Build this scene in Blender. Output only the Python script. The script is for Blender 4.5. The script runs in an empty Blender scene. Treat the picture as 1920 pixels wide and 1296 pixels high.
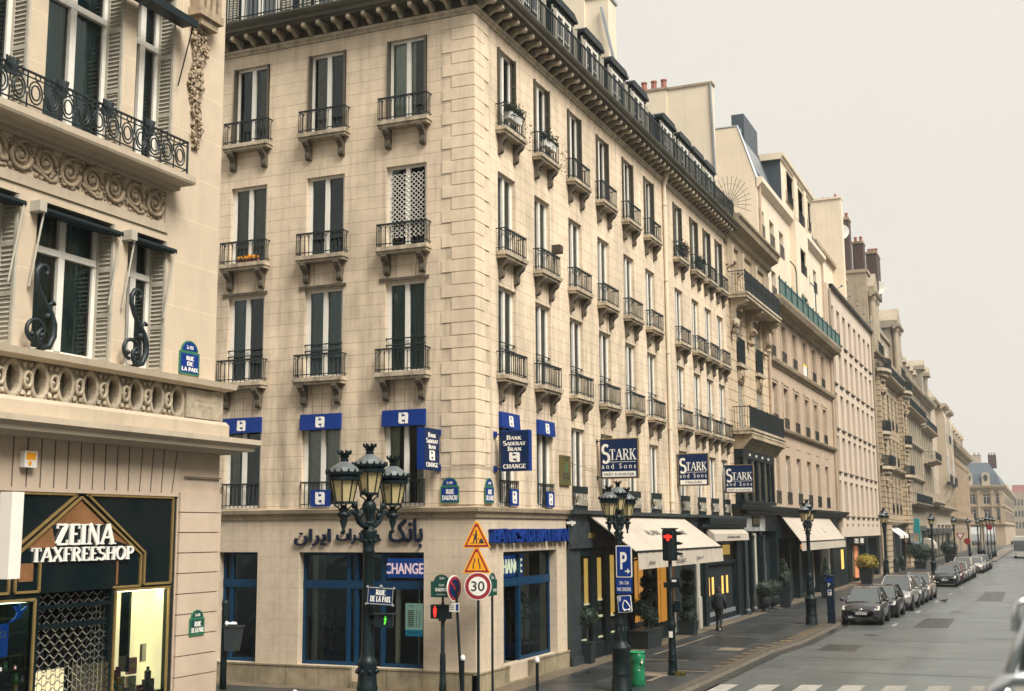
import bpy, math, random
from math import sin, cos, pi, radians as R
from mathutils import Vector, Matrix
random.seed(7)
S = bpy.context.scene
COL = S.collection

# ---------------------------------------------------------------- camera
YAW, PITCH, ROLL, FPX = 0.405932, 0.151849, -0.006627, 2273.678
CAM = Vector((13.53163, -28.95980, 4.1))
fw = Vector((-sin(YAW)*cos(PITCH), cos(YAW)*cos(PITCH), sin(PITCH)))
rt0 = Vector((cos(YAW), sin(YAW), 0)); up0 = rt0.cross(fw)
rt = rt0*cos(ROLL) + up0*sin(ROLL); up = -rt0*sin(ROLL) + up0*cos(ROLL)
cam = bpy.data.cameras.new('camera'); camo = bpy.data.objects.new('camera', cam); COL.objects.link(camo)
camo.matrix_world = Matrix(((rt.x, up.x, -fw.x, CAM.x), (rt.y, up.y, -fw.y, CAM.y), (rt.z, up.z, -fw.z, CAM.z), (0, 0, 0, 1)))
cam.sensor_width = 36.0; cam.lens = FPX/1920*36.0; cam.clip_start = 0.05; cam.clip_end = 3000
cam.dof.use_dof = True; cam.dof.focus_distance = 36.0; cam.dof.aperture_fstop = 4.0
S.camera = camo

# ---------------------------------------------------------------- sky, sun, exposure (overcast)
SUN_EL, SUN_AZ = 50.0, 118.0            # azimuth clockwise from +Y
W = bpy.data.worlds.new('World'); S.world = W; W.use_nodes = True
nt = W.node_tree; nt.nodes.clear()
sky = nt.nodes.new('ShaderNodeTexSky'); sky.sky_type = 'NISHITA'; sky.sun_disc = False
sky.sun_elevation = R(SUN_EL); sky.sun_rotation = R(SUN_AZ); sky.air_density = 1.0; sky.dust_density = 4.0; sky.ozone_density = 1.0; sky.altitude = 50
hs = nt.nodes.new('ShaderNodeHueSaturation'); hs.inputs['Saturation'].default_value = 0.0
mx = nt.nodes.new('ShaderNodeMix'); mx.data_type = 'RGBA'; mx.inputs[0].default_value = 0.93
nt.links.new(sky.outputs[0], hs.inputs['Color']); nt.links.new(hs.outputs[0], mx.inputs[6])
cl = nt.nodes.new('ShaderNodeTexNoise'); cl.inputs['Scale'].default_value = 1.6; cl.inputs['Detail'].default_value = 5; tc = nt.nodes.new('ShaderNodeTexCoord'); nt.links.new(tc.outputs['Generated'], cl.inputs['Vector'])
cr = nt.nodes.new('ShaderNodeMix'); cr.data_type = 'RGBA'; nt.links.new(cl.outputs[0], cr.inputs[0]); cr.inputs[6].default_value = (6.9, 6.5, 5.85, 1); cr.inputs[7].default_value = (8.5, 8.05, 7.3, 1)      # cloud layer
nt.links.new(cr.outputs[2], mx.inputs[7])
bg = nt.nodes.new('ShaderNodeBackground'); bg.inputs[1].default_value = 0.0292
out = nt.nodes.new('ShaderNodeOutputWorld')
nt.links.new(mx.outputs[2], bg.inputs[0]); nt.links.new(bg.outputs[0], out.inputs[0])
sl = bpy.data.lights.new('sun', 'SUN'); sl.energy = 1.5; sl.angle = R(30); sl.color = (1.0, 0.95, 0.86)
so = bpy.data.objects.new('sun', sl); COL.objects.link(so)
sd = Vector((sin(R(SUN_AZ))*cos(R(SUN_EL)), cos(R(SUN_AZ))*cos(R(SUN_EL)), sin(R(SUN_EL))))
so.rotation_euler = sd.to_track_quat('Z', 'Y').to_euler(); so.location = (40, -60, 60)
S.view_settings.view_transform = 'Standard'; S.view_settings.look = 'None'
S.view_settings.exposure = 1.98; S.view_settings.gamma = 1.0; S.view_settings.use_curve_mapping = False
S.render.engine = 'CYCLES'
S.cycles.max_bounces = 8; S.cycles.transparent_max_bounces = 12; S.cycles.use_denoising = True
S.cycles.caustics_reflective = False; S.cycles.caustics_refractive = False; S.cycles.sample_clamp_indirect = 4

# ---------------------------------------------------------------- mesh builder
class MB:
    def __init__(s): s.v = []; s.f = []; s.m = []; s.c = 0
    def poly(s, pts):
        n = len(s.v); s.v.extend([tuple(p) for p in pts]); s.f.append(tuple(range(n, n+len(pts)))); s.m.append(s.c)
    def box(s, x0, x1, y0, y1, z0, z1):
        n = len(s.v)
        s.v += [(x0,y0,z0),(x1,y0,z0),(x1,y1,z0),(x0,y1,z0),(x0,y0,z1),(x1,y0,z1),(x1,y1,z1),(x0,y1,z1)]
        for q in ((0,3,2,1),(4,5,6,7),(0,1,5,4),(1,2,6,5),(2,3,7,6),(3,0,4,7)):
            s.f.append(tuple(n+i for i in q)); s.m.append(s.c)
    def fbox(s, P, u0, u1, o0, o1, z0, z1):
        """box in facade coordinates: u along the wall, o outward"""
        n = len(s.v)
        s.v += [tuple(P(*q)) for q in ((u0,o0,z0),(u1,o0,z0),(u1,o1,z0),(u0,o1,z0),(u0,o0,z1),(u1,o0,z1),(u1,o1,z1),(u0,o1,z1))]
        for q in ((0,3,2,1),(4,5,6,7),(0,1,5,4),(1,2,6,5),(2,3,7,6),(3,0,4,7)):
            s.f.append(tuple(n+i for i in q)); s.m.append(s.c)
    def prism(s, pts, fn, a, b):
        """extrude 2-D outline pts; fn(p, q, w) -> xyz; w from a to b"""
        k = len(pts); n = len(s.v)
        s.v += [tuple(fn(p, q, a)) for p, q in pts] + [tuple(fn(p, q, b)) for p, q in pts]
        s.f.append(tuple(range(n, n+k))); s.f.append(tuple(range(n+2*k-1, n+k-1, -1))); s.m += [s.c, s.c]
        for i in range(k):
            j = (i+1) % k; s.f.append((n+i, n+j, n+k+j, n+k+i)); s.m.append(s.c)
    def tube(s, pts, r, n=6, closed=False, cap=True):
        P = [Vector(p) for p in pts]; k = len(P); base = len(s.v)
        rs = r if isinstance(r, (list, tuple)) else [r]*k
        prev = None
        for i in range(k):
            if closed: t = P[(i+1) % k]-P[i-1]
            else: t = P[min(i+1, k-1)]-P[max(i-1, 0)]
            if t.length < 1e-9: t = Vector((0, 0, 1))
            t.normalize()
            if prev is None:
                a = Vector((0, 0, 1)) if abs(t.z) < .9 else Vector((1, 0, 0))
                prev = t.cross(a).normalized()
            prev = (prev-t*prev.dot(t))
            if prev.length < 1e-6: prev = t.orthogonal()
            prev.normalize(); b = t.cross(prev)
            for j in range(n):
                a = 2*pi*(j+.5)/n; s.v.append(tuple(P[i]+(prev*cos(a)+b*sin(a))*rs[i]))
        for i in range(k if closed else k-1):
            i2 = (i+1) % k
            for j in range(n):
                j2 = (j+1) % n
                s.f.append((base+i*n+j, base+i*n+j2, base+i2*n+j2, base+i2*n+j)); s.m.append(s.c)
        if cap and not closed:
            s.f.append(tuple(base+j for j in reversed(range(n)))); s.f.append(tuple(base+(k-1)*n+j for j in range(n))); s.m += [s.c, s.c]
    def lathe(s, prof, c=(0, 0, 0), n=12, sx=1, sy=1, a0=0):
        base = len(s.v); k = len(prof)
        for r, z in prof:
            for j in range(n):
                a = 2*pi*j/n+a0; s.v.append((c[0]+r*cos(a)*sx, c[1]+r*sin(a)*sy, c[2]+z))
        for i in range(k-1):
            for j in range(n):
                j2 = (j+1) % n
                s.f.append((base+i*n+j, base+i*n+j2, base+(i+1)*n+j2, base+(i+1)*n+j)); s.m.append(s.c)
        s.f.append(tuple(base+j for j in reversed(range(n)))); s.f.append(tuple(base+(k-1)*n+j for j in range(n))); s.m += [s.c, s.c]
    def sweep(s, prof, path):
        """prof: closed outline (o, z); path: list of (x, y, dx, dy) with outward direction (mitred)"""
        k = len(prof); n = len(s.v)
        for x, y, dx, dy in path:
            for o, z in prof: s.v.append((x+dx*o, y+dy*o, z))
        for i in range(len(path)-1):
            for j in range(k):
                j2 = (j+1) % k
                s.f.append((n+i*k+j, n+i*k+j2, n+(i+1)*k+j2, n+(i+1)*k+j)); s.m.append(s.c)
        s.f.append(tuple(n+j for j in reversed(range(k)))); s.m.append(s.c)
        e = n+(len(path)-1)*k; s.f.append(tuple(e+j for j in range(k))); s.m.append(s.c)
    def blob(s, c, r, seg=6, rings=4, j=0.0, sc=(1, 1, 1)):
        n = len(s.v); rows = []
        for i in range(rings+1):
            th = pi*i/rings; row = []
            for q in range(seg):
                a = 2*pi*q/seg; k = r*(1+random.uniform(-j, j)); row.append(len(s.v))
                s.v.append((c[0]+k*sin(th)*cos(a)*sc[0], c[1]+k*sin(th)*sin(a)*sc[1], c[2]+k*cos(th)*sc[2]))
            rows.append(row)
        for i in range(rings):
            for q in range(seg):
                q2 = (q+1) % seg
                s.f.append((rows[i][q], rows[i+1][q], rows[i+1][q2], rows[i][q2])); s.m.append(s.c)
    def add(s, o, M=None):
        n = len(s.v)
        s.v += [tuple(M @ Vector(p)) for p in o.v] if M else list(o.v)
        s.f += [tuple(n+i for i in f) for f in o.f]; s.m += list(o.m)
    def mesh(s, name, mats, smooth=False):
        me = bpy.data.meshes.new(name); me.from_pydata(s.v, [], s.f)
        for m in (mats if isinstance(mats, (list, tuple)) else [mats]): me.materials.append(m)
        if any(s.m): me.polygons.foreach_set('material_index', s.m)
        if smooth: me.polygons.foreach_set('use_smooth', [True]*len(me.polygons))
        me.update(); return me

WL = {}                                     # world translation of things that are not turned
def thing(name, label, cat, loc=(0, 0, 0), group=None, rz=0.0):
    o = bpy.data.objects.new(name, None); COL.objects.link(o); o.location = loc; o.rotation_euler = (0, 0, rz)
    o.empty_display_size = .2
    o['label'] = label; o['category'] = cat; WL[o.name] = Vector(loc)
    if group: o['group'] = group
    return o
def obj(name, mb, mats, parent=None, smooth=False, local=False, label=None):
    """one mesh object; vertices are in world coordinates unless local"""
    me = mb.mesh(name, mats, smooth) if isinstance(mb, MB) else mb
    o = bpy.data.objects.new(name, me); COL.objects.link(o)
    if parent is not None:
        o.parent = parent
        if not local: o.location = -WL.get(parent.name, Vector())
    WL[o.name] = Vector()
    if label: o['label'] = label
    return o
def tag(o, label, cat, group=None):
    o['label'] = label; o['category'] = cat
    if group: o['group'] = group
    return o
def struct(name, mb, mats, kind='structure'):
    o = obj(name, mb, mats); o['kind'] = kind; return o
def rebase(o, c):
    """move a top-level mesh's origin to c, keeping it in place"""
    c = Vector(c); o.data.transform(Matrix.Translation(-c)); o.location = c; WL[o.name] = c; return o
def dup(root, loc, label, rz=None, group=None):
    r = root.copy(); COL.objects.link(r); r.location = loc
    if rz is not None: r.rotation_euler = (0, 0, rz)
    r['label'] = label
    if group: r['group'] = group
    for ch in root.children:
        c = ch.copy(); COL.objects.link(c); c.parent = r
        for g in ch.children:
            d = g.copy(); COL.objects.link(d); d.parent = c
    return r
# facade frames
def PE(x0=0.0): return lambda u, o, z: (x0+o, u, z)       # wall facing +x, u = y
def PS(y0=0.0): return lambda u, o, z: (u, y0-o, z)       # wall facing -y, u = x
def wall(mb, P, u0, u1, z0, z1, ops=(), d=.25):
    us = sorted({u0, u1, *[min(max(o[0], u0), u1) for o in ops], *[min(max(o[1], u0), u1) for o in ops]})
    zs = sorted({z0, z1, *[min(max(o[2], z0), z1) for o in ops], *[min(max(o[3], z0), z1) for o in ops]})
    for a, b in zip(us, us[1:]):
        run = None; m = (a+b)/2
        for c, e in zip(zs, zs[1:]):
            k = (c+e)/2
            hole = any(o[0] < m < o[1] and o[2] < k < o[3] for o in ops)
            if not hole: run = (run[0], e) if run else (c, e)
            if (hole or e == zs[-1]) and run:
                mb.poly([P(a, 0, run[0]), P(b, 0, run[0]), P(b, 0, run[1]), P(a, 0, run[1])]); run = None
    for a, b, c, e, *dd in ops:
        q = dd[0] if dd else d
        mb.poly([P(a, 0, c), P(a, 0, e), P(a, -q, e), P(a, -q, c)]); mb.poly([P(b, 0, e), P(b, 0, c), P(b, -q, c), P(b, -q, e)])
        mb.poly([P(a, 0, e), P(b, 0, e), P(b, -q, e), P(a, -q, e)]); mb.poly([P(b, 0, c), P(a, 0, c), P(a, -q, c), P(b, -q, c)])

# ---------------------------------------------------------------- materials
def mat(name, col, rough=.7, metal=0.0, var=.12, scale=3.0, bump=0.0, streak=0.0, spec=.5, joints=None, emit=0.0, fine=0.0, blotch=0.0, jcol=.45, coat=0.0, dirt=0.0):
    m = bpy.data.materials.new(name); m.use_nodes = True; t = m.node_tree; N = t.nodes; L = t.links
    b = N['Principled BSDF']; b.inputs['Roughness'].default_value = rough; b.inputs['Metallic'].default_value = metal
    b.inputs['Specular IOR Level'].default_value = spec; b.inputs['Coat Weight'].default_value = coat
    c4 = (*col, 1)
    geo = N.new('ShaderNodeNewGeometry'); pos = geo.outputs['Position']
    if var or streak or joints or blotch:
        no = N.new('ShaderNodeTexNoise'); no.inputs['Scale'].default_value = scale; no.inputs['Detail'].default_value = 7; no.inputs['Roughness'].default_value = .65
        L.new(pos, no.inputs['Vector'])
        def mul(prev, fac):
            mm = N.new('ShaderNodeVectorMath'); mm.operation = 'SCALE'; L.new(prev, mm.inputs[0]); L.new(fac, mm.inputs['Scale']); return mm.outputs[0]
        def rng(src, a, bb, lo, hi):
            r = N.new('ShaderNodeMapRange'); r.inputs[1].default_value = a; r.inputs[2].default_value = bb; r.inputs[3].default_value = lo; r.inputs[4].default_value = hi
            L.new(src, r.inputs[0]); return r.outputs[0]
        rgb = N.new('ShaderNodeRGB'); rgb.outputs[0].default_value = c4
        cur = mul(rgb.outputs[0], rng(no.outputs[0], .3, .7, 1-var, 1+var))
        if streak:
            mp = N.new('ShaderNodeMapping'); mp.inputs['Scale'].default_value = (2.6, 2.6, .16); L.new(pos, mp.inputs[0])
            n2 = N.new('ShaderNodeTexNoise'); n2.inputs['Scale'].default_value = 1.7; n2.inputs['Detail'].default_value = 6; n2.inputs['Roughness'].default_value = .7; L.new(mp.outputs[0], n2.inputs['Vector'])
            cur = mul(cur, rng(n2.outputs[0], .5, .72, 1.0, 1-streak))
        if blotch:
            n4 = N.new('ShaderNodeTexNoise'); n4.inputs['Scale'].default_value = .35; n4.inputs['Detail'].default_value = 8; n4.inputs['Roughness'].default_value = .62; L.new(pos, n4.inputs['Vector'])
            cur = mul(cur, rng(n4.outputs[0], .35, .68, 1+blotch*.4, 1-blotch))
        if dirt:                                   # rain soot that has gathered low on the front
            md = N.new('ShaderNodeMapping'); md.inputs['Scale'].default_value = (1.9, 1.9, .30); L.new(pos, md.inputs[0])
            n5 = N.new('ShaderNodeTexNoise'); n5.inputs['Scale'].default_value = 1.1; n5.inputs['Detail'].default_value = 9; n5.inputs['Roughness'].default_value = .68; L.new(md.outputs[0], n5.inputs['Vector'])
            sz = N.new('ShaderNodeSeparateXYZ'); L.new(pos, sz.inputs[0]); lo = rng(sz.outputs[2], 5.0, 13.0, 1.0, .25); am = rng(n5.outputs[0], .42, .64, 0.0, dirt)
            m5 = N.new('ShaderNodeMath'); m5.operation = 'MULTIPLY'; L.new(lo, m5.inputs[0]); L.new(am, m5.inputs[1]); m6 = N.new('ShaderNodeMath'); m6.operation = 'SUBTRACT'; m6.inputs[0].default_value = 1.0; L.new(m5.outputs[0], m6.inputs[1]); cur = mul(cur, m6.outputs[0])
        if joints:
            sp = N.new('ShaderNodeSeparateXYZ'); L.new(pos, sp.inputs[0])
            ad = N.new('ShaderNodeMath'); ad.operation = 'ADD'; L.new(sp.outputs[0], ad.inputs[0]); L.new(sp.outputs[1], ad.inputs[1])
            cb = N.new('ShaderNodeCombineXYZ'); L.new(ad.outputs[0], cb.inputs[0]); L.new(sp.outputs[2], cb.inputs[1])
            br = N.new('ShaderNodeTexBrick'); br.inputs['Scale'].default_value = 1; br.inputs['Brick Width'].default_value = joints[0]; br.inputs['Row Height'].default_value = joints[1]
            br.inputs['Mortar Size'].default_value = joints[2]; br.inputs['Mortar Smooth'].default_value = .3; br.offset = joints[3] if len(joints) > 3 else .5
            br.inputs['Color1'].default_value = (1, 1, 1, 1); br.inputs['Color2'].default_value = (.975, .975, .975, 1); br.inputs['Mortar'].default_value = (jcol, jcol, jcol, 1); L.new(cb.outputs[0], br.inputs['Vector'])
            mm = N.new('ShaderNodeVectorMath'); mm.operation = 'MULTIPLY'; L.new(cur, mm.inputs[0]); L.new(br.outputs['Color'], mm.inputs[1]); cur = mm.outputs[0]
        L.new(cur, b.inputs['Base Color'])
        r0 = rng(no.outputs[0], .3, .7, max(.02, rough-.12), min(1, rough+.12)); L.new(r0, b.inputs['Roughness'])
    else: b.inputs['Base Color'].default_value = c4
    if bump:
        n3 = N.new('ShaderNodeTexNoise'); n3.inputs['Scale'].default_value = fine or 30; n3.inputs['Detail'].default_value = 5; L.new(pos, n3.inputs['Vector'])
        bp = N.new('ShaderNodeBump'); bp.inputs['Strength'].default_value = bump; bp.inputs['Distance'].default_value = .02; L.new(n3.outputs[0], bp.inputs['Height']); L.new(bp.outputs[0], b.inputs['Normal'])
    if emit:
        b.inputs['Emission Color'].default_value = c4; b.inputs['Emission Strength'].default_value = emit
    return m
def glass(name, tint=(.80, .90, .90), refl=(.75, .85, .85), base=.02, wav=.04):
    m = bpy.data.materials.new(name); m.use_nodes = True; t = m.node_tree; N = t.nodes; L = t.links
    N.remove(N['Principled BSDF']); o = N['Material Output']
    tr = N.new('ShaderNodeBsdfTransparent'); tr.inputs[0].default_value = (*tint, 1)
    gl = N.new('ShaderNodeBsdfGlossy'); gl.inputs['Color'].default_value = (*refl, 1); gl.inputs['Roughness'].default_value = .02
    fr = N.new('ShaderNodeFresnel'); fr.inputs['IOR'].default_value = 1.5
    ad = N.new('ShaderNodeMath'); ad.operation = 'ADD'; ad.use_clamp = True; ad.inputs[1].default_value = base; L.new(fr.outputs[0], ad.inputs[0])
    if wav:
        no = N.new('ShaderNodeTexNoise'); no.inputs['Scale'].default_value = 1.3; geo = N.new('ShaderNodeNewGeometry'); L.new(geo.outputs['Position'], no.inputs['Vector'])
        bp = N.new('ShaderNodeBump'); bp.inputs['Strength'].default_value = wav*5; bp.inputs['Distance'].default_value = .1; L.new(no.outputs[0], bp.inputs['Height']); L.new(bp.outputs[0], gl.inputs['Normal'])
    mx = N.new('ShaderNodeMixShader'); L.new(ad.outputs[0], mx.inputs[0]); L.new(tr.outputs[0], mx.inputs[1]); L.new(gl.outputs[0], mx.inputs[2]); L.new(mx.outputs[0], o.inputs[0])
    return m
M = {}
J = (60, .345, .009, .5)
M['stone'] = mat('main_stone', (.77, .63, .465), .85, var=.10, scale=2.2, bump=.12, streak=.30, joints=J, blotch=.22, jcol=.58, dirt=.5)
M['stone_ground'] = mat('ground_floor_stone', (.58, .48, .36), .8, var=.10, scale=4, bump=.08, streak=.16, joints=(.95, .43, .006, .5), blotch=.12, jcol=.7)
M['quoin'] = mat('quoin_stone', (.77, .63, .465), .85, var=.08, scale=3, bump=.1, streak=.2, blotch=.16, dirt=.2)
M['cornice_dark'] = mat('dark_cornice_stone', (.085, .075, .052), .85, var=.35, scale=2.5, bump=.15, streak=.4, blotch=.3)  # darker stone for the cornice and frieze
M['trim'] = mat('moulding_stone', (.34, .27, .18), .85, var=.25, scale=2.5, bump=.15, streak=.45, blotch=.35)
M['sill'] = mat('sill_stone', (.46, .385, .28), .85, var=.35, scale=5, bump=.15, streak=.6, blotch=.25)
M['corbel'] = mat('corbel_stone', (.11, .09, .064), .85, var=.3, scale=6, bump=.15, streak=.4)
M['plinth'] = mat('plinth_stone', (.30, .25, .16), .85, var=.35, scale=2.2, bump=.15, streak=.35, blotch=.3, joints=(1.05, 2.0, .01, .5))
M['cream'] = mat('cream_render', (.72, .62, .48), .9, var=.05, scale=1.2, bump=.05, streak=.10, blotch=.08)
M['stone_left'] = mat('left_stone', (.585, .48, .355), .85, var=.06, scale=3, bump=.06, streak=.06, joints=(1.45, .80, .006, .5), blotch=.08, jcol=1.25)
M['stone_plain'] = mat('plain_stone', (.50, .42, .315), .85, var=.08, scale=3, bump=.08, streak=.15, blotch=.12)
M['stone_pier'] = mat('pier_stone', (.53, .42, .32), .85, var=.08, scale=3, bump=.06, streak=.08, blotch=.08)
M['carved'] = mat('carved_stone', (.36, .28, .19), .9, var=.35, scale=7, bump=.3, streak=.3)
M['stone_d'] = mat('rose_stone', (.48, .37, .27), .85, var=.08, scale=3, bump=.08, streak=.15, blotch=.15, joints=(1.3, .5, .006, .5), jcol=.8)
M['stone_e'] = mat('modern_stone', (.60, .50, .40), .8, var=.05, scale=2, bump=.05, streak=.1, blotch=.08)
M['stone_f'] = mat('ornate_stone', (.40, .32, .23), .85, var=.2, scale=2, bump=.15, streak=.35, blotch=.25)
M['stone_g'] = mat('grey_stone', (.34, .285, .21), .85, var=.15, scale=2, bump=.1, streak=.3, blotch=.2)
M['stone_i'] = mat('pale_stone', (.46, .39, .30), .85, var=.07, scale=2, bump=.05, streak=.15, blotch=.1)
M['stone_j'] = mat('amber_stone', (.40, .31, .215), .85, var=.12, scale=2, bump=.1, streak=.2, blotch=.15)
M['panel_e'] = mat('stone_blind', (.27, .215, .17), .7, var=.06, scale=2)
M['iron'] = mat('black_iron', (.006, .015, .018), .5, var=.3, scale=9)
M['paint'] = mat('black_paint', (.004, .012, .015), .45, var=.2, scale=5, spec=.28)
M['grey_paint'] = mat('charcoal_paint', (.028, .038, .042), .5, var=.15, scale=3)
M['white'] = mat('white_paint', (.76, .73, .66), .5, var=.07, scale=5)
M['cream_paint'] = mat('cream_shutter', (.44, .41, .34), .6, var=.12, scale=6)
M['shutter'] = mat('dark_shutter', (.085, .075, .055), .6, var=.25, scale=8)
M['blue'] = mat('blue_sign', (.002, .030, .20), .5, spec=.25, var=.08, scale=4)
M['navy'] = mat('navy_sign', (.001, .016, .070), .5, spec=.25, var=.08, scale=4)
M['blue_frame'] = mat('blue_frame', (.001, .034, .085), .5, spec=.25, var=.12, scale=4)
M['letter'] = mat('white_letter', (.80, .78, .72), .5, var=.03)
M['letter_dark'] = mat('dark_letter', (.02, .03, .035), .5, var=0)
M['letter_navy'] = mat('navy_letter', (.003, .010, .030), .5, spec=.25, var=.2, scale=8)
M['gold'] = mat('gold_trim', (.38, .26, .10), .4, .5, var=.15, scale=8)
M['slate'] = mat('slate', (.055, .075, .095), .5, var=.25, scale=5, joints=(.24, .12, .012, .5), bump=.1)
M['zinc'] = mat('zinc', (.30, .33, .35), .4, .4, var=.15, scale=2, streak=.25)
M['roof_blue'] = mat('blue_slate', (.075, .10, .125), .5, var=.2, scale=3)
M['inside'] = mat('dark_room', (.012, .026, .030), .9, var=.35, scale=1.5)
M['curtain'] = mat('curtain', (.62, .60, .48), .9, var=.15, scale=5)
M['curtain_dark'] = mat('brown_curtain', (.22, .16, .10), .9, var=.2, scale=5)
M['curtain_teal'] = mat('teal_blind', (.13, .23, .24), .8, var=.15, scale=4)
M['pane'] = glass('window_glass')
M['pane_far'] = mat('far_glass', (.022, .038, .045), .08, var=.2, scale=.8, spec=.9)
M['pane_far'].node_tree.nodes['Principled BSDF'].inputs['IOR'].default_value = 1.8
M['shop_glass'] = glass('shop_glass', (.75, .87, .87), (.5, .68, .72), base=.0, wav=.012)
M['lamp_glass'] = mat('lantern_glass', (.46, .38, .20), .35, var=.12, scale=4)
M['lamp_cap'] = mat('lantern_cap', (.14, .155, .16), .38, .3, var=.2, scale=6)
M['green_rail'] = mat('green_screen', (.02, .085, .075), .4, var=.2, scale=3)
M['awning'] = mat('cream_canvas', (.47, .415, .345), .9, var=.08, scale=2, streak=.2, blotch=.12)
M['lit_yellow'] = mat('lit_shop_wall', (.80, .44, .10), .8, var=.3, scale=1.6, emit=.22)
M['lit_orange'] = mat('lit_shop_orange', (.85, .32, .05), .8, var=.25, scale=1.4, emit=.24)
M['lit_white'] = mat('lit_display_wall', (.85, .72, .42), .8, var=.10, scale=1.0, emit=.24)
M['pot'] = mat('black_pot', (.013, .022, .024), .5, var=.2, scale=5)
M['leaf'] = mat('dark_leaf', (.008, .022, .014), .6, var=.5, scale=9)
M['leaf_green'] = mat('green_leaf', (.020, .050, .018), .6, var=.5, scale=9)
M['leaf_yellow'] = mat('yellow_leaf', (.30, .22, .02), .6, var=.5, scale=9)
M['wood'] = mat('stem_wood', (.06, .045, .03), .8, var=.2)
M['terracotta'] = mat('terracotta', (.28, .11, .08), .8, var=.2, scale=5)
M['brick'] = mat('dark_brick', (.085, .055, .050), .85, var=.2, scale=4, joints=(.25, .09, .012, .5))
M['tyre'] = mat('tyre', (.010, .012, .013), .8, var=.1)
M['chrome'] = mat('chrome', (.55, .57, .58), .2, .9, var=.05)
M['headlight'] = mat('headlight', (.62, .60, .56), .15, .2, var=.1, scale=20)
M['car_glass'] = mat('car_glass', (.012, .03, .032), .04, var=0, spec=1.0, coat=1.0)
M['car_glass'].node_tree.nodes['Principled BSDF'].inputs['IOR'].default_value = 1.9
M['plate'] = mat('number_plate', (.62, .62, .60), .5, var=.03)
M['red'] = mat('sign_red', (.27, .016, .028), .45, var=.06)
M['orange'] = mat('sign_orange', (.85, .36, .008), .5, var=.05)
M['sign_white'] = mat('sign_white', (.78, .75, .68), .5, var=.03)
M['sign_green'] = mat('sign_green', (.006, .06, .045), .5, var=.1)
M['enamel_green'] = mat('enamel_green', (.03, .16, .09), .5, var=.1)
M['red_lamp'] = mat('red_light', (.85, .03, .02), .5, var=0, emit=.36)
M['green_lamp'] = mat('green_light', (.07, .60, .03), .5, var=0, emit=.26)
M['change_lit'] = mat('lit_letters', (.95, .58, .54), .5, var=0, emit=.24)
M['change_lit2'] = mat('lit_letters_cream', (1.0, .92, .62), .5, var=0, emit=.24)
M['blue_lit'] = mat('lit_blue_box', (.006, .07, .34), .4, var=.1, emit=.10)
M['bin_bag'] = mat('green_bag', (.012, .17, .075), .25, var=.45, scale=4, bump=.5, fine=9)
M['bin_green'] = mat('bin_green', (.02, .30, .12), .4, var=.1)
M['coat'] = mat('dark_coat', (.005, .010, .012), .85, var=.2)
M['skin'] = mat('skin', (.40, .24, .17), .6, var=.05)
M['hair'] = mat('hair', (.015, .012, .012), .7, var=.1)
M['brass'] = mat('brass_plate', (.16, .135, .045), .4, .4, var=.2, scale=6)
M['marble'] = mat('grey_marble', (.30, .31, .29), .5, var=.5, scale=3, streak=.4)
M['poster'] = mat('poster', (.36, .52, .40), .5, var=.05, emit=.10)
M['poster_blue'] = mat('poster_blue', (.02, .22, .36), .5, var=.05, emit=.08)
M['bronze'] = mat('bronze_text', (.25, .15, .05), .5, var=.1)
M['copper'] = mat('copper_wood', (.20, .095, .04), .35, var=.35, scale=2)
M['shop_black'] = mat('black_gloss', (.004, .011, .013), .07, var=0, spec=.5)
M['road'] = None
# ---------------------------------------------------------------- lettering
def text(mb, s, P, box, d0=.0, d1=.02, bold=0.0, keep=True):
    """built-in sans letters fitted in box (u0, u1, z0, z1) on facade frame P, from depth d0 to d1"""
    c = bpy.data.curves.new('t', 'FONT'); c.body = s; c.resolution_u = 3; c.offset = bold
    o = bpy.data.objects.new('t', c); COL.objects.link(o); bpy.context.view_layer.update()
    me = bpy.data.meshes.new_from_object(o.evaluated_get(bpy.context.evaluated_depsgraph_get()))
    vs = [v.co.copy() for v in me.vertices]; fs = [tuple(p.vertices) for p in me.polygons]
    bpy.data.objects.remove(o); bpy.data.curves.remove(c); bpy.data.meshes.remove(me)
    x0 = min(v.x for v in vs); x1 = max(v.x for v in vs); y0 = min(v.y for v in vs); y1 = max(v.y for v in vs)
    su = (box[1]-box[0])/(x1-x0); sz = (box[3]-box[2])/(y1-y0)
    n = len(mb.v); k = len(vs)
    for d in (d1, d0):
        mb.v += [tuple(P(box[0]+(v.x-x0)*su, d, box[2]+(v.y-y0)*sz)) for v in vs]
    ed = {}
    for f in fs:
        mb.f.append(tuple(n+i for i in f)); mb.m.append(mb.c)
        for a, b in zip(f, f[1:]+f[:1]):
            if (b, a) in ed: del ed[(b, a)]
            else: ed[(a, b)] = 1
    for a, b in ed: mb.f.append((n+a, n+k+a, n+k+b, n+b)); mb.m.append(mb.c)
def arc(cx, cy, rx, ry, a0, a1, n=8): return [(cx+rx*cos(R(a0+(a1-a0)*i/n)), cy+ry*sin(R(a0+(a1-a0)*i/n))) for i in range(n+1)]
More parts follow.
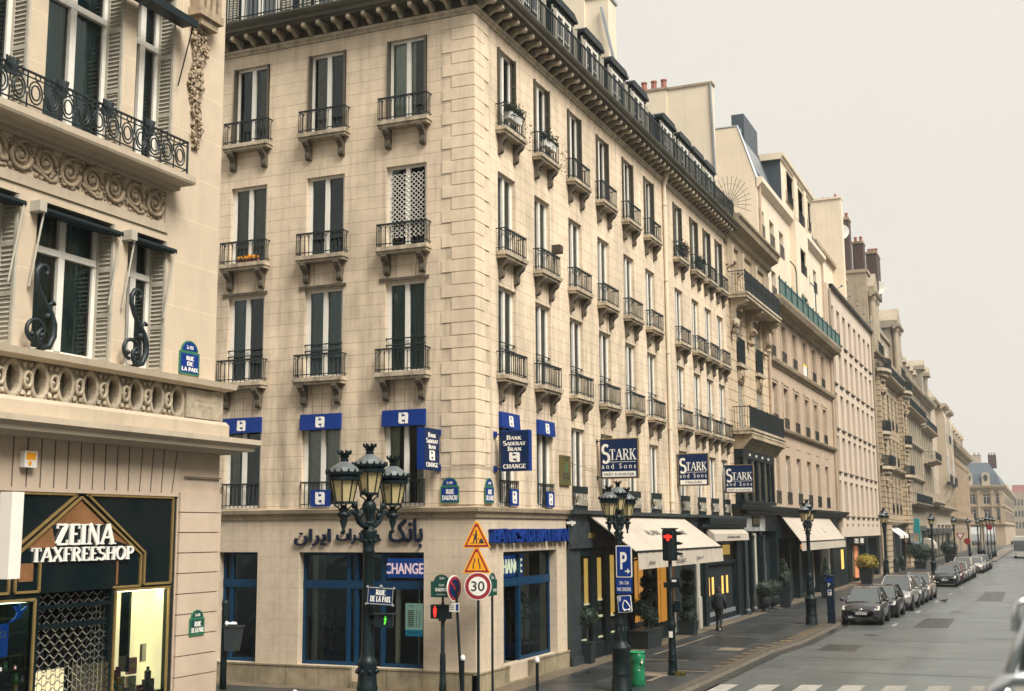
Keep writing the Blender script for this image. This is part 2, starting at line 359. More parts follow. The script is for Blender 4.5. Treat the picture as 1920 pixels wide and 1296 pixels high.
# Roman capitals: (width, [(weight, points, serif ends)]); weight 1 thick, 0 thin
GL = {
 'A': (.9, [(0, [(.08,0),(.45,1)], 'b'), (1, [(.47,1),(.80,0)], 'e'), (0, [(.22,.34),(.68,.34)], '')]),
 'B': (.78, [(1, [(.2,0),(.2,1)], 'be'), (.6, [(.2,.97)]+arc(.38,.76,.26,.21,90,-90)+[(.2,.54)], ''), (.6, [(.2,.54)]+arc(.4,.29,.3,.26,90,-90)+[(.2,.03)], '')]),
 'C': (.85, [(.75, arc(.48,.5,.38,.48,45,315,14), '')]),
 'D': (.9, [(1, [(.2,0),(.2,1)], 'be'), (.75, [(.2,.97)]+arc(.36,.5,.44,.47,90,-90,12)+[(.2,.03)], '')]),
 'E': (.74, [(1, [(.2,0),(.2,1)], 'be'), (0, [(.2,.97),(.66,.97),(.66,.78)], ''), (0, [(.2,.52),(.54,.52)], ''), (0, [(.2,.03),(.68,.03),(.68,.24)], '')]),
 'F': (.70, [(1, [(.2,0),(.2,1)], 'be'), (0, [(.2,.97),(.66,.97),(.66,.76)], ''), (0, [(.2,.52),(.54,.52)], '')]),
 'G': (.9, [(.75, arc(.48,.5,.38,.48,50,350,14), ''), (1, [(.78,.05),(.78,.42)], 'e')]),
 'H': (.95, [(1, [(.2,0),(.2,1)], 'be'), (1, [(.76,0),(.76,1)], 'be'), (0, [(.2,.52),(.76,.52)], '')]),
 'I': (.42, [(1, [(.21,0),(.21,1)], 'be')]),
 'K': (.9, [(1, [(.2,0),(.2,1)], 'be'), (0, [(.24,.42),(.72,1)], 'e'), (1, [(.38,.58),(.76,0)], 'e')]),
 'L': (.72, [(1, [(.2,0),(.2,1)], 'be'), (0, [(.2,.03),(.66,.03),(.66,.26)], '')]),
 'N': (.95, [(0, [(.2,0),(.2,1)], 'be'), (1, [(.2,1),(.76,0)], ''), (0, [(.76,0),(.76,1)], 'e')]),
 'O': (.95, [(.8, arc(.48,.5,.38,.48,0,360,18), '')]),
 'P': (.76, [(1, [(.2,0),(.2,1)], 'be'), (.6, [(.2,.97)]+arc(.38,.72,.3,.25,90,-90)+[(.2,.46)], '')]),
 'R': (.86, [(1, [(.2,0),(.2,1)], 'be'), (.6, [(.2,.97)]+arc(.38,.74,.28,.23,90,-90)+[(.2,.5)], ''), (1, [(.42,.5),(.76,0)], 'e')]),
 'S': (.68, [(.8, arc(.34,.745,.24,.225,35,250,9)+arc(.34,.27,.27,.245,80,-145,10), '')]),
 'T': (.82, [(1, [(.41,0),(.41,1)], 'b'), (0, [(.08,.76),(.08,.97),(.74,.97),(.74,.76)], '')]),
 'U': (.92, [(1, [(.2,1),(.2,.32)]+arc(.46,.32,.26,.30,180,360,8)+[(.72,1)], 'be')]),
 'X': (.88, [(1, [(.12,1),(.74,0)], 'be'), (0, [(.12,0),(.74,1)], 'be')]),
 'Z': (.78, [(0, [(.1,.78),(.1,.97),(.68,.97)], ''), (1, [(.64,.97),(.12,.03)], ''), (0, [(.1,.03),(.7,.03),(.7,.24)], '')]),
 ' ': (.45, []), }
def serif(mb, s, P, box, d0=0.0, d1=.02, thick=.17, thin=.07, small=None, ser=.09):
    """Roman serif capitals fitted in box; small: height ratio of the letters after each word's first"""
    x = 0; lay = []; first = True
    for ch in s:
        w, st = GL[ch]; k = 1.0 if (small is None or first) else small
        lay.append((x, k, st)); x += w*(k if ch != ' ' else 1); first = ch == ' '
    su = (box[1]-box[0])/x; H = box[3]-box[2]; e = 0
    for x0, k, st in lay:
        for wt, pts, sf in st:
            hw = (thin+(thick-thin)*wt)/2
            q = [Vector((x0+p*k, y*k)) for p, y in pts]
            segs = []
            for i in range(len(q)):
                t = (q[min(i+1, len(q)-1)]-q[max(i-1, 0)]); t.normalize(); nrm = Vector((-t.y, t.x))
                hh = hw*(.55+.45*abs(nrm.x)) if len(q) > 3 else hw
                segs.append((q[i]+nrm*hh*k, q[i]-nrm*hh*k))
            polys = [[a for a, b in segs]+[b for a, b in reversed(segs)]] if len(q) == 2 else [[segs[i][0], segs[i+1][0], segs[i+1][1], segs[i][1]] for i in range(len(segs)-1)]
            for end, i in (('b', 0), ('e', -1)):
                if end in sf:
                    c = q[i]; sgn = .03*k if c.y < .1 else -.03*k
                    if i == 0 or i == -1: polys.append([Vector((c.x-(hw+ser)*k, c.y)), Vector((c.x+(hw+ser)*k, c.y)), Vector((c.x+(hw+ser)*k, c.y+sgn*2)), Vector((c.x-(hw+ser)*k, c.y+sgn*2))])
            for pl in polys:
                e += 1; dd = d1+(e % 7)*.0004
                mb.prism([(box[0]+p.x*su, box[2]+p.y*H) for p in pl], lambda u, z, o: P(u, o, z), d0, dd)
def ring_poly(cx, cz, r, n=20, rx=None): return [(cx+(rx or r)*cos(2*pi*i/n), cz+r*sin(2*pi*i/n)) for i in range(n)]
def logo(mb, P, u0, u1, z0, z1, d0, d1):
    """bank emblem: two interlocked hooks, one up and one down"""
    w = u1-u0; h = z1-z0
    q = lambda pts: [(u0+p*w, z0+y*h) for p, y in pts]
    f = lambda u, z, o: P(u, o, z)
    left = [(0,1),(.31,1),(.31,.64),(.52,.64),(.52,.34),(.36,.34),(.36,.17),(.60,.17),(.60,0),(.18,0),(.05,.06),(0,.18)]
    right = [(1-p, 1-y) for p, y in left]
    mb.prism(q(left), f, d0, d1); mb.prism(q(right), f, d0, d1+.0006)

# ---------------------------------------------------------------- window kit (local frame: x along the wall, -y outward, z up)
def LP(u, o, z): return (u, -o, z)
CACHE = {}
def cached(key, fn):
    if key not in CACHE: CACHE[key] = fn()
    return CACHE[key]
def frame_mesh(w, h, kind='double', dep=.15):
    def mk():
        b = MB(); y0, y1 = dep-.03, dep+.05; a = .075
        b.box(0, a, y0, y1, 0, h); b.box(w-a, w, y0, y1, 0, h); b.box(a, w-a, y0, y1, h-a, h); b.box(a, w-a, y0, y1, 0, a+.03)
        if kind in ('double', 'transom', 'far'):
            b.box(w/2-.065, w/2+.065, y0-.015, y1, a+.03, h-a)
            for x in (w/4, 3*w/4):
                if kind == 'far': b.box(x-.01, x+.01, y0+.01, y1-.01, a+.03, h-a)
            b.box(a, a+.045, y0+.012, y1, a+.03, h-a); b.box(w-a-.045, w-a, y0+.012, y1, a+.03, h-a)
        if kind == 'transom': b.box(a, w-a, y0-.02, y1-.002, h*.70, h*.70+.1)
        return b.mesh('window', M['white'])
    return cached(('fr', round(w, 2), round(h, 2), kind, dep), mk)
def pane_mesh(w, h, dep=.15, m='pane'):
    def mk():
        b = MB(); b.poly([(.05, dep+.02, .08), (w-.05, dep+.02, .08), (w-.05, dep+.02, h-.05), (.05, dep+.02, h-.05)]); return b.mesh('pane', M[m])
    return cached(('pa', round(w, 2), round(h, 2), dep, m), mk)
def curtain_mesh(w, h, a0, a1, m, y=.27, top=1.0, bot=0.0):
    def mk():
        b = MB(); n = 22; pts = []
        for i in range(n+1):
            u = w*(a0+(a1-a0)*i/n); pts.append((u, y+.025*sin(i*1.9)+.012*sin(i*4.3)))
        for p, q in zip(pts, pts[1:]): b.poly([(p[0], p[1], h*bot+.02), (q[0], q[1], h*bot+.02), (q[0], q[1], h*top-.02), (p[0], p[1], h*top-.02)])
        return b.mesh('curtain', M[m], True)
    return cached(('cu', round(w, 2), round(h, 2), a0, a1, m, y, top, bot), mk)
def guard_mesh(w, h=.66, out=.27, z0=.02, arch=True, extra=None, mm='iron', lean=0):
    """iron window guard; stands on the sill in front of the opening"""
    def mk():
        b = MB(); x0, x1 = -.14, w+.14
        if out < .1: x0, x1 = .01, w-.01
        b.box(x0-.01, x1+.01, -out-.022, -out+.022, z0+h-.03, z0+h+.012); b.box(x0, x1, -out-.012, -out+.012, z0+.06, z0+.085)
        n = max(4, round((x1-x0)/.135)); st = (x1-x0)/n
        for i in range(n+1):
            x = x0+st*i; b.box(x-.009, x+.009, -out-.009, -out+.009, z0, z0+h-.03)
        if arch:
            for i in range(n-1):
                p = [(x0+st*(i+1)+st*cos(R(t)), -out, z0+h-.17+.14*sin(R(t))) for t in range(0, 181, 30)]
                b.tube(p, .007, 4, cap=False)
        if out > .1:
            for x in (x0, x1):
                b.box(x-.012, x+.012, -out, 0.0, z0+h-.028, z0+h+.002); b.box(x-.01, x+.01, -out, 0.0, z0+.06, z0+.08)
                for y in (-out*.33, -out*.66): b.box(x-.008, x+.008, y-.008, y+.008, z0, z0+h-.03)
        if extra:
            for z in extra:
                b.tube([(.0, .05, z), (w, .05, z)], .018, 6); 
                for x in (.02, w-.02): b.tube([(x, .05, z), (x, .10, z)], .018, 5)
        return b.mesh('railing', M[mm])
    return cached(('gu', round(w, 2), h, out, z0, arch, extra, mm), mk)
def sill_mesh(w, out=.34, t=.14, ext=.17):
    def mk():
        b = MB(); b.box(-ext, w+ext, -out, -.003, -t+.03, .0); b.box(-ext+.03, w+ext-.03, -out+.05, -.003, -t-.05, -t+.03); b.box(.004, w-.004, -.003, .19, -.06, .004)
        return b.mesh('sill', M['sill'])
    return cached(('si', round(w, 2), out, t, ext), mk)
def corbel_mesh():
    def mk():
        b = MB(); pr = [(0, 0), (.30, 0), (.31, -.07), (.27, -.15), (.17, -.22), (.12, -.32), (.14, -.42), (.13, -.50), (.07, -.56), (0, -.56)]
        b.prism(pr, lambda p, q, x: (x, -p-.003, q), 0, .17)
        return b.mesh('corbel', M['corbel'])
    return cached('corbel', mk)
def louver_mesh(w, h, m, t=.04):
    def mk():
        b = MB(); b.box(0, .05, 0, t, 0, h); b.box(w-.05, w, 0, t, 0, h)
        for z in (0, h*.33, h*.66, h-.07): b.box(.05, w-.05, 0, t, z, z+.07)
        n = int(h/.075)
        for i in range(n):
            z = .07+i*(h-.14)/n
            b.poly([(.05, .004, z), (w-.05, .004, z), (w-.05, t-.004, z+.05), (.05, t-.004, z+.05)])
        b.box(.05, w-.05, t-.012, t-.008, .05, h-.05)
        return b.mesh('shutter', M[m])
    return cached(('lo', round(w, 2), round(h, 2), m), mk)
def lobj(name, me, parent, loc=(0, 0, 0), rz=0.0):
    o = bpy.data.objects.new(name, me); COL.objects.link(o); o.parent = parent; o.location = loc; o.rotation_euler = (0, 0, rz); return o
def window(root, face, plane, u, z, w, h, guard=None, sill=False, curtain=None, shutters=None, kind='double', dep=.15, pane='pane'):
    """one window: the frame carries pane, sill, corbels, railing, curtains and shutters"""
    o = bpy.data.objects.new('window', frame_mesh(w, h, kind, dep)); COL.objects.link(o); o.parent = root
    loc = Vector((u, plane, z)) if face == 'S' else Vector((plane, u, z))
    o.location = loc-WL[root.name]; o.rotation_euler = (0, 0, 0 if face == 'S' else pi/2)
    lobj('pane', pane_mesh(w, h, dep, pane), o)
    if sill:
        lobj('sill', sill_mesh(w), o)
        if sill == 2:
            for x in (.0, w-.17): lobj('corbel', corbel_mesh(), o, (x, 0, -.19))
    if guard: lobj('railing', guard_mesh(w, **guard), o)
    for c in (curtain or ()): lobj('curtain', curtain_mesh(w, h, *c), o)
    if shutters:
        sw = .19
        lobj('shutter', louver_mesh(sw, h-.04, shutters), o, (.012, .118, .02), -pi/2*.97); lobj('shutter', louver_mesh(sw, h-.04, shutters), o, (w-.055, .118, .02), -pi/2*1.03)
    return o
# ================================================================ setting: ground
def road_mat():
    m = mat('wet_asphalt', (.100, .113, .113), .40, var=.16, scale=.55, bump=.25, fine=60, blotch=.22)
    N = m.node_tree.nodes; L = m.node_tree.links; b = N['Principled BSDF']; src = b.inputs['Base Color'].links[0].from_socket   # sky reflection painted into the colour as a paler right lane
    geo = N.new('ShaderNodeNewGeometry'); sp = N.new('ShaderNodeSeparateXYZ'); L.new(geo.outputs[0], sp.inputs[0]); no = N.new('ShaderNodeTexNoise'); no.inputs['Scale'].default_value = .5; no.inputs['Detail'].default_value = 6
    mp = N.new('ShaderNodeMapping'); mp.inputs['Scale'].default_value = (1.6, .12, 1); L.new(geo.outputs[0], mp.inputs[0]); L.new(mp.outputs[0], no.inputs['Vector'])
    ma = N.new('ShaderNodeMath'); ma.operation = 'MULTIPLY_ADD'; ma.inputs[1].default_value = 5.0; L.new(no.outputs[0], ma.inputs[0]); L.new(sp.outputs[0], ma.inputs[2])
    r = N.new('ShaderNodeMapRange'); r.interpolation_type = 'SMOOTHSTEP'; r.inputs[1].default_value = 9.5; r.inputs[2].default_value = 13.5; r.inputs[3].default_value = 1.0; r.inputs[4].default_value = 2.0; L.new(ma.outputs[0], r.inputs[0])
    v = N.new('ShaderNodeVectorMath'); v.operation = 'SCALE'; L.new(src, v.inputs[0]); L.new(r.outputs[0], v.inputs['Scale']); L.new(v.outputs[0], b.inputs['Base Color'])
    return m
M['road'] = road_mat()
M['gutter'] = mat('dark_gutter', (.028, .032, .033), .35, var=.4, scale=2, blotch=.3)  # darker than the road, for the kerb strip, seams and patches
M['walk'] = mat('damp_pavement', (.040, .045, .048), .40, var=.35, scale=.8, bump=.2, fine=50, blotch=.35)
M['walk_light'] = mat('pale_slab', (.20, .165, .12), .6, var=.25, scale=3, bump=.15)
M['walk_band'] = mat('wall_strip', (.13, .105, .075), .6, var=.35, scale=2.5, bump=.15)
M['kerb'] = mat('granite_kerb', (.20, .175, .14), .55, var=.3, scale=6, bump=.15, joints=(1.0, 5, .015, 0))
M['mark'] = mat('road_paint', (.40, .385, .34), .6, var=.3, scale=5, bump=.1, blotch=.15)
M['tactile'] = mat('tactile_pad', (.135, .095, .05), .7, var=.6, blotch=.5, scale=6)
M['walk_patch'] = mat('dark_patch', (.024, .028, .031), .35, var=.3, scale=1.4, bump=.2, fine=50)
M['road_pale'] = mat('sky_pale_asphalt', (.15, .15, .135), .38, var=.2, scale=.6, bump=.25, fine=60, blotch=.2)  # paler asphalt colour that holds the sky's reflection
b = MB()
for x0, x1, y0, y1 in ((-300, 4, -120, 900), (22, 300, -120, 900), (4, 22, -120, -118), (4, 22, 550, 900)): b.poly([(x0, y0, -.12), (x1, y0, -.12), (x1, y1, -.12), (x0, y1, -.12)])
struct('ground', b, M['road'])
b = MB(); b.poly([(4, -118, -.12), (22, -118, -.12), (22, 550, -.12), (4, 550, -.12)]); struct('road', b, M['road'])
def kx(y): return 4.72 if y < 14 else (4.72+.36*min(1, (y-14)/4) if y < 27 else 5.08+.0205*(y-27))
ys = [-3.2, 0, 3, 6, 9, 12, 14, 15, 16, 17, 18, 22, 27, 40, 60, 90, 120, 160, 200, 248]
b = MB(); kb = MB(); gb_ = MB()
for i, (ya, yb) in enumerate(zip(ys, ys[1:])):
    b.poly([(-1.5, ya, 0), (kx(ya)-.30, ya, 0), (kx(yb)-.30, yb, 0), (-1.5, yb, 0)])
    gb_.poly([(kx(ya)+.03, ya, -.116), (kx(ya)+.42, ya, -.116), (kx(yb)+.42, yb, -.116), (kx(yb)+.03, yb, -.116)])
    for (o0, o1, z0, z1) in ((-.30, 0, .004, .004), (0, .03, .004, -.13)):
        kb.poly([(kx(ya)+o0, ya, z0), (kx(ya)+o1, ya, z1), (kx(yb)+o1, yb, z1), (kx(yb)+o0, yb, z0)])
# corner and the pavement along the side street
cor = [(kx(-3.2)-.30-1.5+1.5*cos(R(a)), -3.2-1.5+1.5*0+1.5*0-1.5*sin(R(a))+1.5, 0) for a in range(0, 91, 15)]
b.poly([(-16, -3.2, 0), (4.42, -3.2, 0)] + cor[1:] + [(-16, -4.7, 0)]); b.poly([(-16, 0.5, 0), (-1.5, .5, 0), (-1.5, -3.2, 0), (-16, -3.2, 0)])
for (o0, o1, z0, z1) in ((0, .30, .004, .004), (.30, .33, .004, -.13)):
    pr = [(2.92+(1.5+o0)*cos(R(a)), -3.2-(1.5+o0)*sin(R(a)), z0) for a in range(0, 91, 15)] + [(-16, -4.7-o0, z0)]
    pq = [(2.92+(1.5+o1)*cos(R(a)), -3.2-(1.5+o1)*sin(R(a)), z1) for a in range(0, 91, 15)] + [(-16, -4.7-o1, z1)]
    for i in range(len(pr)-1): kb.poly([pr[i], pq[i], pq[i+1], pr[i+1]])
# pavement round the left building
b.poly([(-16, -8.2, 0), (4.4, -8.2, 0), (4.4, -60, 0), (-16, -60, 0)])
for (x0, y0, x1, y1, nx, ny) in ((-16, -8.2, 4.4, -8.2, 0, 1), (4.4, -8.2, 4.4, -60, 1, 0)):
    kb.poly([(x0, y0, .004), (x1, y1, .004), (x1+.3*nx, y1+.3*ny, .004), (x0+.3*nx, y0+.3*ny, .004)])
    kb.poly([(x0+.3*nx, y0+.3*ny, .004), (x1+.3*nx, y1+.3*ny, .004), (x1+.33*nx, y1+.33*ny, -.13), (x0+.33*nx, y0+.33*ny, -.13)])
struct('sidewalk', b, M['walk']); struct('kerb', kb, M['kerb']); struct('road_strip', gb_, M['gutter'])
b = MB(); b.poly([(-1.4, -.75, .004), (.75, -.75, .004), (.75, 250, .004), (-1.4, 250, .004)]); b.poly([(-16, -.75, .004), (-1.4, -.75, .004), (-1.4, .4, .004), (-16, .4, .004)]); struct('pavement_strip', b, M['walk_band'])
b = MB()
for (x0, x1, y0, y1, k) in ((2.6, 3.5, 5.2, 6.2, 0), (1.5, 3.0, 9.5, 9.62, 0), (2.2, 3.9, 12.0, 12.1, 0), (3.0, 3.8, 13.2, 14.2, 0)):
    b.poly([(x0, y0, .004), (x1, y0, .004), (x1, y1, .004), (x0, y1, .004)])
for (x0, x1, y0, y1) in ((3.3, 3.45, 4.0, 6.6), (3.4, 4.4, 6.6, 6.75), (.8, 2.9, 18.6, 18.68), (1.4, 1.5, 11, 19)):
    b.poly([(x0, y0, .008), (x1, y0, .008), (x1, y1, .008), (x0, y1, .008)])
struct('pavement_slabs', b, M['walk_light'])
b = MB()
for (x0, x1, y0, y1) in ((1.6, 3.2, 9.9, 12.2), (1.9, 3.6, 15, 18.3), (.9, 2.0, 3.0, 6.5), (2.2, 3.4, 20.5, 25.5)):
    k = random.uniform(-.15, .15); b.poly([(x0, y0, .006), (x1, y0+k, .006), (x1+k, y1, .006), (x0+k, y1-k, .006)])
struct('pavement_section', b, M['walk_patch'])
b = MB()
for i in range(20):
    y = 8.0+i*1.02; x = kx(y)-.62; b.box(x, x+.40, y, y+.55, 0, .012)
struct('pavement_marking', b, M['tactile'])
# crossing stripes, parking ticks, far crossing
b = MB()
for i in range(13):
    x = 5.06+1.085*i; ye = 4.96+.32*(x-5.06)*.95
    b.poly([(x, ye-3.4, -.116), (x+.56, ye-3.4+.17, -.116), (x+.56, ye+.17, -.116), (x, ye, -.116)])
for y in (28.2, 37.5, 46.8, 56, 65, 78, 92): 
    x = kx(y)+2.12; b.poly([(x, y-.8, -.113), (x+.16, y-.8, -.113), (x+.2, y+.8, -.113), (x+.04, y+.8, -.113)])
for i in range(9): x = 8.9+i*1.1; b.poly([(x, 119, -.113), (x+.6, 119, -.113), (x+.6, 122.5, -.113), (x, 122.5, -.113)])
struct('road_markings', b, M['mark'])
b = MB(); rg = random.Random(11)
for (x0, y0, L_, w_) in ((7.6, 9, 4.5, .05), (9.2, 14, 3, .04), (6.2, 13, 2.6, .06), (10, 34, 4, .06), (8.6, 42, 6, .06), (7.4, 20, 3.4, .05), (11, 22, 5, .05), (8.2, 55, 5, .07), (9.4, 70, 5, .08)):
    pts = [(x0+L_*k/8, y0+rg.uniform(-.12, .12)+k*.02) for k in range(9)]
    for p, q in zip(pts, pts[1:]): b.poly([(p[0], p[1], -.115), (q[0], q[1], -.115), (q[0], q[1]+w_, -.115), (p[0], p[1]+w_, -.115)])
for (x0, y0, x1, y1) in ((6.0, 15.5, 7.3, 18.0), (8.2, 27, 9.6, 33), (9.8, 48, 11.2, 60)): b.poly([(x0, y0, -.1165), (x1, y0+.1, -.1165), (x1-.05, y1, -.1165), (x0+.04, y1-.1, -.1165)])
b.poly([(7.0+.33*cos(2*pi*k/20), 22.5+.33*sin(2*pi*k/20), -.1145) for k in range(20)]); b.poly([(9.3+.33*cos(2*pi*k/20), 38+.33*sin(2*pi*k/20), -.1145) for k in range(20)])
struct('road_strip', b, M['gutter'])
# square in the far distance
b = MB(); b.box(6.4, 8.2, 137, 246, -.13, .03); struct('island_pavement', b, M['kerb'])

# ================================================================ corner building with the bank
BK = thing('corner_building', 'five storey cream stone corner building with blue bank ground floor and iron window guards', 'building', (-3, 3, 0))
RC = [1.57, 4.32, 7.26, 10.12, 13.03, 15.76, 19.95, 22.68, 25.0, 27.3]; LC = [-8.0, -5.36, -2.73, -10.7, -13.4]; WW = 1.27
ROWS = [(4.78, 7.36), (8.38, 10.94), (11.88, 14.26), (15.52, 17.98)]
rops = [(c, c+WW, a, e) for c in RC for a, e in ROWS]; lops = [(c, c+WW, a, e) for c in LC for a, e in ROWS]
b = MB(); wall(b, PE(), 0, 29.25, 4.72, 18.5, rops, .30); wall(b, PS(), -16, 0, 4.72, 18.5, lops, .30)
b.poly([(-16, 0, 0), (-16, 29.25, 0), (-16, 29.25, 18.5), (-16, 0, 18.5)]); b.poly([(-16, 29.25, 0), (0, 29.25, 0), (0, 29.25, 18.5), (-16, 29.25, 18.5)])
obj('wall', b, M['stone'], BK)
gl = [(-8.05, -6.73, .54, 3.56), (-5.36, -1.48, .54, 3.56), (-13.6, -9.6, .54, 3.56)]; gr = [(1.78, 5.80, .50, 3.54)]
b = MB(); wall(b, PS(-.02), -16, .02, 0, 4.5, gl, .32); wall(b, PE(.02), -.02, 6.66, 0, 4.5, gr, .32)
obj('ground_floor_wall', b, M['stone_ground'], BK)
b = MB()
for u0, u1 in ((-16, -3.62), (-2.88, .09)): b.fbox(PS(), u0, u1, -.05, .09, 0, .50); b.fbox(PS(), u0, u1, .0, .11, .50, .54)
for u0, u1 in ((-.0, 2.02), (3.44, 6.66)): b.fbox(PE(), u0 if u0 else -.09, u1, -.05, .092, 0, .46); b.fbox(PE(), u0 if u0 else -.11, u1, .0, .112, .46, .50)
b.fbox(PS(), -3.62, -2.88, -.05, .16, 0, .18); b.fbox(PE(), 2.02, 3.44, -.6, .10, 0, .06)
obj('plinth', b, M['plinth'], BK)
# corner path for mouldings: side street, corner, main street
def corner(y1): return [(-16, 0, 0, -1), (0, 0, 1, -1), (0, y1, 1, 0)]
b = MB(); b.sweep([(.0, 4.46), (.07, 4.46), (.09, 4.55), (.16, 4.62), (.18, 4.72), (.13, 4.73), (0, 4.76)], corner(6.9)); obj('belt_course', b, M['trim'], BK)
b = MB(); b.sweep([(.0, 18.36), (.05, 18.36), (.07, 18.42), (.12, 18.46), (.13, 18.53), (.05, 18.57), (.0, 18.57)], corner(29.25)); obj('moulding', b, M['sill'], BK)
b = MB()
b.sweep([(.0, 18.80), (.55, 18.80), (.57, 18.84), (.64, 18.88), (.66, 18.97), (.72, 19.04), (.76, 19.12), (.76, 19.17), (0, 19.2)], corner(29.5)); obj('cornice', b, M['cornice_dark'], BK)
b = MB(); b.sweep([(.0, 18.57), (.025, 18.57), (.025, 18.80), (.0, 18.80)], corner(29.25)); obj('frieze', b, M['cornice_dark'], BK)
cp = [(0, 0), (.09, -.02), (.16, .03), (.25, .09), (.38, .09), (.49, .07), (.54, .12), (.53, .218), (0, .218)]
b = MB(); b.prism(cp, lambda p, q, w: (w, -.026-p, 18.58+q), 0, .115); cbm = b.mesh('cornice_bracket', M['sill'])
for i in range(52): lobj('cornice_bracket', cbm, BK, Vector((0, .15+i*.562, 0))-WL[BK.name], pi/2)
for i in range(18): lobj('cornice_bracket', cbm, BK, Vector((-.30-i*.50, 0, 0))-WL[BK.name])
b = MB()
for i in range(39):
    z0 = 4.80+i*.348; z1 = z0+.325; L = (.98, .68)[i % 2]; Lr = (.95, .62)[i % 2]
    b.prism([(-L, 0), (0, 0), (0, Lr), (.02, Lr), (.02, -.02), (-L, -.02)], lambda p, q, w: (p, q, w), z0, z1)
obj('quoins', b, M['quoin'], BK)
# windows
def rnd_curtain(k):
    c = [None, [(.03, .30, 'curtain'), (.72, .97, 'curtain')], [(.04, .96, 'curtain_teal')], [(.05, .48, 'curtain')], [(.52, .96, 'curtain')], [(.06, .95, 'curtain', .36, 1.0, .55)], [(.04, .95, 'curtain_dark')], [(.04, .2, 'curtain')]]
    return c[k % len(c)]
G5 = dict(h=.66, arch=True); G3 = dict(h=.64, arch=True, extra=(.80, .98)); G4 = dict(h=.64, arch=True, extra=(.74,)); G2 = dict(h=.68, out=.04, arch=True)
kr = random.Random(3)
def main_win(face, u, r, i):
    z0, z1 = ROWS[r]; pl = 0
    cu = rnd_curtain(kr.choice([0, 1, 2, 3, 4, 7, 7, 0]))
    if r == 1: cu = [(.04, .96, 'curtain_teal')] if i % 3 else [(.04, .5, 'curtain_teal')]
    if face == 'S':
        cu = {(3, -8.0): [(.62, .8, 'curtain_dark')], (3, -5.36): [(.12, .5, 'curtain_dark')], (3, -2.73): [(.08, .62, 'curtain'), (.8, .97, 'curtain_dark')], (2, -8.0): [(.03, .97, 'curtain_dark')], (2, -5.36): None, (2, -2.73): None,
              (0, -8.0): [(.03, .3, 'curtain'), (.85, .97, 'curtain_dark')], (0, -5.36): [(.03, .97, 'curtain')], (0, -2.73): [(.02, .28, 'curtain'), (.7, .97, 'curtain')]}.get((r, u), cu)
    w = window(BK, face, pl, u, z0, WW, z1-z0, guard={3: G5, 2: G4, 1: G3, 0: G2}[r], sill=2 if r else 0, curtain=cu, shutters='shutter' if r == 3 else None)
    return w
for r in range(4):
    for i, u in enumerate(RC): main_win('E', u, r, i)
    for i, u in enumerate(LC): main_win('S', u, r, i)
# lattice screen, yellow flowers
b = MB()
for k in range(-16, 26):
    for s in (1, -1):
        x0 = -2.73+k*.15
        pts = []
        for t in range(0, 41):
            x = x0+s*t*.055; z = 12.2+t*.05
            if -2.62 < x < -1.56 and z < 14.1: pts.append((x, .10, z))
        if len(pts) > 1: b.tube([pts[0], pts[-1]], .013, 4)
obj('lattice_screen', b, M['white'], BK)
# dark rooms behind the glass
b = MB(); b.poly([(-1.3, .9, 4.6), (-1.3, 29, 4.6), (-1.3, 29, 18.3), (-1.3, .9, 18.3)]); b.poly([(-15.5, 1.3, 4.6), (-1, 1.3, 4.6), (-1, 1.3, 18.3), (-15.5, 1.3, 18.3)])
for z in (4.61, 8.0, 11.5, 15.1, 18.3): b.poly([(-.32, .32, z), (-.32, 29, z), (-1.3, 29, z), (-1.3, .9, z)]); b.poly([(-15.5, .32, z), (-.32, .32, z), (-1, 1.3, z), (-15.5, 1.3, z)])
b.poly([(-15.5, 1.6, 0), (-1.7, 1.6, 0), (-1.7, 1.6, 4.5), (-15.5, 1.6, 4.5)]); b.poly([(-1.7, 1.6, 0), (-1.7, 6.6, 0), (-1.7, 6.6, 4.5), (-1.7, 1.6, 4.5)])
b.poly([(-15.5, .4, 4.4), (-.35, .4, 4.4), (-1.7, 1.6, 4.4), (-15.5, 1.6, 4.4)]); b.poly([(-.35, .4, 4.4), (-.35, 6.6, 4.4), (-1.7, 6.6, 4.4), (-1.7, 1.6, 4.4)])
b.poly([(-15.5, .4, .5), (-.35, .4, .5), (-1.7, 1.6, .5), (-15.5, 1.6, .5)]); b.poly([(-.35, .4, .45), (-.35, 6.6, .45), (-1.7, 6.6, .45), (-1.7, 1.6, .45)])
obj('interior', b, M['inside'], BK)
# blind stone panels with splayed joints between first floor sill and entresol
b = MB()
for face, cols in (('S', LC), ('E', RC)):
    P = PS() if face == 'S' else PE()
    for u in cols:
        for z0, z1 in ((7.37, 8.38), (10.95, 11.9)):
            for k in range(-2, 3):
                if k == 0 and z0 > 9: continue
                x0 = u+WW/2+k*.36; x1 = u+WW/2+k*.29; 
                b.prism([(x0-.006, z1), (x0+.006, z1), (x1+.006, z0), (x1-.006, z0)], lambda p, q, w: P(p, w, q), -.001, .003)
obj('arch_joints', b, M['corbel'], BK)
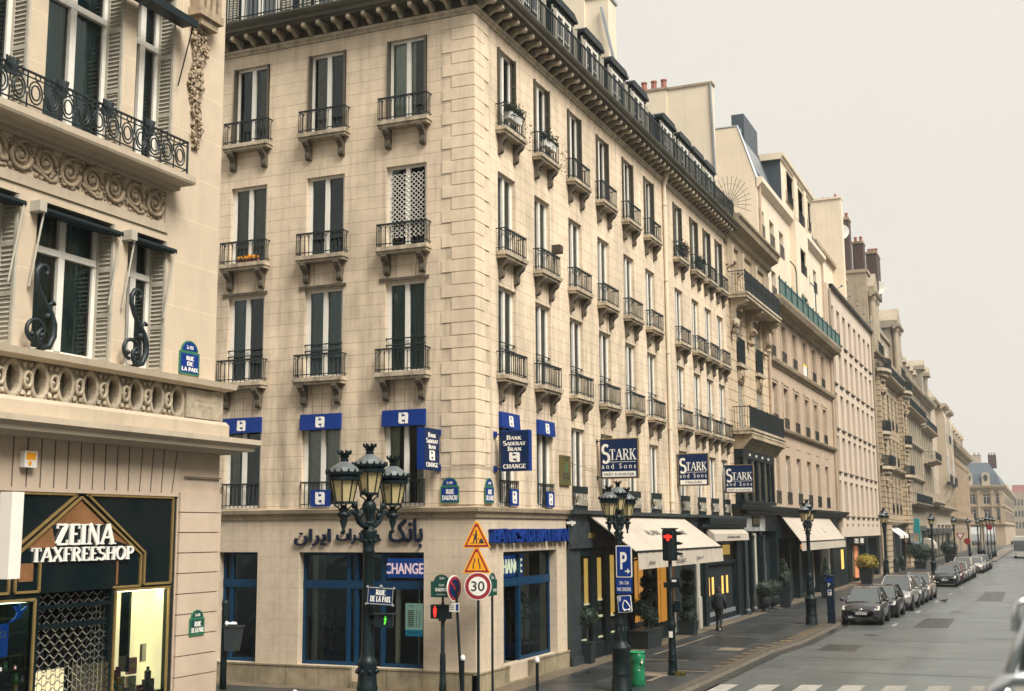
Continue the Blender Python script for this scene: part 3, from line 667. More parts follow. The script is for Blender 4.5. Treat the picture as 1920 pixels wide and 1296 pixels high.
# mansard, dormers, roof rail, chimneys
b = MB(); b.sweep([(-.5, 19.15), (-.62, 21.6), (-1.2, 22.4), (-7.5, 23.2), (-7.5, 19.15)], [(-16, 0, 0, -1), (0, 0, 1, -1), (0, 29.0, 1, 0)]); obj('mansard_roof', b, M['slate'], BK)
b = MB(); b.sweep([(-.50, 21.58), (-.60, 21.74), (-1.26, 22.52), (-1.3, 22.46), (-.66, 21.58)], [(-16, 0, 0, -1), (0, 0, 1, -1), (0, 29.0, 1, 0)]); obj('roof_edge', b, M['zinc'], BK)
def dormer(face, u):
    P = PE() if face == 'E' else PS()
    d = MB(); d.fbox(P, u-.36, u-.12, -1.2, -.30, 19.2, 21.5); d.fbox(P, u+WW+.12, u+WW+.36, -1.2, -.30, 19.2, 21.5); d.fbox(P, u-.36, u+WW+.36, -1.2, -.28, 21.5, 21.62)
    o = obj('dormer', d, M['paint'], BK)
    d = MB(); d.fbox(P, u-.46, u+WW+.46, -1.5, -.18, 21.62, 21.74); d.prism([(u-.46, 21.74), (u+WW+.46, 21.74), (u+WW+.2, 21.9), (u-.2, 21.9)], lambda p, q, w: P(p, w, q), -1.5, -.2); obj('dormer_roof', d, M['paint'], o, local=True)
    d = MB(); 
    for a in (0, .5, 1.0): x = u+WW*a; d.fbox(P, x-.06, x+.07, -.38, -.30, 19.25, 21.5)
    d.fbox(P, u-.12, u+WW+.12, -.39, -.31, 21.36, 21.5); d.fbox(P, u-.12, u+WW+.12, -.385, -.315, 20.6, 20.66); obj('frame', d, M['white'], o, local=True)
    d = MB(); d.poly([P(u-.1, -.36, 19.2), P(u+WW+.1, -.36, 19.2), P(u+WW+.1, -.36, 21.5), P(u-.1, -.36, 21.5)]); obj('pane', d, M['pane_far'], o, local=True)
    d = MB(); d.add(_lv1, Matrix.Translation(P(u-.54, -.26, 19.5)) @ Matrix.Rotation(0 if face == 'S' else pi/2, 4, 'Z')); obj('shutter', d, M['cream_paint'], o, local=True)
    d = MB(); d.add(_lv1, Matrix.Translation(P(u+WW+.16, -.26, 19.5)) @ Matrix.Rotation(0 if face == 'S' else pi/2, 4, 'Z')); obj('shutter', d, M['cream_paint'], o, local=True)
_lv1 = MB()
for k in range(24): _lv1.box(0, .38, 0, .03, k*.08, k*.08+.05)
_lv1.box(0, .04, -.01, .04, 0, 1.95); _lv1.box(.34, .38, -.01, .04, 0, 1.95)
for u in RC: dormer('E', u)
for u in LC[:3]: dormer('S', u)
b = MB(); P = PE(); Q = PS()
for PP, a0, a1 in ((PE(.52), -.52, 29.4), (PS(-.52), -14, .52)):
    b.fbox(PP, a0, a1, -.025, .025, 20.12, 20.17); b.fbox(PP, a0, a1, -.015, .015, 19.36, 19.39)
    n = int((a1-a0)/.145)
    for i in range(n+1): u = a0+(a1-a0)*i/n; b.fbox(PP, u-.011, u+.011, -.013, .013, 19.2, 20.14)
    for i in range(0, n+1, 12): u = a0+(a1-a0)*i/n; b.fbox(PP, u-.025, u+.025, -.025, .025, 19.2, 20.3)
obj('roof_railing', b, M['iron'], BK)
b = MB(); b.tube([(.52, y, z) for y, z in ((29.4, 20.15), (29.4, 19.2))], .02); b.tube([(.52, 29.4, 20.15), (-.8, 29.4, 20.15)], .02)
for k in range(15): a = R(-20+k*12.5); b.tube([(.3, 29.42, 20.2), (.3+1.25*cos(a)*.9, 29.42, 20.2+1.45*sin(a))], .013, 4)
for rr in (.5, .95): b.tube([(.3+rr*cos(R(t))*.9, 29.42, 20.2+rr*1.1*sin(R(t))) for t in range(-20, 156, 15)], .008, 4)
obj('spiked_fan', b, M['iron'], BK)
def stack(root, x0, x1, y0, y1, z0, z1, mat_, pots=0, cap='zinc', capz=.12):
    d = MB(); d.box(x0, x1, y0, y1, z0, z1); o = obj('chimney', d, M[mat_], root)
    d = MB(); d.box(x0-.06, x1+.06, y0-.06, y1+.06, z1, z1+capz); obj('chimney_cap', d, M[cap], o, local=True)
    for i in range(pots):
        d = MB(); t = (i+.5)/pots; d.lathe([(.16, 0), (.14, .5), (.17, .52), (.17, .6)], (x0+(x1-x0)*t, (y0+y1)/2, z1+capz), 10); obj('chimney_pot', d, M['terracotta'], o, local=True)
    return o
stack(BK, -4.4, -2.86, 17.2, 18.6, 22, 26.85, 'cream'); stack(BK, -2.86, -1.84, 17.35, 18.4, 22, 26.5, 'cream')
stack(BK, -4.2, -2.62, 28.85, 29.9, 22, 26.45, 'cream', 3, 'trim'); stack(BK, -2.62, -.30, 28.95, 29.5, 19.5, 26.42, 'cream', 0, 'trim')
b = MB(); b.tube([(-.22, 28.9, 21.6), (-.34, 28.9, 26.4)], .06, 6); b.tube([(-2.1, 17.2, 26.0), (-1.5, 17.0, 23.4)], .07, 5); obj('flashing', b, M['zinc'], BK)
b = MB(); b.tube([(.10, 18.40, 18.3), (.10, 18.40, 4.9)], .075, 8)
for z in (17.4, 14.2, 11.2, 8.1, 5.2): b.lathe([(.10, 0), (.10, .12)], (.10, 18.40, z), 8)
b.tube([(.3, 18.40, 18.9), (.10, 18.40, 18.3)], .09, 8); obj('drainpipe', b, M['cream'], BK)
# shop front frames of the bank
def shopframe(P, u0, u1, z0, z1, bars, tr=(2.58, 2.80), dep=-.26):
    d = MB(); d.fbox(P, u0, u0+.09, dep-.06, dep+.04, z0, z1); d.fbox(P, u1-.09, u1, dep-.06, dep+.04, z0, z1); d.fbox(P, u0, u1, dep-.058, dep+.042, z1-.08, z1); d.fbox(P, u0, u1, dep-.058, dep+.042, z0, z0+.1)
    d.fbox(P, u0, u1, dep-.05, dep+.055, tr[0], tr[1])
    for x in bars: d.fbox(P, x-.06, x+.06, dep-.057, dep+.046, z0, z1)
    o = obj('shop_window', d, M['blue_frame'], BK)
    d = MB(); d.poly([P(u0, dep, z0), P(u1, dep, z0), P(u1, dep, z1), P(u0, dep, z1)]); obj('pane', d, M['shop_glass'], o, local=True); return o
shopframe(PS(), -8.05, -6.73, .54, 3.56, [-7.75]); shopframe(PS(), -5.36, -3.62, .54, 3.56, [-3.9]); shopframe(PS(), -2.9, -1.48, .54, 3.56, [-2.82]); shopframe(PS(), -13.6, -9.6, .54, 3.56, [-11.6])
shopframe(PE(), 3.44, 5.80, .50, 3.54, [3.46]); 
d = MB(); P = PE(); d.fbox(P, 1.78, 3.5, -.3, -.2, 2.58, 2.8); d.fbox(P, 1.78, 3.5, -.3, -.2, 3.46, 3.54); d.fbox(P, 1.80, 2.0, -.75, -.68, .06, 2.58); d.fbox(P, 3.30, 3.44, -.75, -.66, .06, 2.58); d.fbox(P, 2.0, 3.3, -.76, -.70, .06, .3); d.fbox(P, 2.62, 2.70, -.76, -.69, .06, 2.58)
P = PS(); d.fbox(P, -3.62, -2.9, -.3, -.2, 2.58, 2.8); d.fbox(P, -3.60, -3.5, -.62, -.55, .18, 2.58); d.fbox(P, -2.98, -2.9, -.62, -.55, .18, 2.58); d.fbox(P, -3.62, -2.9, -.62, -.56, .18, .5)
dr = obj('door', d, M['blue_frame'], BK)
d = MB(); P = PE(); d.poly([P(1.8, -.72, .06), P(3.44, -.72, .06), P(3.44, -.72, 2.6), P(1.8, -.72, 2.6)]); d.poly([P(1.8, -.27, 2.8), P(3.44, -.27, 2.8), P(3.44, -.27, 3.5), P(1.8, -.27, 3.5)]); P = PS(); d.poly([P(-3.62, -.59, .18), P(-2.9, -.59, .18), P(-2.9, -.59, 3.5), P(-3.62, -.59, 3.5)]); obj('pane', d, M['shop_glass'], dr, local=True)
d = MB(); d.fbox(PE(), 3.30, 3.46, -.72, -.27, 0, .46); d.fbox(PS(), -3.64, -3.60, -.6, -.3, 0, .5); obj('door_cheek', d, M['plinth'], BK)
# lit CHANGE boxes
d = MB(); d.fbox(PS(), -2.90, -1.58, -.36, -.30, 2.88, 3.40); o = obj('lit_sign', d, M['blue_lit'], BK); d = MB(); text(d, 'CHANGE', PS(), (-2.82, -1.66, 2.98, 3.27), -.30, -.28, .012); obj('lettering', d, M['change_lit'], o, local=True)
d = MB(); d.fbox(PE(), 2.0, 3.95, -.37, -.31, 2.82, 3.42); o = obj('lit_sign', d, M['blue_lit'], BK); d = MB(); text(d, 'CHANGE', PE(), (2.18, 3.84, 2.92, 3.32), -.31, -.29, .012); obj('lettering', d, M['change_lit2'], o, local=True)
# rates poster, reflected strips inside
d = MB(); d.fbox(PS(), -2.21, -1.70, -.36, -.33, 1.52, 2.21); d.c = 1; d.fbox(PS(), -2.21, -1.70, -.36, -.33, 1.35, 1.52); d.c = 2
for k in range(9): d.fbox(PS(), -2.14, -1.95, -.33, -.326, 1.60+k*.05, 1.63+k*.05)
d.c = 3
for k in range(9):
    for q in (0, 1): d.fbox(PS(), -1.90+q*.1, -1.85+q*.1, -.33, -.326, 1.605+k*.05, 1.625+k*.05)
text(d, 'CHANGE', PS(), (-2.12, -1.95, 2.12, 2.16), -.33, -.326); text(d, 'taux du jour', PS(), (-2.1, -1.8, 1.42, 1.46), -.33, -.326)
obj('rates_poster', d, [M['poster'], M['poster_blue'], M['bronze'], M['letter_dark']], BK)
d = MB(); d.fbox(PS(), -2.66, -2.54, -.7, -.62, .5, 2.75); d.fbox(PS(), -5.24, -5.06, -.9, -.5, .5, 3.5); d.fbox(PS(), -7.9, -7.8, -.6, -.5, .6, 3.5); d.fbox(PS(), -1.86, -1.84, -.45, -.43, .6, 2.6); d.fbox(PE(), 5.4, 5.6, -1.2, -1.0, .5, 2.5); obj('reflected_strip', d, M['curtain'], BK)  # pale reflections in the bank glass built as solid strips
# persian and latin letters standing off the wall
d = MB()
for s, bx in (('\ufee5\ufe8d\ufead\ufef3\ufe8d', (-5.49, -4.33, 3.74, 4.20)), ('\ufe95\ufe8d\ufead\ufea9\ufeba', (-4.14, -2.76, 3.78, 4.20)), ('\ufb8f\ufee8\ufe91', None), ('\ufb8f\ufee7\ufe8e\ufe91', (-2.50, -1.50, 3.68, 4.44))):
    if bx: text(d, s, PS(), bx, .03, .11, .012)
obj('persian_letters', d, M['letter_navy'], BK)
d = MB(); 
for s, a0, a1 in (('BANK', .78, 2.42), ('SADERAT', 2.50, 4.94), ('IRAN', 5.02, 6.47)): serif(d, s, PE(), (a0, a1, 3.80, 4.15), .03, .19, .26, .12)
obj('bank_letters', d, M['blue'], BK)
# blue canopies with the emblem over the entresol windows and panels on the guards
def canopy(face, u):
    P = PS() if face == 'S' else PE()
    d = MB(); d.prism([(.0, 7.37), (.08, 7.37), (.11, 6.93), (.0, 6.93)], lambda p, q, w: P(w, p, q), u-.02, u+WW+.02); o = obj('canopy', d, M['blue'], BK)
    d = MB(); logo(d, lambda uu, oo, zz: P(uu, oo+(7.37-zz)*.068+.081, zz), u+.50, u+.79, 6.99, 7.29, 0, .006); obj('emblem', d, M['letter'], o, local=True)
for u in LC[:3]: canopy('S', u)
for u in RC[:2]: canopy('E', u)
def guard_panel(face, u):
    P = PS() if face == 'S' else PE()
    d = MB(); d.fbox(P, u, u+.62, .07, .10, 4.80, 5.26); o = obj('emblem_panel', d, M['blue'], BK); d = MB(); logo(d, P, u+.16, u+.46, 4.86, 5.20, .10, .106); obj('emblem', d, M['letter'], o, local=True)
guard_panel('S', -4.98); guard_panel('E', 2.1); guard_panel('E', 4.86)
# letters STARK in the entresol guards further along
for u in RC[2:]:
    d = MB(); P = PE(); d.fbox(P, u, u+WW, .05, .08, 5.28, 5.5); d.fbox(P, u, u+WW, .05, .07, 4.74, 4.9); 
    o = obj('guard_band', d, M['iron'], BK); d = MB(); serif(d, 'STARK', P, (u+.06, u+WW-.06, 4.90, 5.26), .09, .13, .13, .06, ser=.06); obj('lettering', d, M['cream_paint'], o, local=True)
for u in LC[:3]:
    d = MB(); d.fbox(PS(), u-.18, u+WW+.10, .0, .05, 10.97, 11.05); obj('lintel', d, M['corbel'], BK)
# hairline cables
d = MB(); d.tube([(-1.1, -.055, 5.78), (0.055, -.055, 5.80), (.055, 1.2, 5.79)], .008, 4); d.tube([(-.9, -.052, 5.05), (-.9, -.052, 5.5), (-.7, -.052, 5.52), (-.7, -.052, 5.78)], .006, 4); d.tube([(.05, 6.9, 6.2), (.05, 9.4, 6.1), (.05, 9.4, 5.2)], .008, 4); obj('cable', d, M['iron'], BK)
# ================================================================ left building with the perfume shop
LB = thing('ornate_shop_building', 'ornate cream stone building with carved frieze and gold trimmed perfume shop at street level', 'building', (-4, -16, 0))
P = PE(); YE = -11.10
low = [(-15.5, -13.82, 6.78, 9.08), (-13.5, -12.52, 6.78, 9.08), (-18.4, -15.85, 6.78, 9.08)]
hi = [(-15.5, -13.82, 10.25, 13.5), (-13.5, -12.52, 10.25, 13.5), (-18.4, -15.85, 10.25, 13.5)]
b = MB(); wall(b, P, -24, YE, 6.62, 17, low+hi, .38); b.poly([(0, YE, 5.5), (-9, YE, 5.5), (-9, YE, 17), (0, YE, 17)]); b.poly([(0, -24, 0), (-9, -24, 0), (-9, -24, 17), (0, -24, 17)]); b.poly([(-9, -24, 0), (-9, YE, 0), (-9, YE, 17), (-9, -24, 17)])
obj('wall', b, M['stone_left'], LB)
b = MB(); b.prism([(.25, 17), (.25, 17.3), (-1.4, 20), (-8, 20), (-9, 17)], lambda p, q, w: (p, w, q), -24, YE+.2); obj('roof', b, M['slate'], LB)
# ground floor: voussoirs and pier blocks
b = MB(); wall(b, P, -24, -11.99, 4.72, 6.07, [], .3); b.fbox(P, -11.99, -10.85, -.6, -.02, 0, 6.07); b.fbox(P, -24, -18.4, -.5, 0, 0, 4.72); b.poly([(-.02, -10.86, 0), (-8.9, -10.86, 0), (-8.9, -10.86, 5.6), (-.02, -10.86, 5.6)])
obj('ground_floor_wall', b, M['stone_pier'], LB)
b = MB()
for i in range(14):
    z0 = .0+i*.345-.02; b.fbox(P, -11.97, -10.83, -.02, .03, max(0, z0), z0+.328)
obj('pier_blocks', b, M['stone_pier'], LB)
b = MB()
for i in range(26):
    u = -12.18-i*.272; k = .12 if i < 1 else .05 if i < 4 else 0
    b.prism([(u-.011, 4.78), (u+.011, 4.78), (u+.011+k, 5.54), (u-.011+k, 5.54)], lambda p, q, w: P(p, w, q), .0005, .004)
b.fbox(P, -11.86, -10.86, .0, .031, 5.06, 5.075); obj('arch_joints', b, M['corbel'], LB)
endp = lambda y1: [(0, -24, 1, 0), (0, y1, 1, 1), (-9, y1, 0, 1)]
b = MB(); b.sweep([(-.02, 5.50), (.18, 5.50), (.24, 5.56), (.42, 5.56), (.44, 5.62), (.52, 5.68), (.52, 5.77), (-.02, 5.83)], endp(-10.86)); obj('lower_cornice', b, M['stone_plain'], LB)
b = MB(); b.sweep([(-.02, 5.80), (.10, 5.80), (.10, 6.02), (.06, 6.08), (-.02, 6.08)], endp(-10.86)); b.sweep([(-.02, 6.63), (.10, 6.63), (.22, 6.67), (.24, 6.77), (-.02, 6.80)], endp(-10.95)); obj('ledge', b, M['stone_plain'], LB)
# pierced band of ovals
cy = [-12.15-.525*i for i in range(12)]
ov = [(c-.125, c+.125, 6.13, 6.56) for c in cy]
b = MB(); wall(b, PE(.0), -24, YE+.05, 6.06, 6.66, ov, .14); b.fbox(P, -11.93, -10.90, .0, .055, 6.10, 6.60)
for c in cy:
    n = len(b.v); K = 20
    for (ra, rz_, o) in ((.13, .22, -.08), (.13, .22, .025), (.14, .23, .035), (.185, .275, .035), (.20, .29, .02), (.20, .29, -.01)):
        for i in range(K): a = 2*pi*i/K; b.v.append(P(c+ra*cos(a), o, 6.345+rz_*sin(a)))
    for k in range(5):
        for i in range(K): j = (i+1) % K; b.f.append((n+k*K+i, n+k*K+j, n+(k+1)*K+j, n+(k+1)*K+i)); b.m.append(0)
    for zz, rr in ((6.345, .075),):
        b.tube([P(c-.2625+rr*cos(R(t)), .05, zz+rr*1.5*sin(R(t))) for t in range(0, 360, 30)], .028, 5, closed=True)
        b.blob(P(c-.2625, .02, 6.345), .04, 6, 4)
    for s in (-.06, .06): b.blob(P(c-.2625+s, .02, 6.15), .05, 5, 3, .3); b.blob(P(c-.2625+s, .02, 6.56), .045, 5, 3, .3)
obj('pierced_band', b, CACHE.setdefault('band', mat('weathered_band', (.40, .34, .25), .9, var=.3, scale=6, bump=.3, streak=.4, blotch=.3)), LB)
b = MB(); b.fbox(P, -24, YE-.02, -.17, -.145, 6.06, 6.66); obj('band_backing', b, M['corbel'], LB)  # stone behind the holes coloured dark for the shade inside them
b = MB(); 
for s, z, w in (('GALERIE', 6.47, .34), ('M. JOAILLIERS - DE PARIS', 6.37, .62), ('ORFEVRE', 6.28, .40)): text(b, s, P, (-11.42-w/2, -11.42+w/2, z, z+.055), .055, .058)
obj('stone_inscription', b, M['carved'], LB)
# windows
def lwin(u0, z0, h, w): window(LB, 'E', 0, u0, z0, w, h, kind='transom', dep=.34, curtain=[(.03, .42, 'curtain_teal', .46), (.62, .97, 'curtain_teal', .50), (.44, .56, 'curtain', .52)])
def lshut(u0, z0, h, w=.34):
    o = bpy.data.objects.new('shutter', louver_mesh(w, h, 'cream_paint')); COL.objects.link(o); o.parent = LB; o.location = Vector((-w+.03, u0, z0))-WL[LB.name]
for z0, h in ((6.80, 2.26), (10.27, 3.2)):
    for u0, w in ((-15.49, 1.66), (-13.49, .96), (-18.38, 2.52)): lwin(u0, z0, h, w); lshut(u0+w-.055, z0, h)
b = MB(); b.poly([(-1.4, -23, 5.9), (-1.4, -11.4, 5.9), (-1.4, -11.4, 16), (-1.4, -23, 16)]); b.poly([(-.4, -23, 9.3), (-.4, -11.4, 9.3), (-1.4, -11.4, 9.3), (-1.4, -23, 9.3)]); obj('interior', b, M['inside'], LB)
# blind boxes with arms, iron scrolls
for u0, u1 in ((-15.62, -13.72), (-13.62, -12.38), (-18.4, -15.80)):
    b = MB(); b.prism([(-.3, 8.96), (.12, 8.86), (.15, 8.90), (.14, 8.95), (-.3, 9.08)], lambda p, q, w: (p, w, q), u0+.1, u1-.06); o = obj('blind_box', b, M['paint'], LB)
    b = MB()
    for u in (u0+.12, u1-.10): b.tube([(.13, u, 8.88), (.05, u-.14, 7.72)], .016, 6)
    b.box(-.02, .2, u0-.04, u0+.10, 8.86, 9.02); obj('blind_arm', b, M['cream_paint'], o, local=True)
def scroll(u):
    b = MB(); f = lambda p, q: (.16, u+p, q)
    s = [f(.10, 7.93), f(.13, 7.99), f(.08, 8.05), f(-.02, 8.04), f(-.09, 7.95), f(-.09, 7.82), f(-.02, 7.66), f(.10, 7.50), f(.23, 7.36), f(.30, 7.20), f(.30, 7.02), f(.22, 6.86), f(.10, 6.82), f(.0, 6.90), f(-.02, 7.02), f(.06, 7.10), f(.14, 7.06)]
    b.tube(s, [.035, .035, .04, .045, .045, .04, .04, .042, .05, .055, .055, .05, .045, .04, .035, .03, .03], 8)
    b.tube([f(-.06+.17*cos(R(t)), 7.06+.16*sin(R(t))) for t in range(-60, 261, 20)], .032, 7); b.tube([f(.16, 7.46), f(.26, 7.54), f(.30, 7.50)], .03, 6)
    b.blob(f(.06, 7.0), .05); b.blob(f(-.13, 7.0), .045); b.blob(f(.11, 7.94), .05); b.blob(f(.16, 7.30), .06, 6, 4, .2); b.tube([f(.12, 6.84), (-.02, u+.12, 6.79)], .03)
    obj('iron_scroll', b, M['iron'], LB, True)
scroll(-15.52); scroll(-13.46); scroll(-17.6)
# frieze with scrollwork, upper slab and iron balcony
b = MB(); wall(b, PE(.03), -24, -12.55, 9.22, 10.06, [(-23, -12.64, 9.38, 9.93)], .06); obj('frieze_frame', b, M['stone_plain'], LB)
b = MB(); b.fbox(P, -23, -12.60, -.04, -.01, 9.36, 9.95)
for i in range(9):
    c = -12.93-i*.50; sg = 1 if i % 2 else -1; pts = []
    for t in range(0, 640, 25): rr = .225*(1-t/760); pts.append(P(c+rr*cos(R(t*sg)), .03, 9.655+rr*1.02*sin(R(t*sg))))
    b.tube(pts, [.042*(1-.5*k/len(pts)) for k in range(len(pts))], 6)
    for q in range(26):
        a = q*14+random.uniform(-6, 6); rr = random.uniform(.21, .29); b.blob(P(c+rr*cos(R(a)), random.uniform(-.01, .03), 9.655+rr*sin(R(a))), random.uniform(.018, .045), 5, 3, .4, (.8, 1.2, 1.2))
    b.blob(P(c, .03, 9.655), .06, 7, 4, .25)
    b.tube([P(c+.25, .02, 9.655-.22*sg), P(c+.1, .03, 9.655-.25*sg), P(c-.2, .02, 9.655-.1*sg)], .035, 5)
obj('carved_frieze', b, M['carved'], LB, True)
b = MB(); b.sweep([(-.05, 10.0), (.14, 10.0), (.16, 10.06), (.46, 10.06), (.48, 10.10), (.48, 10.20), (-.05, 10.22)], [(0, -24, 1, 0), (0, -12.42, 1, 0)]); obj('balcony_slab', b, M['stone_plain'], LB)
b = MB(); o0 = .34; u0, u1 = -20, -12.50
for z, r in ((10.82, .022), (10.74, .012), (10.32, .014), (10.25, .012)): b.tube([P(u0, o0, z), P(u1, o0, z)], r, 5)
b.tube([P(u1, o0, 10.2), P(u1, o0, 10.84)], .022, 5); b.tube([P(u1, o0, 10.82), P(u1, 0, 10.82)], .016, 5); b.tube([P(u1, o0, 10.32), P(u1, 0, 10.32)], .012, 5)
k = 0; u = u1-.20
while u > u0:
    for rr in (.155, .10): b.tube([P(u+rr*.82*cos(R(t)), o0, 10.53+rr*1.12*sin(R(t))) for t in range(0, 360, 24)], .014, 5, closed=True)
    b.tube([P(u-.165+.045*cos(R(t)), o0, 10.53+.045*sin(R(t))) for t in range(0, 360, 45)], .012, 4, closed=True); b.tube([P(u+.03+.05*cos(R(t)), o0, 10.77+.05*sin(R(t))) for t in range(0, 360, 45)], .010, 4, closed=True)
    b.tube([P(u-.165, o0, 10.26), P(u-.165, o0, 10.48)], .012, 4); b.tube([P(u-.165, o0, 10.58), P(u-.165, o0, 10.8)], .012, 4)
    k += 1
    if k % 3 == 0:
        c = u-.16
        for q in (-2, -1, 0, 1, 2): b.tube([P(c, o0, 10.70), P(c+q*.04, o0+.02, 10.80), P(c+q*.055, o0+.03, 10.91)], [.02, .03, .018], 5)
        b.fbox(P, c-.11, c+.11, o0-.02, o0+.02, 10.66, 10.80)
    u -= .33
obj('iron_balcony', b, M['iron'], LB)
# garland carved on the corner pier and its console
b = MB(); rg = random.Random(5); 
for i in range(420):
    t = rg.random(); z = 13.18-2.25*t; w = (.20*(1-.6*t)*(.65+.45*abs(sin(t*8.5+.6)))+.02)
    b.blob(P(-11.93+rg.uniform(-w, w)+.05*sin(t*9), rg.uniform(-.01, .05)+.05*(1-t), z), rg.uniform(.018, .052)*(1-.3*t), 5, 3, .5, (.8, rg.uniform(.5, 1.5), rg.uniform(.5, 1.6)))
for i in range(16): u = -11.93+.13*sin(i*2.1); z = 13.05-i*.13; b.tube([P(u, .06, z), P(u+.08*cos(i), .09, z-.06), P(u+.02, .06, z-.16)], [.022, .018, .006], 5)
obj('carved_garland', b, M['carved'], LB, True)
b = MB(); b.fbox(P, -12.2, -11.52, 0, .28, 13.35, 13.5); b.fbox(P, -12.1, -11.6, 0, .22, 13.2, 13.35)
for q in range(4): b.fbox(P, -12.15+q*.17, -12.05+q*.17, 0, .24, 13.5, 14.2)
obj('console', b, M['carved'], LB)
b = MB(); b.fbox(P, -16, -12.42, .06, .40, 13.0, 13.07); b.fbox(P, -16, -12.42, .36, .42, 12.94, 13.07); b.tube([P(-12.42, .3, 13.0), P(-12.5, .08, 11.9)], .012, 4); obj('blind_box', b, M['paint'], LB)
# ---- shop front
SF = MB(); wall(SF, PE(-.04), -18.4, -11.99, 0, 4.74, [(-15.02, -13.50, 0, 3.24, .9), (-13.40, -12.14, .35, 3.20, .08), (-16.4, -15.14, .35, 3.14, .08)], .1); sf = obj('shop_front', SF, M['shop_black'], LB)
def trim(pts, w=.035, o=-.035):
    d = MB()
    for (a, c), (e, f) in zip(pts, pts[1:]):
        L = math.hypot(e-a, f-c); nx, nz = -(f-c)/L*w/2, (e-a)/L*w/2
        d.prism([(a+nx, c+nz), (e+nx, f+nz), (e-nx, f-nz), (a-nx, c-nz)], lambda p, q, ww: P(p, ww, q), o-.005, o+.025)
    return d
d = MB()
for pts in ([(-17.5, 4.69), (-14.36, 4.70)], [(-14.36, 4.70), (-15.55, 3.90)], [(-14.18, 4.70), (-12.10, 4.70), (-12.10, 3.28), (-12.77, 3.28), (-12.77, 3.79), (-14.14, 4.70)], [(-14.27, 4.66), (-15.52, 3.80), (-15.52, 3.28)], [(-14.27, 4.66), (-12.86, 3.76), (-12.86, 3.26), (-13.48, 3.26)], [(-15.52, 3.27), (-15.06, 3.27), (-15.06, 3.70)], [(-15.64, 3.9), (-15.64, 3.27), (-17.5, 3.27)],
            [(-12.10, 3.21), (-13.42, 3.21), (-13.42, .3)], [(-12.13, 3.21), (-12.13, .3)], [(-15.12, .3), (-15.12, 3.16), (-17.5, 3.16)]): d.add(trim(pts))
obj('gold_trim', d, M['gold'], sf, local=True)
d = MB(); f = lambda p, q, w: P(p, w, q); d.prism([(-14.27, 4.60), (-14.82, 4.24), (-13.72, 4.24)], f, -.039, -.030); d.prism([(-14.85, 4.2), (-15.35, 3.9), (-14.75, 3.9)], f, -.039, -.031); d.prism([(-13.66, 4.2), (-13.5, 4.0), (-13.1, 3.9)], f, -.039, -.031); d.fbox(P, -15.45, -15.18, -.039, -.03, 3.42, 3.68); d.fbox(P, -13.42, -13.38, -.039, -.03, 3.3, 3.68); obj('copper_panel', d, M['copper'], sf, local=True)
d = MB(); serif(d, 'ZEINA', P, (-14.79, -13.53, 3.94, 4.25), -.03, .0, .24, .10, ser=.10); serif(d, 'TAXFREESHOP', P, (-15.26, -13.06, 3.695, 3.90), -.03, .0, .22, .10, ser=.07); obj('shop_lettering', d, M['letter'], sf, local=True)
# door with the wavy roll grille
d = MB(); d.fbox(P, -15.02, -13.50, -.92, -.90, 0, 3.24); d.fbox(P, -15.0, -13.5, -.9, -.05, 3.0, 3.06); d.fbox(P, -14.95, -13.55, -.3, -.1, 2.70, 2.78); obj('door', d, M['shop_black'], sf, local=True)
d = MB(); 
for k in range(26):
    z = 3.18-k*.098; pts = [P(-15.0+i*.0475, -.14, z+.035*sin(i*pi/2+(pi if k % 2 else 0))) for i in range(33)]; d.tube(pts, .009, 4)
for k in range(17): u = -14.97+k*.09; d.tube([P(u, -.145, 3.2), P(u, -.145, .6)], .004, 3)
obj('roll_grille', d, M['chrome'], sf, local=True)
d = MB(); d.fbox(P, -14.5, -13.6, -.88, -.84, .7, 2.0); d.fbox(P, -14.85, -14.55, -.7, -.66, .5, 2.1); d.fbox(P, -14.42, -14.36, -.8, -.75, .5, 3.0); obj('door_display', d, M['lit_white'], sf, local=True)
# lit display on the right, green one on the left
d = MB(); d.poly([P(-13.4, -.5, .3), P(-12.1, -.5, .3), P(-12.1, -.5, 3.2), P(-13.4, -.5, 3.2)]); d.poly([P(-12.14, -.09, .3), P(-12.1, -.5, .3), P(-12.1, -.5, 3.2), P(-12.14, -.09, 3.2)]); d.poly([P(-13.4, -.12, 3.18), P(-12.14, -.12, 3.18), P(-12.1, -.5, 3.18), P(-13.4, -.5, 3.18)])
dl = obj('lit_display', d, M['lit_white'], sf, local=True)
d = MB(); d.poly([P(-13.38, -.08, 3.176), P(-12.16, -.08, 3.176), P(-12.16, -.3, 3.176), P(-13.38, -.3, 3.176)]); obj('ceiling_lamp', d, CACHE.setdefault('strip', mat('display_lamp', (1, .9, .65), .5, var=0, emit=2.6)), dl, local=True)
d = MB(); d.fbox(P, -13.4, -12.96, -.48, -.44, 2.12, 3.18); d.fbox(P, -12.98, -12.93, -.30, -.12, 1.9, 3.2); d.fbox(P, -13.4, -12.14, -.5, -.085, 1.50, 1.54); d.c = 1; d.fbox(P, -12.36, -12.20, -.4, -.39, 1.98, 2.28); d.c = 0; d.fbox(P, -12.36, -12.31, -.389, -.388, 2.0, 2.26); obj('display_frame', d, [M['shop_black'], M['letter']], dl, local=True)
d = MB(); d.poly([P(-18, -.75, .3), P(-15.1, -.75, .3), P(-15.1, -.75, 3.2), P(-18, -.75, 3.2)]); d.poly([P(-15.14, -.1, .3), P(-15.14, -.75, .3), P(-15.14, -.75, 3.2), P(-15.14, -.1, 3.2)]); d.poly([P(-18, -.1, .36), P(-15.1, -.1, .36), P(-15.1, -.75, .36), P(-18, -.75, .36)]); gd = obj('display_case', d, M['inside'], sf, local=True)
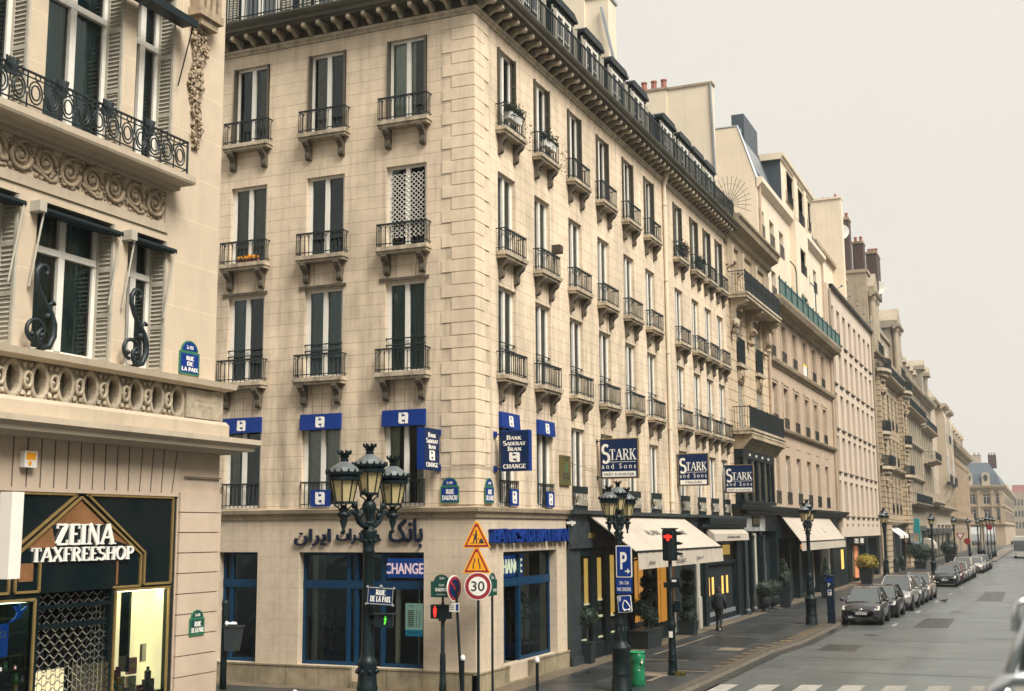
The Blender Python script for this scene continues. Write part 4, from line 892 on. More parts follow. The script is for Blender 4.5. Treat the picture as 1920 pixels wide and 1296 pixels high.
d = MB(); d.poly([P(-16.4, -.08, 3.12), P(-15.2, -.08, 3.12), P(-15.2, -.3, 3.12), P(-16.4, -.3, 3.12)]); obj('ceiling_lamp', d, CACHE.setdefault('strip2', mat('case_lamp', (.8, 1, .6), .5, var=0, emit=1.0)), gd, local=True)
d = MB()
for z in (2.36, 2.17): d.fbox(P, -16.4, -15.18, -.2, -.085, z, z+.02)
for z in (1.98, 1.82): d.fbox(P, -15.5, -15.18, -.2, -.085, z, z+.014)
for u in (-15.85, -15.6, -15.46, -15.30, -15.195): d.fbox(P, u, u+.018, -.11, -.09, 2.19, 2.36)
d.fbox(P, -16.3, -15.4, -.13, -.115, 2.90, 2.915); obj('glass_shelves', d, M['brass'], gd, local=True)
d = MB(); d.poly([P(-13.4, -.07, .36), P(-12.14, -.07, .36), P(-12.14, -.07, 3.2), P(-13.4, -.07, 3.2)]); d.poly([P(-16.4, -.07, .36), P(-15.14, -.07, .36), P(-15.14, -.07, 3.14), P(-16.4, -.07, 3.14)]); obj('pane', d, M['shop_glass'], sf, local=True)
# goods (each one its own thing)
def good(kind, label, u, o, z, w, h, colr, cap=None, dep=.06, cat='box'):
    m_ = CACHE.setdefault(('gm', colr), mat('packaging', colr, .4, var=.05)); d = MB()
    if kind == 'perfume_bottle': 
        d.lathe([(w*.42, 0), (w/2, h*.05), (w/2, h*.62), (w*.3, h*.72), (w*.16, h*.76), (w*.16, h*.80)], (0, 0, 0), 10); r = thing(kind, label, cat, P(u, o, z)); obj('flask', d, m_, r, local=True); d = MB(); d.lathe([(w*.22, h*.80), (w*.24, h*.84), (w*.24, h*.98), (w*.15, h)], (0, 0, 0), 10); obj('stopper', d, cap or M['gold'], r, local=True)
    else:
        d.box(-dep, 0, -w/2, w/2, 0, h); r = thing(kind, label, cat, P(u, o, z)); obj('carton', d, m_, r, local=True); d = MB(); d.box(.0, .003, -w*.32, w*.32, h*.4, h*.62); d.box(-dep*.8, -dep*.2, -w*.4, w*.4, h, h+.004); obj('print', d, cap or M['letter'], r, local=True)
def gb(label, y0, y1, z0, z1, c, cap=None, o=-.12, kind='perfume_box'): good(kind, label, (y0+y1)/2, o, z0, y1-y0, z1-z0, c, cap, cat='bottle' if 'bottle' in kind else 'box')
gb('dark red perfume box standing tall behind the yellow box in the bright display', -13.26, -13.15, 1.54, 1.95, (.22, .01, .04), o=-.16); gb('second dark red perfume box, beside a white packet in the bright display', -13.12, -13.06, 1.54, 1.99, (.25, .02, .05), o=-.17)
gb('yellow perfume box at the front of the bright display', -13.20, -13.09, 1.54, 1.83, (.80, .45, .02), o=-.10); gb('teal perfume box at the left end of the bright display', -13.36, -13.25, 1.54, 1.76, (.02, .20, .22), o=-.10); gb('white packet between dark red and pink boxes in the bright display', -13.04, -12.98, 1.54, 1.83, (.7, .68, .62), M['red'], -.15)
gb('large pink box hung high on the bright display wall', -12.86, -12.66, 1.84, 2.10, (.75, .32, .36), M['gold'], -.19); gb('cream and gold box under the pink box in the bright display', -12.94, -12.75, 1.54, 1.82, (.72, .60, .38), M['gold']); gb('low crimson box beside the black bottles in the bright display', -12.70, -12.58, 1.54, 1.66, (.18, .01, .03), o=-.10)
gb('wide black box at the right of the bright display', -12.54, -12.30, 1.54, 1.73, (.01, .012, .014), M['shop_black']); gb('tall black bottle standing on the wide black box', -12.49, -12.38, 1.734, 1.93, (.012, .014, .018), M['shop_black'], -.15, 'perfume_bottle'); gb('grey green box in front of the cream and gold box', -13.02, -12.92, 1.54, 1.66, (.25, .3, .24), o=-.09)
gb('white round bottle on the upper green lit shelf', -15.70, -15.62, 2.19, 2.27, (.6, .62, .6), M['letter'], -.10, 'perfume_bottle'); gb('bright green box on the upper shelf of the dark display', -15.58, -15.50, 2.19, 2.30, (.06, .5, .12), o=-.10); gb('pale pink bottle beside the shelf divider in the dark display', -15.42, -15.35, 2.19, 2.26, (.6, .4, .38), M['letter'], -.10, 'perfume_bottle')
gb('lime green box on the lowest shelf of the dark display', -15.36, -15.29, 2.00, 2.12, (.2, .5, .06), o=-.10); gb('yellow box below the lime green box in the dark display', -15.36, -15.29, 1.84, 1.98, (.72, .55, .04), o=-.10); gb('white stoppered bottle on the lowest shelf of the dark display', -15.25, -15.19, 2.00, 2.08, (.62, .6, .55), M['letter'], -.10, 'perfume_bottle')
d = MB(); f = lambda p, q, w: P(-15.55+p, w, 2.86+q)
d.prism([(k*.8, q*.62) for k, q in [(0, 0), (.06, .02), (.16, .10), (.20, .20), (.14, .28), (.10, .36), (.26, .34), (.28, .37), (.18, .40), (.30, .40), (.28, .30), (.27, .24), (.42, .34), (.44, .32), (.30, .16), (.30, .08), (.22, .08), (.10, -.02)]], f, -.10, -.08)
tag(rebase(obj('blue_leaper', d, M['blue_lit']), P(-15.4, -.09, 3.0)), 'blue dancer shaped cutout hanging in the dark display window', 'decoration')
d = MB(); d.fbox(P, -16.2, -15.52, -.13, -.10, 2.38, 2.84); o = tag(rebase(obj('blue_poster', d, M['blue_lit']), P(-15.9, -.11, 2.6)), 'plain blue poster standing behind the dark display window', 'poster'); d = MB(); text(d, 'EGO', PE(), (-15.95, -15.56, 2.64, 2.74), -.10, -.097); obj('lettering', d, M['letter'], o)
# alarm box, light box sign, plaques
b = MB(); b.fbox(P, -15.60, -15.36, .01, .11, 5.06, 5.30); o = tag(rebase(obj('alarm_box', b, M['sign_white']), P(-15.48, 0, 5.18)), 'small white alarm box with orange badge above the perfume shop', 'alarm box'); d = MB(); d.fbox(P, -15.57, -15.39, .11, .113, 5.17, 5.28); d.prism(ring_poly(-15.5, 5.12, .035), lambda p, q, w: P(p, w, q), .11, .114); obj('badge', d, M['orange'], o)
d = MB(); d.box(.30, 1.49, -17.14, -16.98, 3.56, 4.62); o = tag(rebase(obj('light_box_sign', d, M['letter']), (.9, -17.06, 4.1)), 'white projecting light box sign cut off by the picture edge', 'sign'); d = MB(); text(d, 'pharma', PS(-17.14), (.69, 1.37, 4.29, 4.52), .0, .004, .01); text(d, 'PHARMACIE', PS(-17.14), (.62, 1.39, 3.90, 3.97), .0, .004); obj('lettering', d, M['navy'], o); d = MB(); d.box(1.30, 1.50, -17.16, -16.96, 3.54, 4.64); d.box(0, .3, -17.1, -17.04, 3.8, 3.88); d.box(0, .3, -17.1, -17.04, 4.4, 4.48); obj('sign_case', d, M['sign_white'], o)
def plaque(P, u, z, w, label, l1, l2, h=.5, l3=None, top='green', mb_=M['blue'], l0='2e ARR'):
    f = lambda p, q, o: P(p, o, q); d = MB()
    outl = [(u, z), (u+w, z), (u+w, z+h*.72)]+[(u+w/2+w*.42*cos(R(t)), z+h*.72+h*.36*sin(R(t))) for t in range(0, 181, 15)]+[(u, z+h*.72)]
    d.prism(outl, f, .0, .02); o = tag(obj('street_plaque', d, M['enamel_green']), label, 'street sign'); rebase(o, P(u+w/2, 0, z))
    d = MB(); e = .035; d.fbox(P, u+e, u+w-e, .02, .024, z+e, z+h*.66); d.prism([(u+w/2+w*.36*cos(R(t)), z+h*.76+h*.27*sin(R(t))) for t in range(0, 181, 15)], f, .02, .024); obj('blue_field', d, mb_, o)
    d = MB(); text(d, l0, P, (u+w*.33, u+w*.67, z+h*.80, z+h*.92), .024, .027, .01); rows = [(l1, .30, .74), (l2, .10, .92)] if not l3 else [(l1, .32, .70), (l2, .36, .66), (l3, .10, .92)]; hh = .52/len(rows)
    for k, (s_, a0, a1) in enumerate(rows): serif(d, s_, P, (u+w*a0, u+w*a1, z+h*(.60-hh*(k+.82)), z+h*(.60-hh*k-.02)), .024, .027, .30, .15)
    obj('lettering', d, M['letter'], o); return o
plaque(PE(), -12.12, 6.84, .55, 'blue enamel street plaque in a green frame on the left building above the pierced band', 'RUE', 'DE', .56, 'LA PAIX')
plaque(PE(.032), -11.64, 2.36, .40, 'dark green street plaque low on the stone pier beside the perfume shop', 'RUE', 'DE LA PAIX', .40, mb_=M['sign_green'])
plaque(PS(-.05), -.97, 4.84, .54, 'blue street plaque on the side street face of the bank corner', 'RUE', 'DAUNOU', .62)
plaque(PE(.05), .50, 4.84, .56, 'blue street plaque on the main street face of the bank corner', 'RUE', 'DE LA PAIX', .62)
# ================================================================ shops under the corner building
P = PE()
SA = MB()
SA.fbox(P, 6.62, 7.55, -.3, .14, 0, 4.62); SA.fbox(P, 6.62, 22.2, -.3, .10, 3.55, 4.62); SA.fbox(P, 6.6, 30.9, -.1, .30, 4.62, 4.74); SA.fbox(P, 6.62, 7.6, .1, .22, 0, .25); SA.fbox(P, 6.6, 7.62, .08, .22, 3.55, 3.68)
SA.fbox(P, 21.6, 22.2, -.3, .08, 0, 3.6); SA.fbox(P, 18.2, 21.6, -.6, -.5, 0, 3.6)
sa = obj('grey_shop_front', SA, M['grey_paint'], BK)
d = MB()
for u0, u1 in ((8.90, 9.40), (10.2, 10.70), (11.55, 11.8), (12.4, 12.55), (13.15, 13.4), (14.9, 15.1), (16.05, 16.3), (17.95, 18.2)): d.fbox(P, u0, u1, -.10, .04, .0, 3.55)
d.fbox(P, 7.55, 18.2, -.08, .02, .0, .5); d.fbox(P, 7.55, 18.2, -.08, .02, 3.3, 3.55); d.fbox(P, 10.7, 11.6, -.06, .01, .5, .62); obj('window_frame', d, M['paint'], sa)
d = MB(); d.poly([P(7.55, -.03, .5), P(18.2, -.03, .5), P(18.2, -.03, 3.3), P(7.55, -.03, 3.3)]); obj('pane', d, M['shop_glass'], sa)
d = MB(); d.poly([P(7.5, -1.6, 0), P(22, -1.6, 0), P(22, -1.6, 3.6), P(7.5, -1.6, 3.6)]); d.poly([P(7.5, -.1, 3.55), P(22, -.1, 3.55), P(22, -1.6, 3.55), P(7.5, -1.6, 3.55)]); d.poly([P(7.5, -.1, .02), P(22, -.1, .02), P(22, -1.6, .02), P(7.5, -1.6, .02)]); d.poly([P(7.6, -.1, 0), P(7.6, -1.6, 0), P(7.6, -1.6, 3.6), P(7.6, -.1, 3.6)]); obj('interior', d, M['inside'], sa)
for nm, mt_, bxs in (('lit_wall', 'lit_yellow', [(8.68, 8.95, 1.80, 3.2), (9.85, 10.66, 1.85, 3.2), (11.2, 12.0, 1.25, 3.26)]), ('lit_shelf', 'lit_white', [(8.60, 9.1, 1.72, 1.78), (9.85, 10.66, 1.80, 1.85), (9.85, 10.66, 1.26, 1.33), (11.1, 12.05, 1.22, 1.29), (7.75, 8.7, .60, .66), (9.85, 10.66, .60, .65), (7.8, 8.2, 1.55, 1.60), (11.1, 12.05, .66, .71)]), ('lit_panel', 'lit_orange', [(13.7, 14.3, .8, 3.1), (14.5, 15.6, .8, 3.1), (16.7, 17.15, .60, 3.1), (17.35, 18.5, .60, 3.1)])):
    for u0, u1, z0, z1 in bxs: d = MB(); d.fbox(P, u0, u1, -.16 if nm != 'lit_shelf' else -.15, -.12 if nm != 'lit_shelf' else -.07, z0, z1); obj(nm, d, M[mt_], sa)
d = MB(); d.fbox(P, 15.75, 15.95, -.14, -.1, .9, 3.0); d.fbox(P, 16.1, 16.4, -.14, -.1, 1.4, 3.0); d.fbox(P, 18.4, 18.52, .0, .1, .1, 3.2); d.fbox(P, 21.85, 22.3, .08, .12, 0, 3.3); d.fbox(P, 21.8, 22.35, .08, .17, 0, 1.3); obj('pale_post', d, M['cream_paint'], sa)
d = MB(); serif(d, 'ALAIN', P, (8.45, 9.05, 3.86, 4.02), .10, .13, .2, .1); obj('shop_lettering', d, M['gold'], sa)
def awning(root, y0, y1, x1, z0, z1, zv, txt=None):
    d = MB(); d.prism([(.12, z0), (.12, z0-.05), (x1, z1-.03), (x1+.01, z1)], lambda p, q, w: (p, w, q), y0, y1); o = obj('awning', d, M['awning'], root)
    d = MB(); n = 40; yy = [y0+(y1-y0)*i/n for i in range(n+1)]
    for a, c in zip(yy, yy[1:]): d.poly([(x1+.012*sin(a*9), a, z1), (x1+.012*sin(c*9), c, z1), (x1+.03+.02*sin(c*9), c, zv), (x1+.03+.02*sin(a*9), a, zv)])
    obj('valance', d, M['awning'], o, local=True)
    d = MB(); d.fbox(PE(), y0, y1, .08, .20, z0-.02, z0+.10); d.tube([(x1, y0, z1), (x1, y1, z1)], .035, 6)
    for t in (.25, .75): y = y0+(y1-y0)*t; d.tube([(.15, y, 3.0), (x1*.5, y-1.2, 3.05), (x1, y, z1-.03)], .03, 5)
    obj('arms', d, M['paint'], o, local=True)
    for s, u0, u1, v0, v1, where in txt or ():
        d = MB()
        if where == 'v': Q = PE(x1+.06); text(d, s, Q, (u0, u1, v0, v1), 0, .004)
        else:
            sl_ = (z1-z0)/(x1-.12); text(d, s, lambda u, o_, q: (.12+(x1-.12)*(1-q), u, z0+(z1-z0)*(1-q)+.012+o_), (u0, u1, v0, v1), 0, .004)
        obj('lettering', d, M['letter_dark'], o, local=True)
    return o
awning(BK, 8.5, 19.75, 1.72, 4.60, 3.42, 2.86, [('Alain', 9.6, 10.3, 3.0, 3.12, 'v'), ('Alain', 13.3, 13.8, 3.16, 3.23, 'v'), ('FIGARET', 12.9, 14.1, 2.96, 3.10, 'v'), ('Figaret', 15.6, 16.6, 3.02, 3.14, 'v'), ('ALAIN', 12.0, 13.6, .42, .56, 's'), ('FIGARET', 15.6, 17.2, .42, .54, 's')])
# jewellery shop with steel lattice shutter
d = MB(); wall(d, PE(.05), 22.3, 30.9, 0, 4.62, [(23.9, 29.1, .32, 2.55), (23.9, 29.6, 2.7, 3.75)], .25); d.fbox(P, 22.3, 30.9, .0, .28, 4.2, 4.34); d.fbox(P, 23.5, 30.7, .05, .34, 4.34, 4.62); d.fbox(P, 23.3, 29.4, .05, .12, 0, .14)
for u in (23.35, 29.55): d.fbox(P, u-.3, u+.3, .05, .16, 0, 3.9)
sj = obj('jewellery_front', d, M['paint'], BK)
d = MB(); d.prism([(.10, 4.18), (.45, 3.92), (.47, 3.60), (.42, 3.60), (.10, 3.9)], lambda p, q, w: (p, w, q), 23.7, 30.5); vo = obj('canopy', d, M['awning'], sj); d = MB(); text(d, 'JOAILLIER', PE(.475), (26, 28.6, 3.68, 3.82), 0, .004); obj('lettering', d, M['letter_dark'], vo)
d = MB()
for z in [.32+k*.06 for k in range(38)]: d.fbox(P, 23.9, 29.1, -.10, -.085, z, z+.018)
for k in range(53): u = 23.9+k*.1; d.fbox(P, u, u+.018, -.102, -.084, .32, 2.55)
obj('lattice_shutter', d, M['grey_paint'], sj)
d = MB(); d.fbox(P, 23.9, 29.1, -.04, .02, .32, .5); d.fbox(P, 23.5, 29.4, .12, .2, .02, .10); obj('shutter_rail', d, M['zinc'], sj)
d = MB(); d.poly([P(23.9, -.4, .3), P(29.1, -.4, .3), P(29.1, -.4, 3.8), P(23.9, -.4, 3.8)]); obj('interior', d, M['inside'], sj)
d = MB()
for u0, u1, z0, z1 in [(u-.16, u+.16, 1.2, 2.0) for u in (24.5, 25.25, 27.05, 27.95)]+[(27.2, 28.7, 2.95, 3.4), (25.9, 26.1, 3.3, 3.5)]: d = MB(); d.fbox(P, u0, u1, -.083, -.07, z0, z1); obj('lit_panel', d, M['lit_yellow'], sj)
d = MB(); d.poly([P(23.9, .0, 2.7), P(29.6, .0, 2.7), P(29.6, .0, 3.75), P(23.9, .0, 3.75)]); obj('pane', d, M['shop_glass'], sj)
d = MB(); d.poly([P(6.6, -.02, 4.62), P(29.25, -.02, 4.62), P(29.25, -.02, 4.8), P(6.6, -.02, 4.8)]); obj('fascia_back', d, M['paint'], BK)

# ================================================================ generic street facade
def simple_window(w, h, dep, gh, bars=True):
    """distant window: frame, glass, blind and guard in one mesh"""
    def mk():
        b = MB(); a = .07
        b.box(0, a, dep-.02, dep+.04, 0, h); b.box(w-a, w, dep-.02, dep+.04, 0, h); b.box(a, w-a, dep-.02, dep+.04, h-a, h); b.box(a, w-a, dep-.02, dep+.04, 0, a)
        if bars: b.box(w/2-.05, w/2+.05, dep-.03, dep+.04, a, h-a); b.box(a, w-a, dep-.02, dep+.035, h*.72, h*.72+.06)
        b.c = 1; b.poly([(a, dep+.02, a), (w-a, dep+.02, a), (w-a, dep+.02, h-a), (a, dep+.02, h-a)])
        if gh:
            b.c = 2; b.box(.0, w, -.06, -.02, gh-.03, gh); b.box(0, w, -.05, -.03, .05, .08)
            n = int(w/.16)
            for i in range(n+1): x = w*i/n; b.box(x-.012, x+.012, -.05, -.03, 0, gh)
        return b.mesh('window', [M['white'], M['pane_far'], M['iron']])
    return cached(('sw', round(w, 2), round(h, 2), dep, gh, bars), mk)
def put_windows(root, face, plane, cols, rows, w, dep=.28, gh=.7, bars=True, skip=()):
    for r, (z0, z1) in enumerate(rows):
        for i, u in enumerate(cols):
            if (r, i) in skip: continue
            o = bpy.data.objects.new('window', simple_window(w, z1-z0, dep, gh, bars)); COL.objects.link(o); o.parent = root
            o.location = (Vector((u, plane, z0)) if face == 'S' else Vector((plane, u, z0)))-WL[root.name]; o.rotation_euler = (0, 0, 0 if face == 'S' else pi/2 if face == 'E' else -pi/2)
def rail(mb, P, u0, u1, out, z0, z1, st=.14, ret=True):
    mb.fbox(P, u0, u1, out-.02, out+.02, z1-.04, z1); mb.fbox(P, u0, u1, out-.015, out+.015, z0+.06, z0+.09)
    n = max(2, int((u1-u0)/st))
    for i in range(n+1): u = u0+(u1-u0)*i/n; mb.fbox(P, u-.012, u+.012, out-.012, out+.012, z0, z1)
    if ret:
        for u in (u0, u1):
            mb.fbox(P, u-.015, u+.015, .02, out, z1-.04, z1); k = max(1, int(out/st))
            for i in range(1, k): mb.fbox(P, u-.012, u+.012, out*i/k-.01, out*i/k+.01, z0, z1)
def band(root, name, m, y0, y1, prof, x0=0.0): b = MB(); b.sweep(prof, [(x0, y0, 1, 0), (x0, y1, 1, 0)]); return obj(name, b, m, root)
def cor_prof(z0, z1, pr): h = z1-z0; return [(-.05, z0), (pr*.25, z0), (pr*.35, z0+h*.3), (pr*.85, z0+h*.45), (pr, z0+h*.8), (pr, z1), (-.05, z1+.02)]
def room(root, y0, y1, z1, x=-.7): b = MB(); b.poly([(x, y0+.1, 0), (x, y1-.1, 0), (x, y1-.1, z1), (x, y0+.1, z1)]); obj('interior', b, M['inside'], root)
def shell(b, y0, y1, z1, depth=12, x0=0.0):
    b.poly([(x0-depth, y0, 0), (x0, y0, 0), (x0, y0, z1), (x0-depth, y0, z1)]); b.poly([(x0-depth, y1, 0), (x0, y1, 0), (x0, y1, z1), (x0-depth, y1, z1)]); b.poly([(x0-depth, y0, 0), (x0-depth, y1, 0), (x0-depth, y1, z1), (x0-depth, y0, z1)]); b.poly([(x0-depth, y0, z1), (x0, y0, z1), (x0, y1, z1), (x0-depth, y1, z1)])

# ---- C: narrow house with two stone balconies
HC = thing('balcony_house', 'narrow stone house with two heavy balconies on carved brackets and a dark glass bay', 'building', (-3, 34, 0))
Y0, Y1 = 29.27, 39.35; P = PE()
cw = [(31.3, 32.75, 13.55, 15.5), (35.75, 37.3, 13.55, 15.5), (31.3, 32.75, 9.05, 11.5), (35.75, 37.3, 9.05, 11.5), (30.6, 32.0, 15.8, 17.75), (33.6, 35.0, 15.8, 17.75), (36.7, 38.1, 15.8, 17.75)]
b = MB(); wall(b, P, Y0, Y1, 4.6, 20.3, cw+[(30.2, 37.2, 5.5, 8.0)], .3); shell(b, Y0, Y1, 20.3); obj('wall', b, mat('house_stone', (.60, .47, .32), .85, var=.12, scale=2.5, bump=.12, streak=.28, joints=(2.2, .52, .028, .5), blotch=.2, jcol=.4), HC)
for (u0, u1, z0, z1) in cw: put_windows(HC, 'E', 0, [u0], [(z0, z1)], u1-u0, .25, 0)
for u0, z0, z1 in ((31.3, 13.55, 15.5), (35.75, 13.55, 15.5), (31.3, 9.05, 11.5), (35.75, 9.05, 11.5)):
    lo = bpy.data.objects.new('shutter', louver_mesh(1.4, z1-z0, 'cream_paint')); COL.objects.link(lo); lo.parent = HC; lo.location = Vector((-.1, u0+.03, z0))-WL[HC.name]; lo.rotation_euler = (0, 0, pi/2)
for u0 in (31.3, 35.75): b = MB(); rail(b, P, u0-.05, u0+1.5, .10, 12.45, 13.75, .10, False); b.fbox(P, u0, u0+1.45, .06, .08, 12.5, 13.7); obj('window_guard', b, M['iron'], HC); b = MB(); b.fbox(P, u0-.2, u0+1.65, 0, .22, 12.25, 12.42); obj('sill', b, M['sill'], HC); b = MB(); b.fbox(P, u0, u0+1.4, .0, .05, 11.55, 12.22); b.blob(P(u0+.7, .08, 11.95), .32, 8, 6, .2, (.4, 1, .8)); b.blob(P(u0+.3, .06, 11.75), .18, 8, 6, .3, (.4, 1, .8)); b.blob(P(u0+1.1, .06, 11.75), .18, 8, 6, .3, (.4, 1, .8)); obj('carved_panel', b, M['carved'], HC)
def big_balcony(z, y0, y1, out):
    b = MB(); b.fbox(P, y0, y1, 0, out, z, z+.24); b.fbox(P, y0-.03, y1+.03, 0, out+.05, z+.16, z+.28); obj('balcony_slab', b, M['sill'], HC)
    b = MB(); rail(b, P, y0+.05, y1-.05, out-.06, z+.28, z+1.36, .12)
    for u in [y0+.05+(y1-y0-.1)*k/6 for k in range(7)]: b.fbox(P, u-.03, u+.03, out-.09, out-.03, z+.28, z+1.4)
    for k in range(int((y1-y0)/.24)):
        u = y0+.15+k*.24; b.tube([P(u+.09*cos(R(t)), out-.06, z+.55+.12*sin(R(t))) for t in range(0, 360, 60)], .014, 4, closed=True); b.tube([P(u+.09*cos(R(t)), out-.06, z+1.15+.10*sin(R(t))) for t in range(0, 360, 60)], .014, 4, closed=True)
    obj('balcony_railing', b, M['iron'], HC)
big_balcony(15.5, 29.75, 38.5, .95); big_balcony(8.72, 29.75, 38.3, .95)
for u in (30.15, 33.9, 38.0):
    b = MB(); b.prism([(0, 15.5), (.85, 15.5), (.9, 15.35), (.72, 15.2), (.45, 15.15), (.3, 14.9), (.26, 14.5), (.18, 14.2), (.05, 13.8), (0, 13.8)], lambda p, q, w: (p, w, q), u-.2, u+.2); b.blob((.3, u, 14.3), .24, 7, 5, .3); b.blob((.2, u, 13.8), .2, 7, 5, .4); b.tube([(.75, u+.25, 15.2), (.5, u+.25, 15.3), (.35, u+.25, 15.0), (.55, u+.25, 14.9)], .07, 6); obj('carved_bracket', b, M['carved'] if u != 30.15 else M['sill'], HC)
b = MB(); b.prism([(0, 8.72), (.92, 8.72), (.96, 8.5), (.8, 8.42), (.45, 8.0), (0, 8.0)], lambda p, q, w: (p, w, q), 29.9, 38.2); obj('bay_corbel', b, M['trim'], HC)
b = MB(); b.fbox(P, 29.9, 37.5, 0, .5, 5.36, 5.52); b.fbox(P, 29.9, 37.5, .02, .45, 7.55, 8.0)
for u in (30.0, 31.8, 33.3, 34.8, 36.3, 37.3): b.fbox(P, u-.1, u+.1, .3, .45, 5.5, 7.6)
b.fbox(P, 29.9, 30.1, 0, .4, 5.5, 7.6); by = obj('glass_bay', b, M['paint'], HC); b = MB(); b.poly([P(29.9, .36, 5.5), P(37.4, .36, 5.5), P(37.4, .36, 7.6), P(29.9, .36, 7.6)]); obj('pane', b, glass('bay_glass', (.7, .85, .7), base=.35, wav=.05), by)
b = MB(); 
for k in range(4): b.fbox(P, 31.2+k*1.5, 31.6+k*1.5, .45, .47, 7.72, 7.84)
obj('bay_mark', b, M['letter'], by)
band(HC, 'cornice', M['trim'], Y0-.1, Y1+.1, [(-.05, 18.3), (.12, 18.3), (.15, 18.6), (.30, 18.7), (.34, 18.95), (.75, 19.15), (.8, 19.4), (.9, 19.5), (.9, 19.62), (-.05, 19.7)])
b = MB(); b.fbox(P, Y0, Y1, -.5, -.1, 19.6, 20.5); b.fbox(P, Y0-.05, Y1, -.55, -.02, 20.45, 20.6)
for u in (29.8, 32.2, 35.4, 38.6): b.fbox(P, u-.2, u+.2, .0, .12, 17.2, 18.3); b.prism([(.0, 17.0), (.3, 17.2), (.35, 18.2), (0, 18.3)], lambda p, q, w: (p, w, q), u-.12, u+.12)
obj('parapet', b, M['stone_plain'], HC); b = MB()
for k in range(26): b.fbox(P, 32.4+k*.22, 32.52+k*.22, -.42, -.16, 19.85, 20.45)
obj('balustrade', b, M['carved'], HC)
b = MB(); b.fbox(P, 29.0, 64.6, -.1, .5, 5.08, 5.20); b.fbox(P, 29.0, 64.6, -.1, .56, 5.20, 5.32); b.fbox(P, 30.95, 64.5, -.1, .35, 4.88, 5.08); obj('shop_cornice', b, M['paint'], HC)
b = MB(); wall(b, PE(.06), 30.95, 39.4, 0, 4.9, [(31.6, 33.0, 0, 4.0), (33.7, 35.0, 0, 4.0), (35.6, 39.2, .3, 4.0)], .5); cs = obj('shop_front', b, M['paint'], HC); b = MB(); b.fbox(P, 31.3, 36.2, .06, .10, 4.02, 4.85); b.c = 1; b.fbox(P, 33.0, 34.7, .10, .14, 4.26, 4.78); obj('marble_panel', b, [M['marble'], M['paint']], cs); b = MB(); serif(b, 'KIEFER', P, (33.15, 34.6, 4.38, 4.66), .14, .155, .2, .1); obj('lettering', b, M['brass'], cs)
b = MB(); b.poly([P(30.9, -.35, 0), P(39.3, -.35, 0), P(39.3, -.35, 4.0), P(30.9, -.35, 4.0)]); obj('pane', b, M['pane_far'], cs); b = MB()
for u, r in ((31.05, .12), (32.7, .10), (35.3, .1)): b.lathe([(r*1.6, 0), (r*1.6, .2), (r, .3), (r*1.15, .7), (r*.8, 1.0), (r*.9, 3.6), (r*1.4, 3.8)], P(u, .16, 0), 10)
obj('pilaster', b, M['grey_paint'], cs); b = MB(); b.fbox(P, 33.25, 33.75, .02, .12, 0, 3.9); b.fbox(P, 36.9, 37.0, -.2, -.1, 1.2, 2.4); obj('pale_post', b, M['cream_paint'], cs)
room(HC, Y0, Y1, 18)

# ---- D: rose house with white set-back storeys above
HD = thing('rose_house', 'rosy stone house with framed tall windows, green terrace screen and white attic storeys', 'building', (-3, 51, 0))
Y0, Y1 = 39.4, 62.3; dc = [39.95, 43.3, 46.85, 50.5, 54.0, 57.7]; dr_ = [(5.55, 8.42), (9.92, 12.45), (13.92, 16.25)]; dw = 1.45
b = MB(); wall(b, P, Y0, Y1, 4.8, 17.2, [(c, c+dw, a, e) for c in dc for a, e in dr_], .3); shell(b, Y0, Y1, 17.2); obj('wall', b, M['stone_d'], HD); put_windows(HD, 'E', 0, dc, dr_, dw, .24, .72)
for c in dc:
    for z0, z1 in dr_[1:]: b = MB(); b.fbox(P, c-.26, c-.12, 0, .06, z0, z1+.25); b.fbox(P, c+dw+.12, c+dw+.26, 0, .06, z0, z1+.25); b.fbox(P, c-.26, c+dw+.26, 0, .065, z1+.16, z1+.32); b.fbox(P, c-.10, c+dw+.10, .0, .03, z1+.0, z1+.12); obj('window_surround', b, M['stone_d'], HD)
    b = MB(); b.fbox(P, c+.1, c+dw-.1, 0, .03, 8.95, 9.35); obj('stone_panel', b, M['stone_d'], HD)
band(HD, 'belt_course', M['trim'], Y0, Y1, cor_prof(9.62, 9.92, .28)); band(HD, 'belt_course', M['trim'], Y0, Y1, cor_prof(13.42, 13.84, .30)); band(HD, 'cornice', M['trim'], Y0, Y1+.2, cor_prof(16.55, 17.35, .85))
b = MB(); b.fbox(P, Y0+.1, Y1+.1, .72, .74, 17.5, 18.25); b.fbox(P, Y1+.09, Y1+.11, -.2, .74, 17.5, 18.25); gs = obj('terrace_screen', b, M['green_rail'], HD); b = MB()
for k in range(13): u = Y0+.1+k*1.9; b.fbox(P, u-.04, u+.04, .74, .80, 17.35, 18.45)
b.fbox(P, Y0, Y1+.15, .70, .78, 18.25, 18.33); b.fbox(P, Y0, Y1+.15, .72, .77, 17.42, 17.50)
for y in (45.5, 52.5): b.tube([P(y, .7, 17.4), P(y, .7, 19.8), P(y-.4, .7, 20.1), P(y-2.0, .7, 20.1)], .04, 5)
for k in range(9): a = R(10+k*20); b.tube([P(50.0, .3, 18.4), P(50+.9*cos(a), .3, 18.4+.9*sin(a))], .025, 4)
obj('post', b, M['green_rail'], gs)
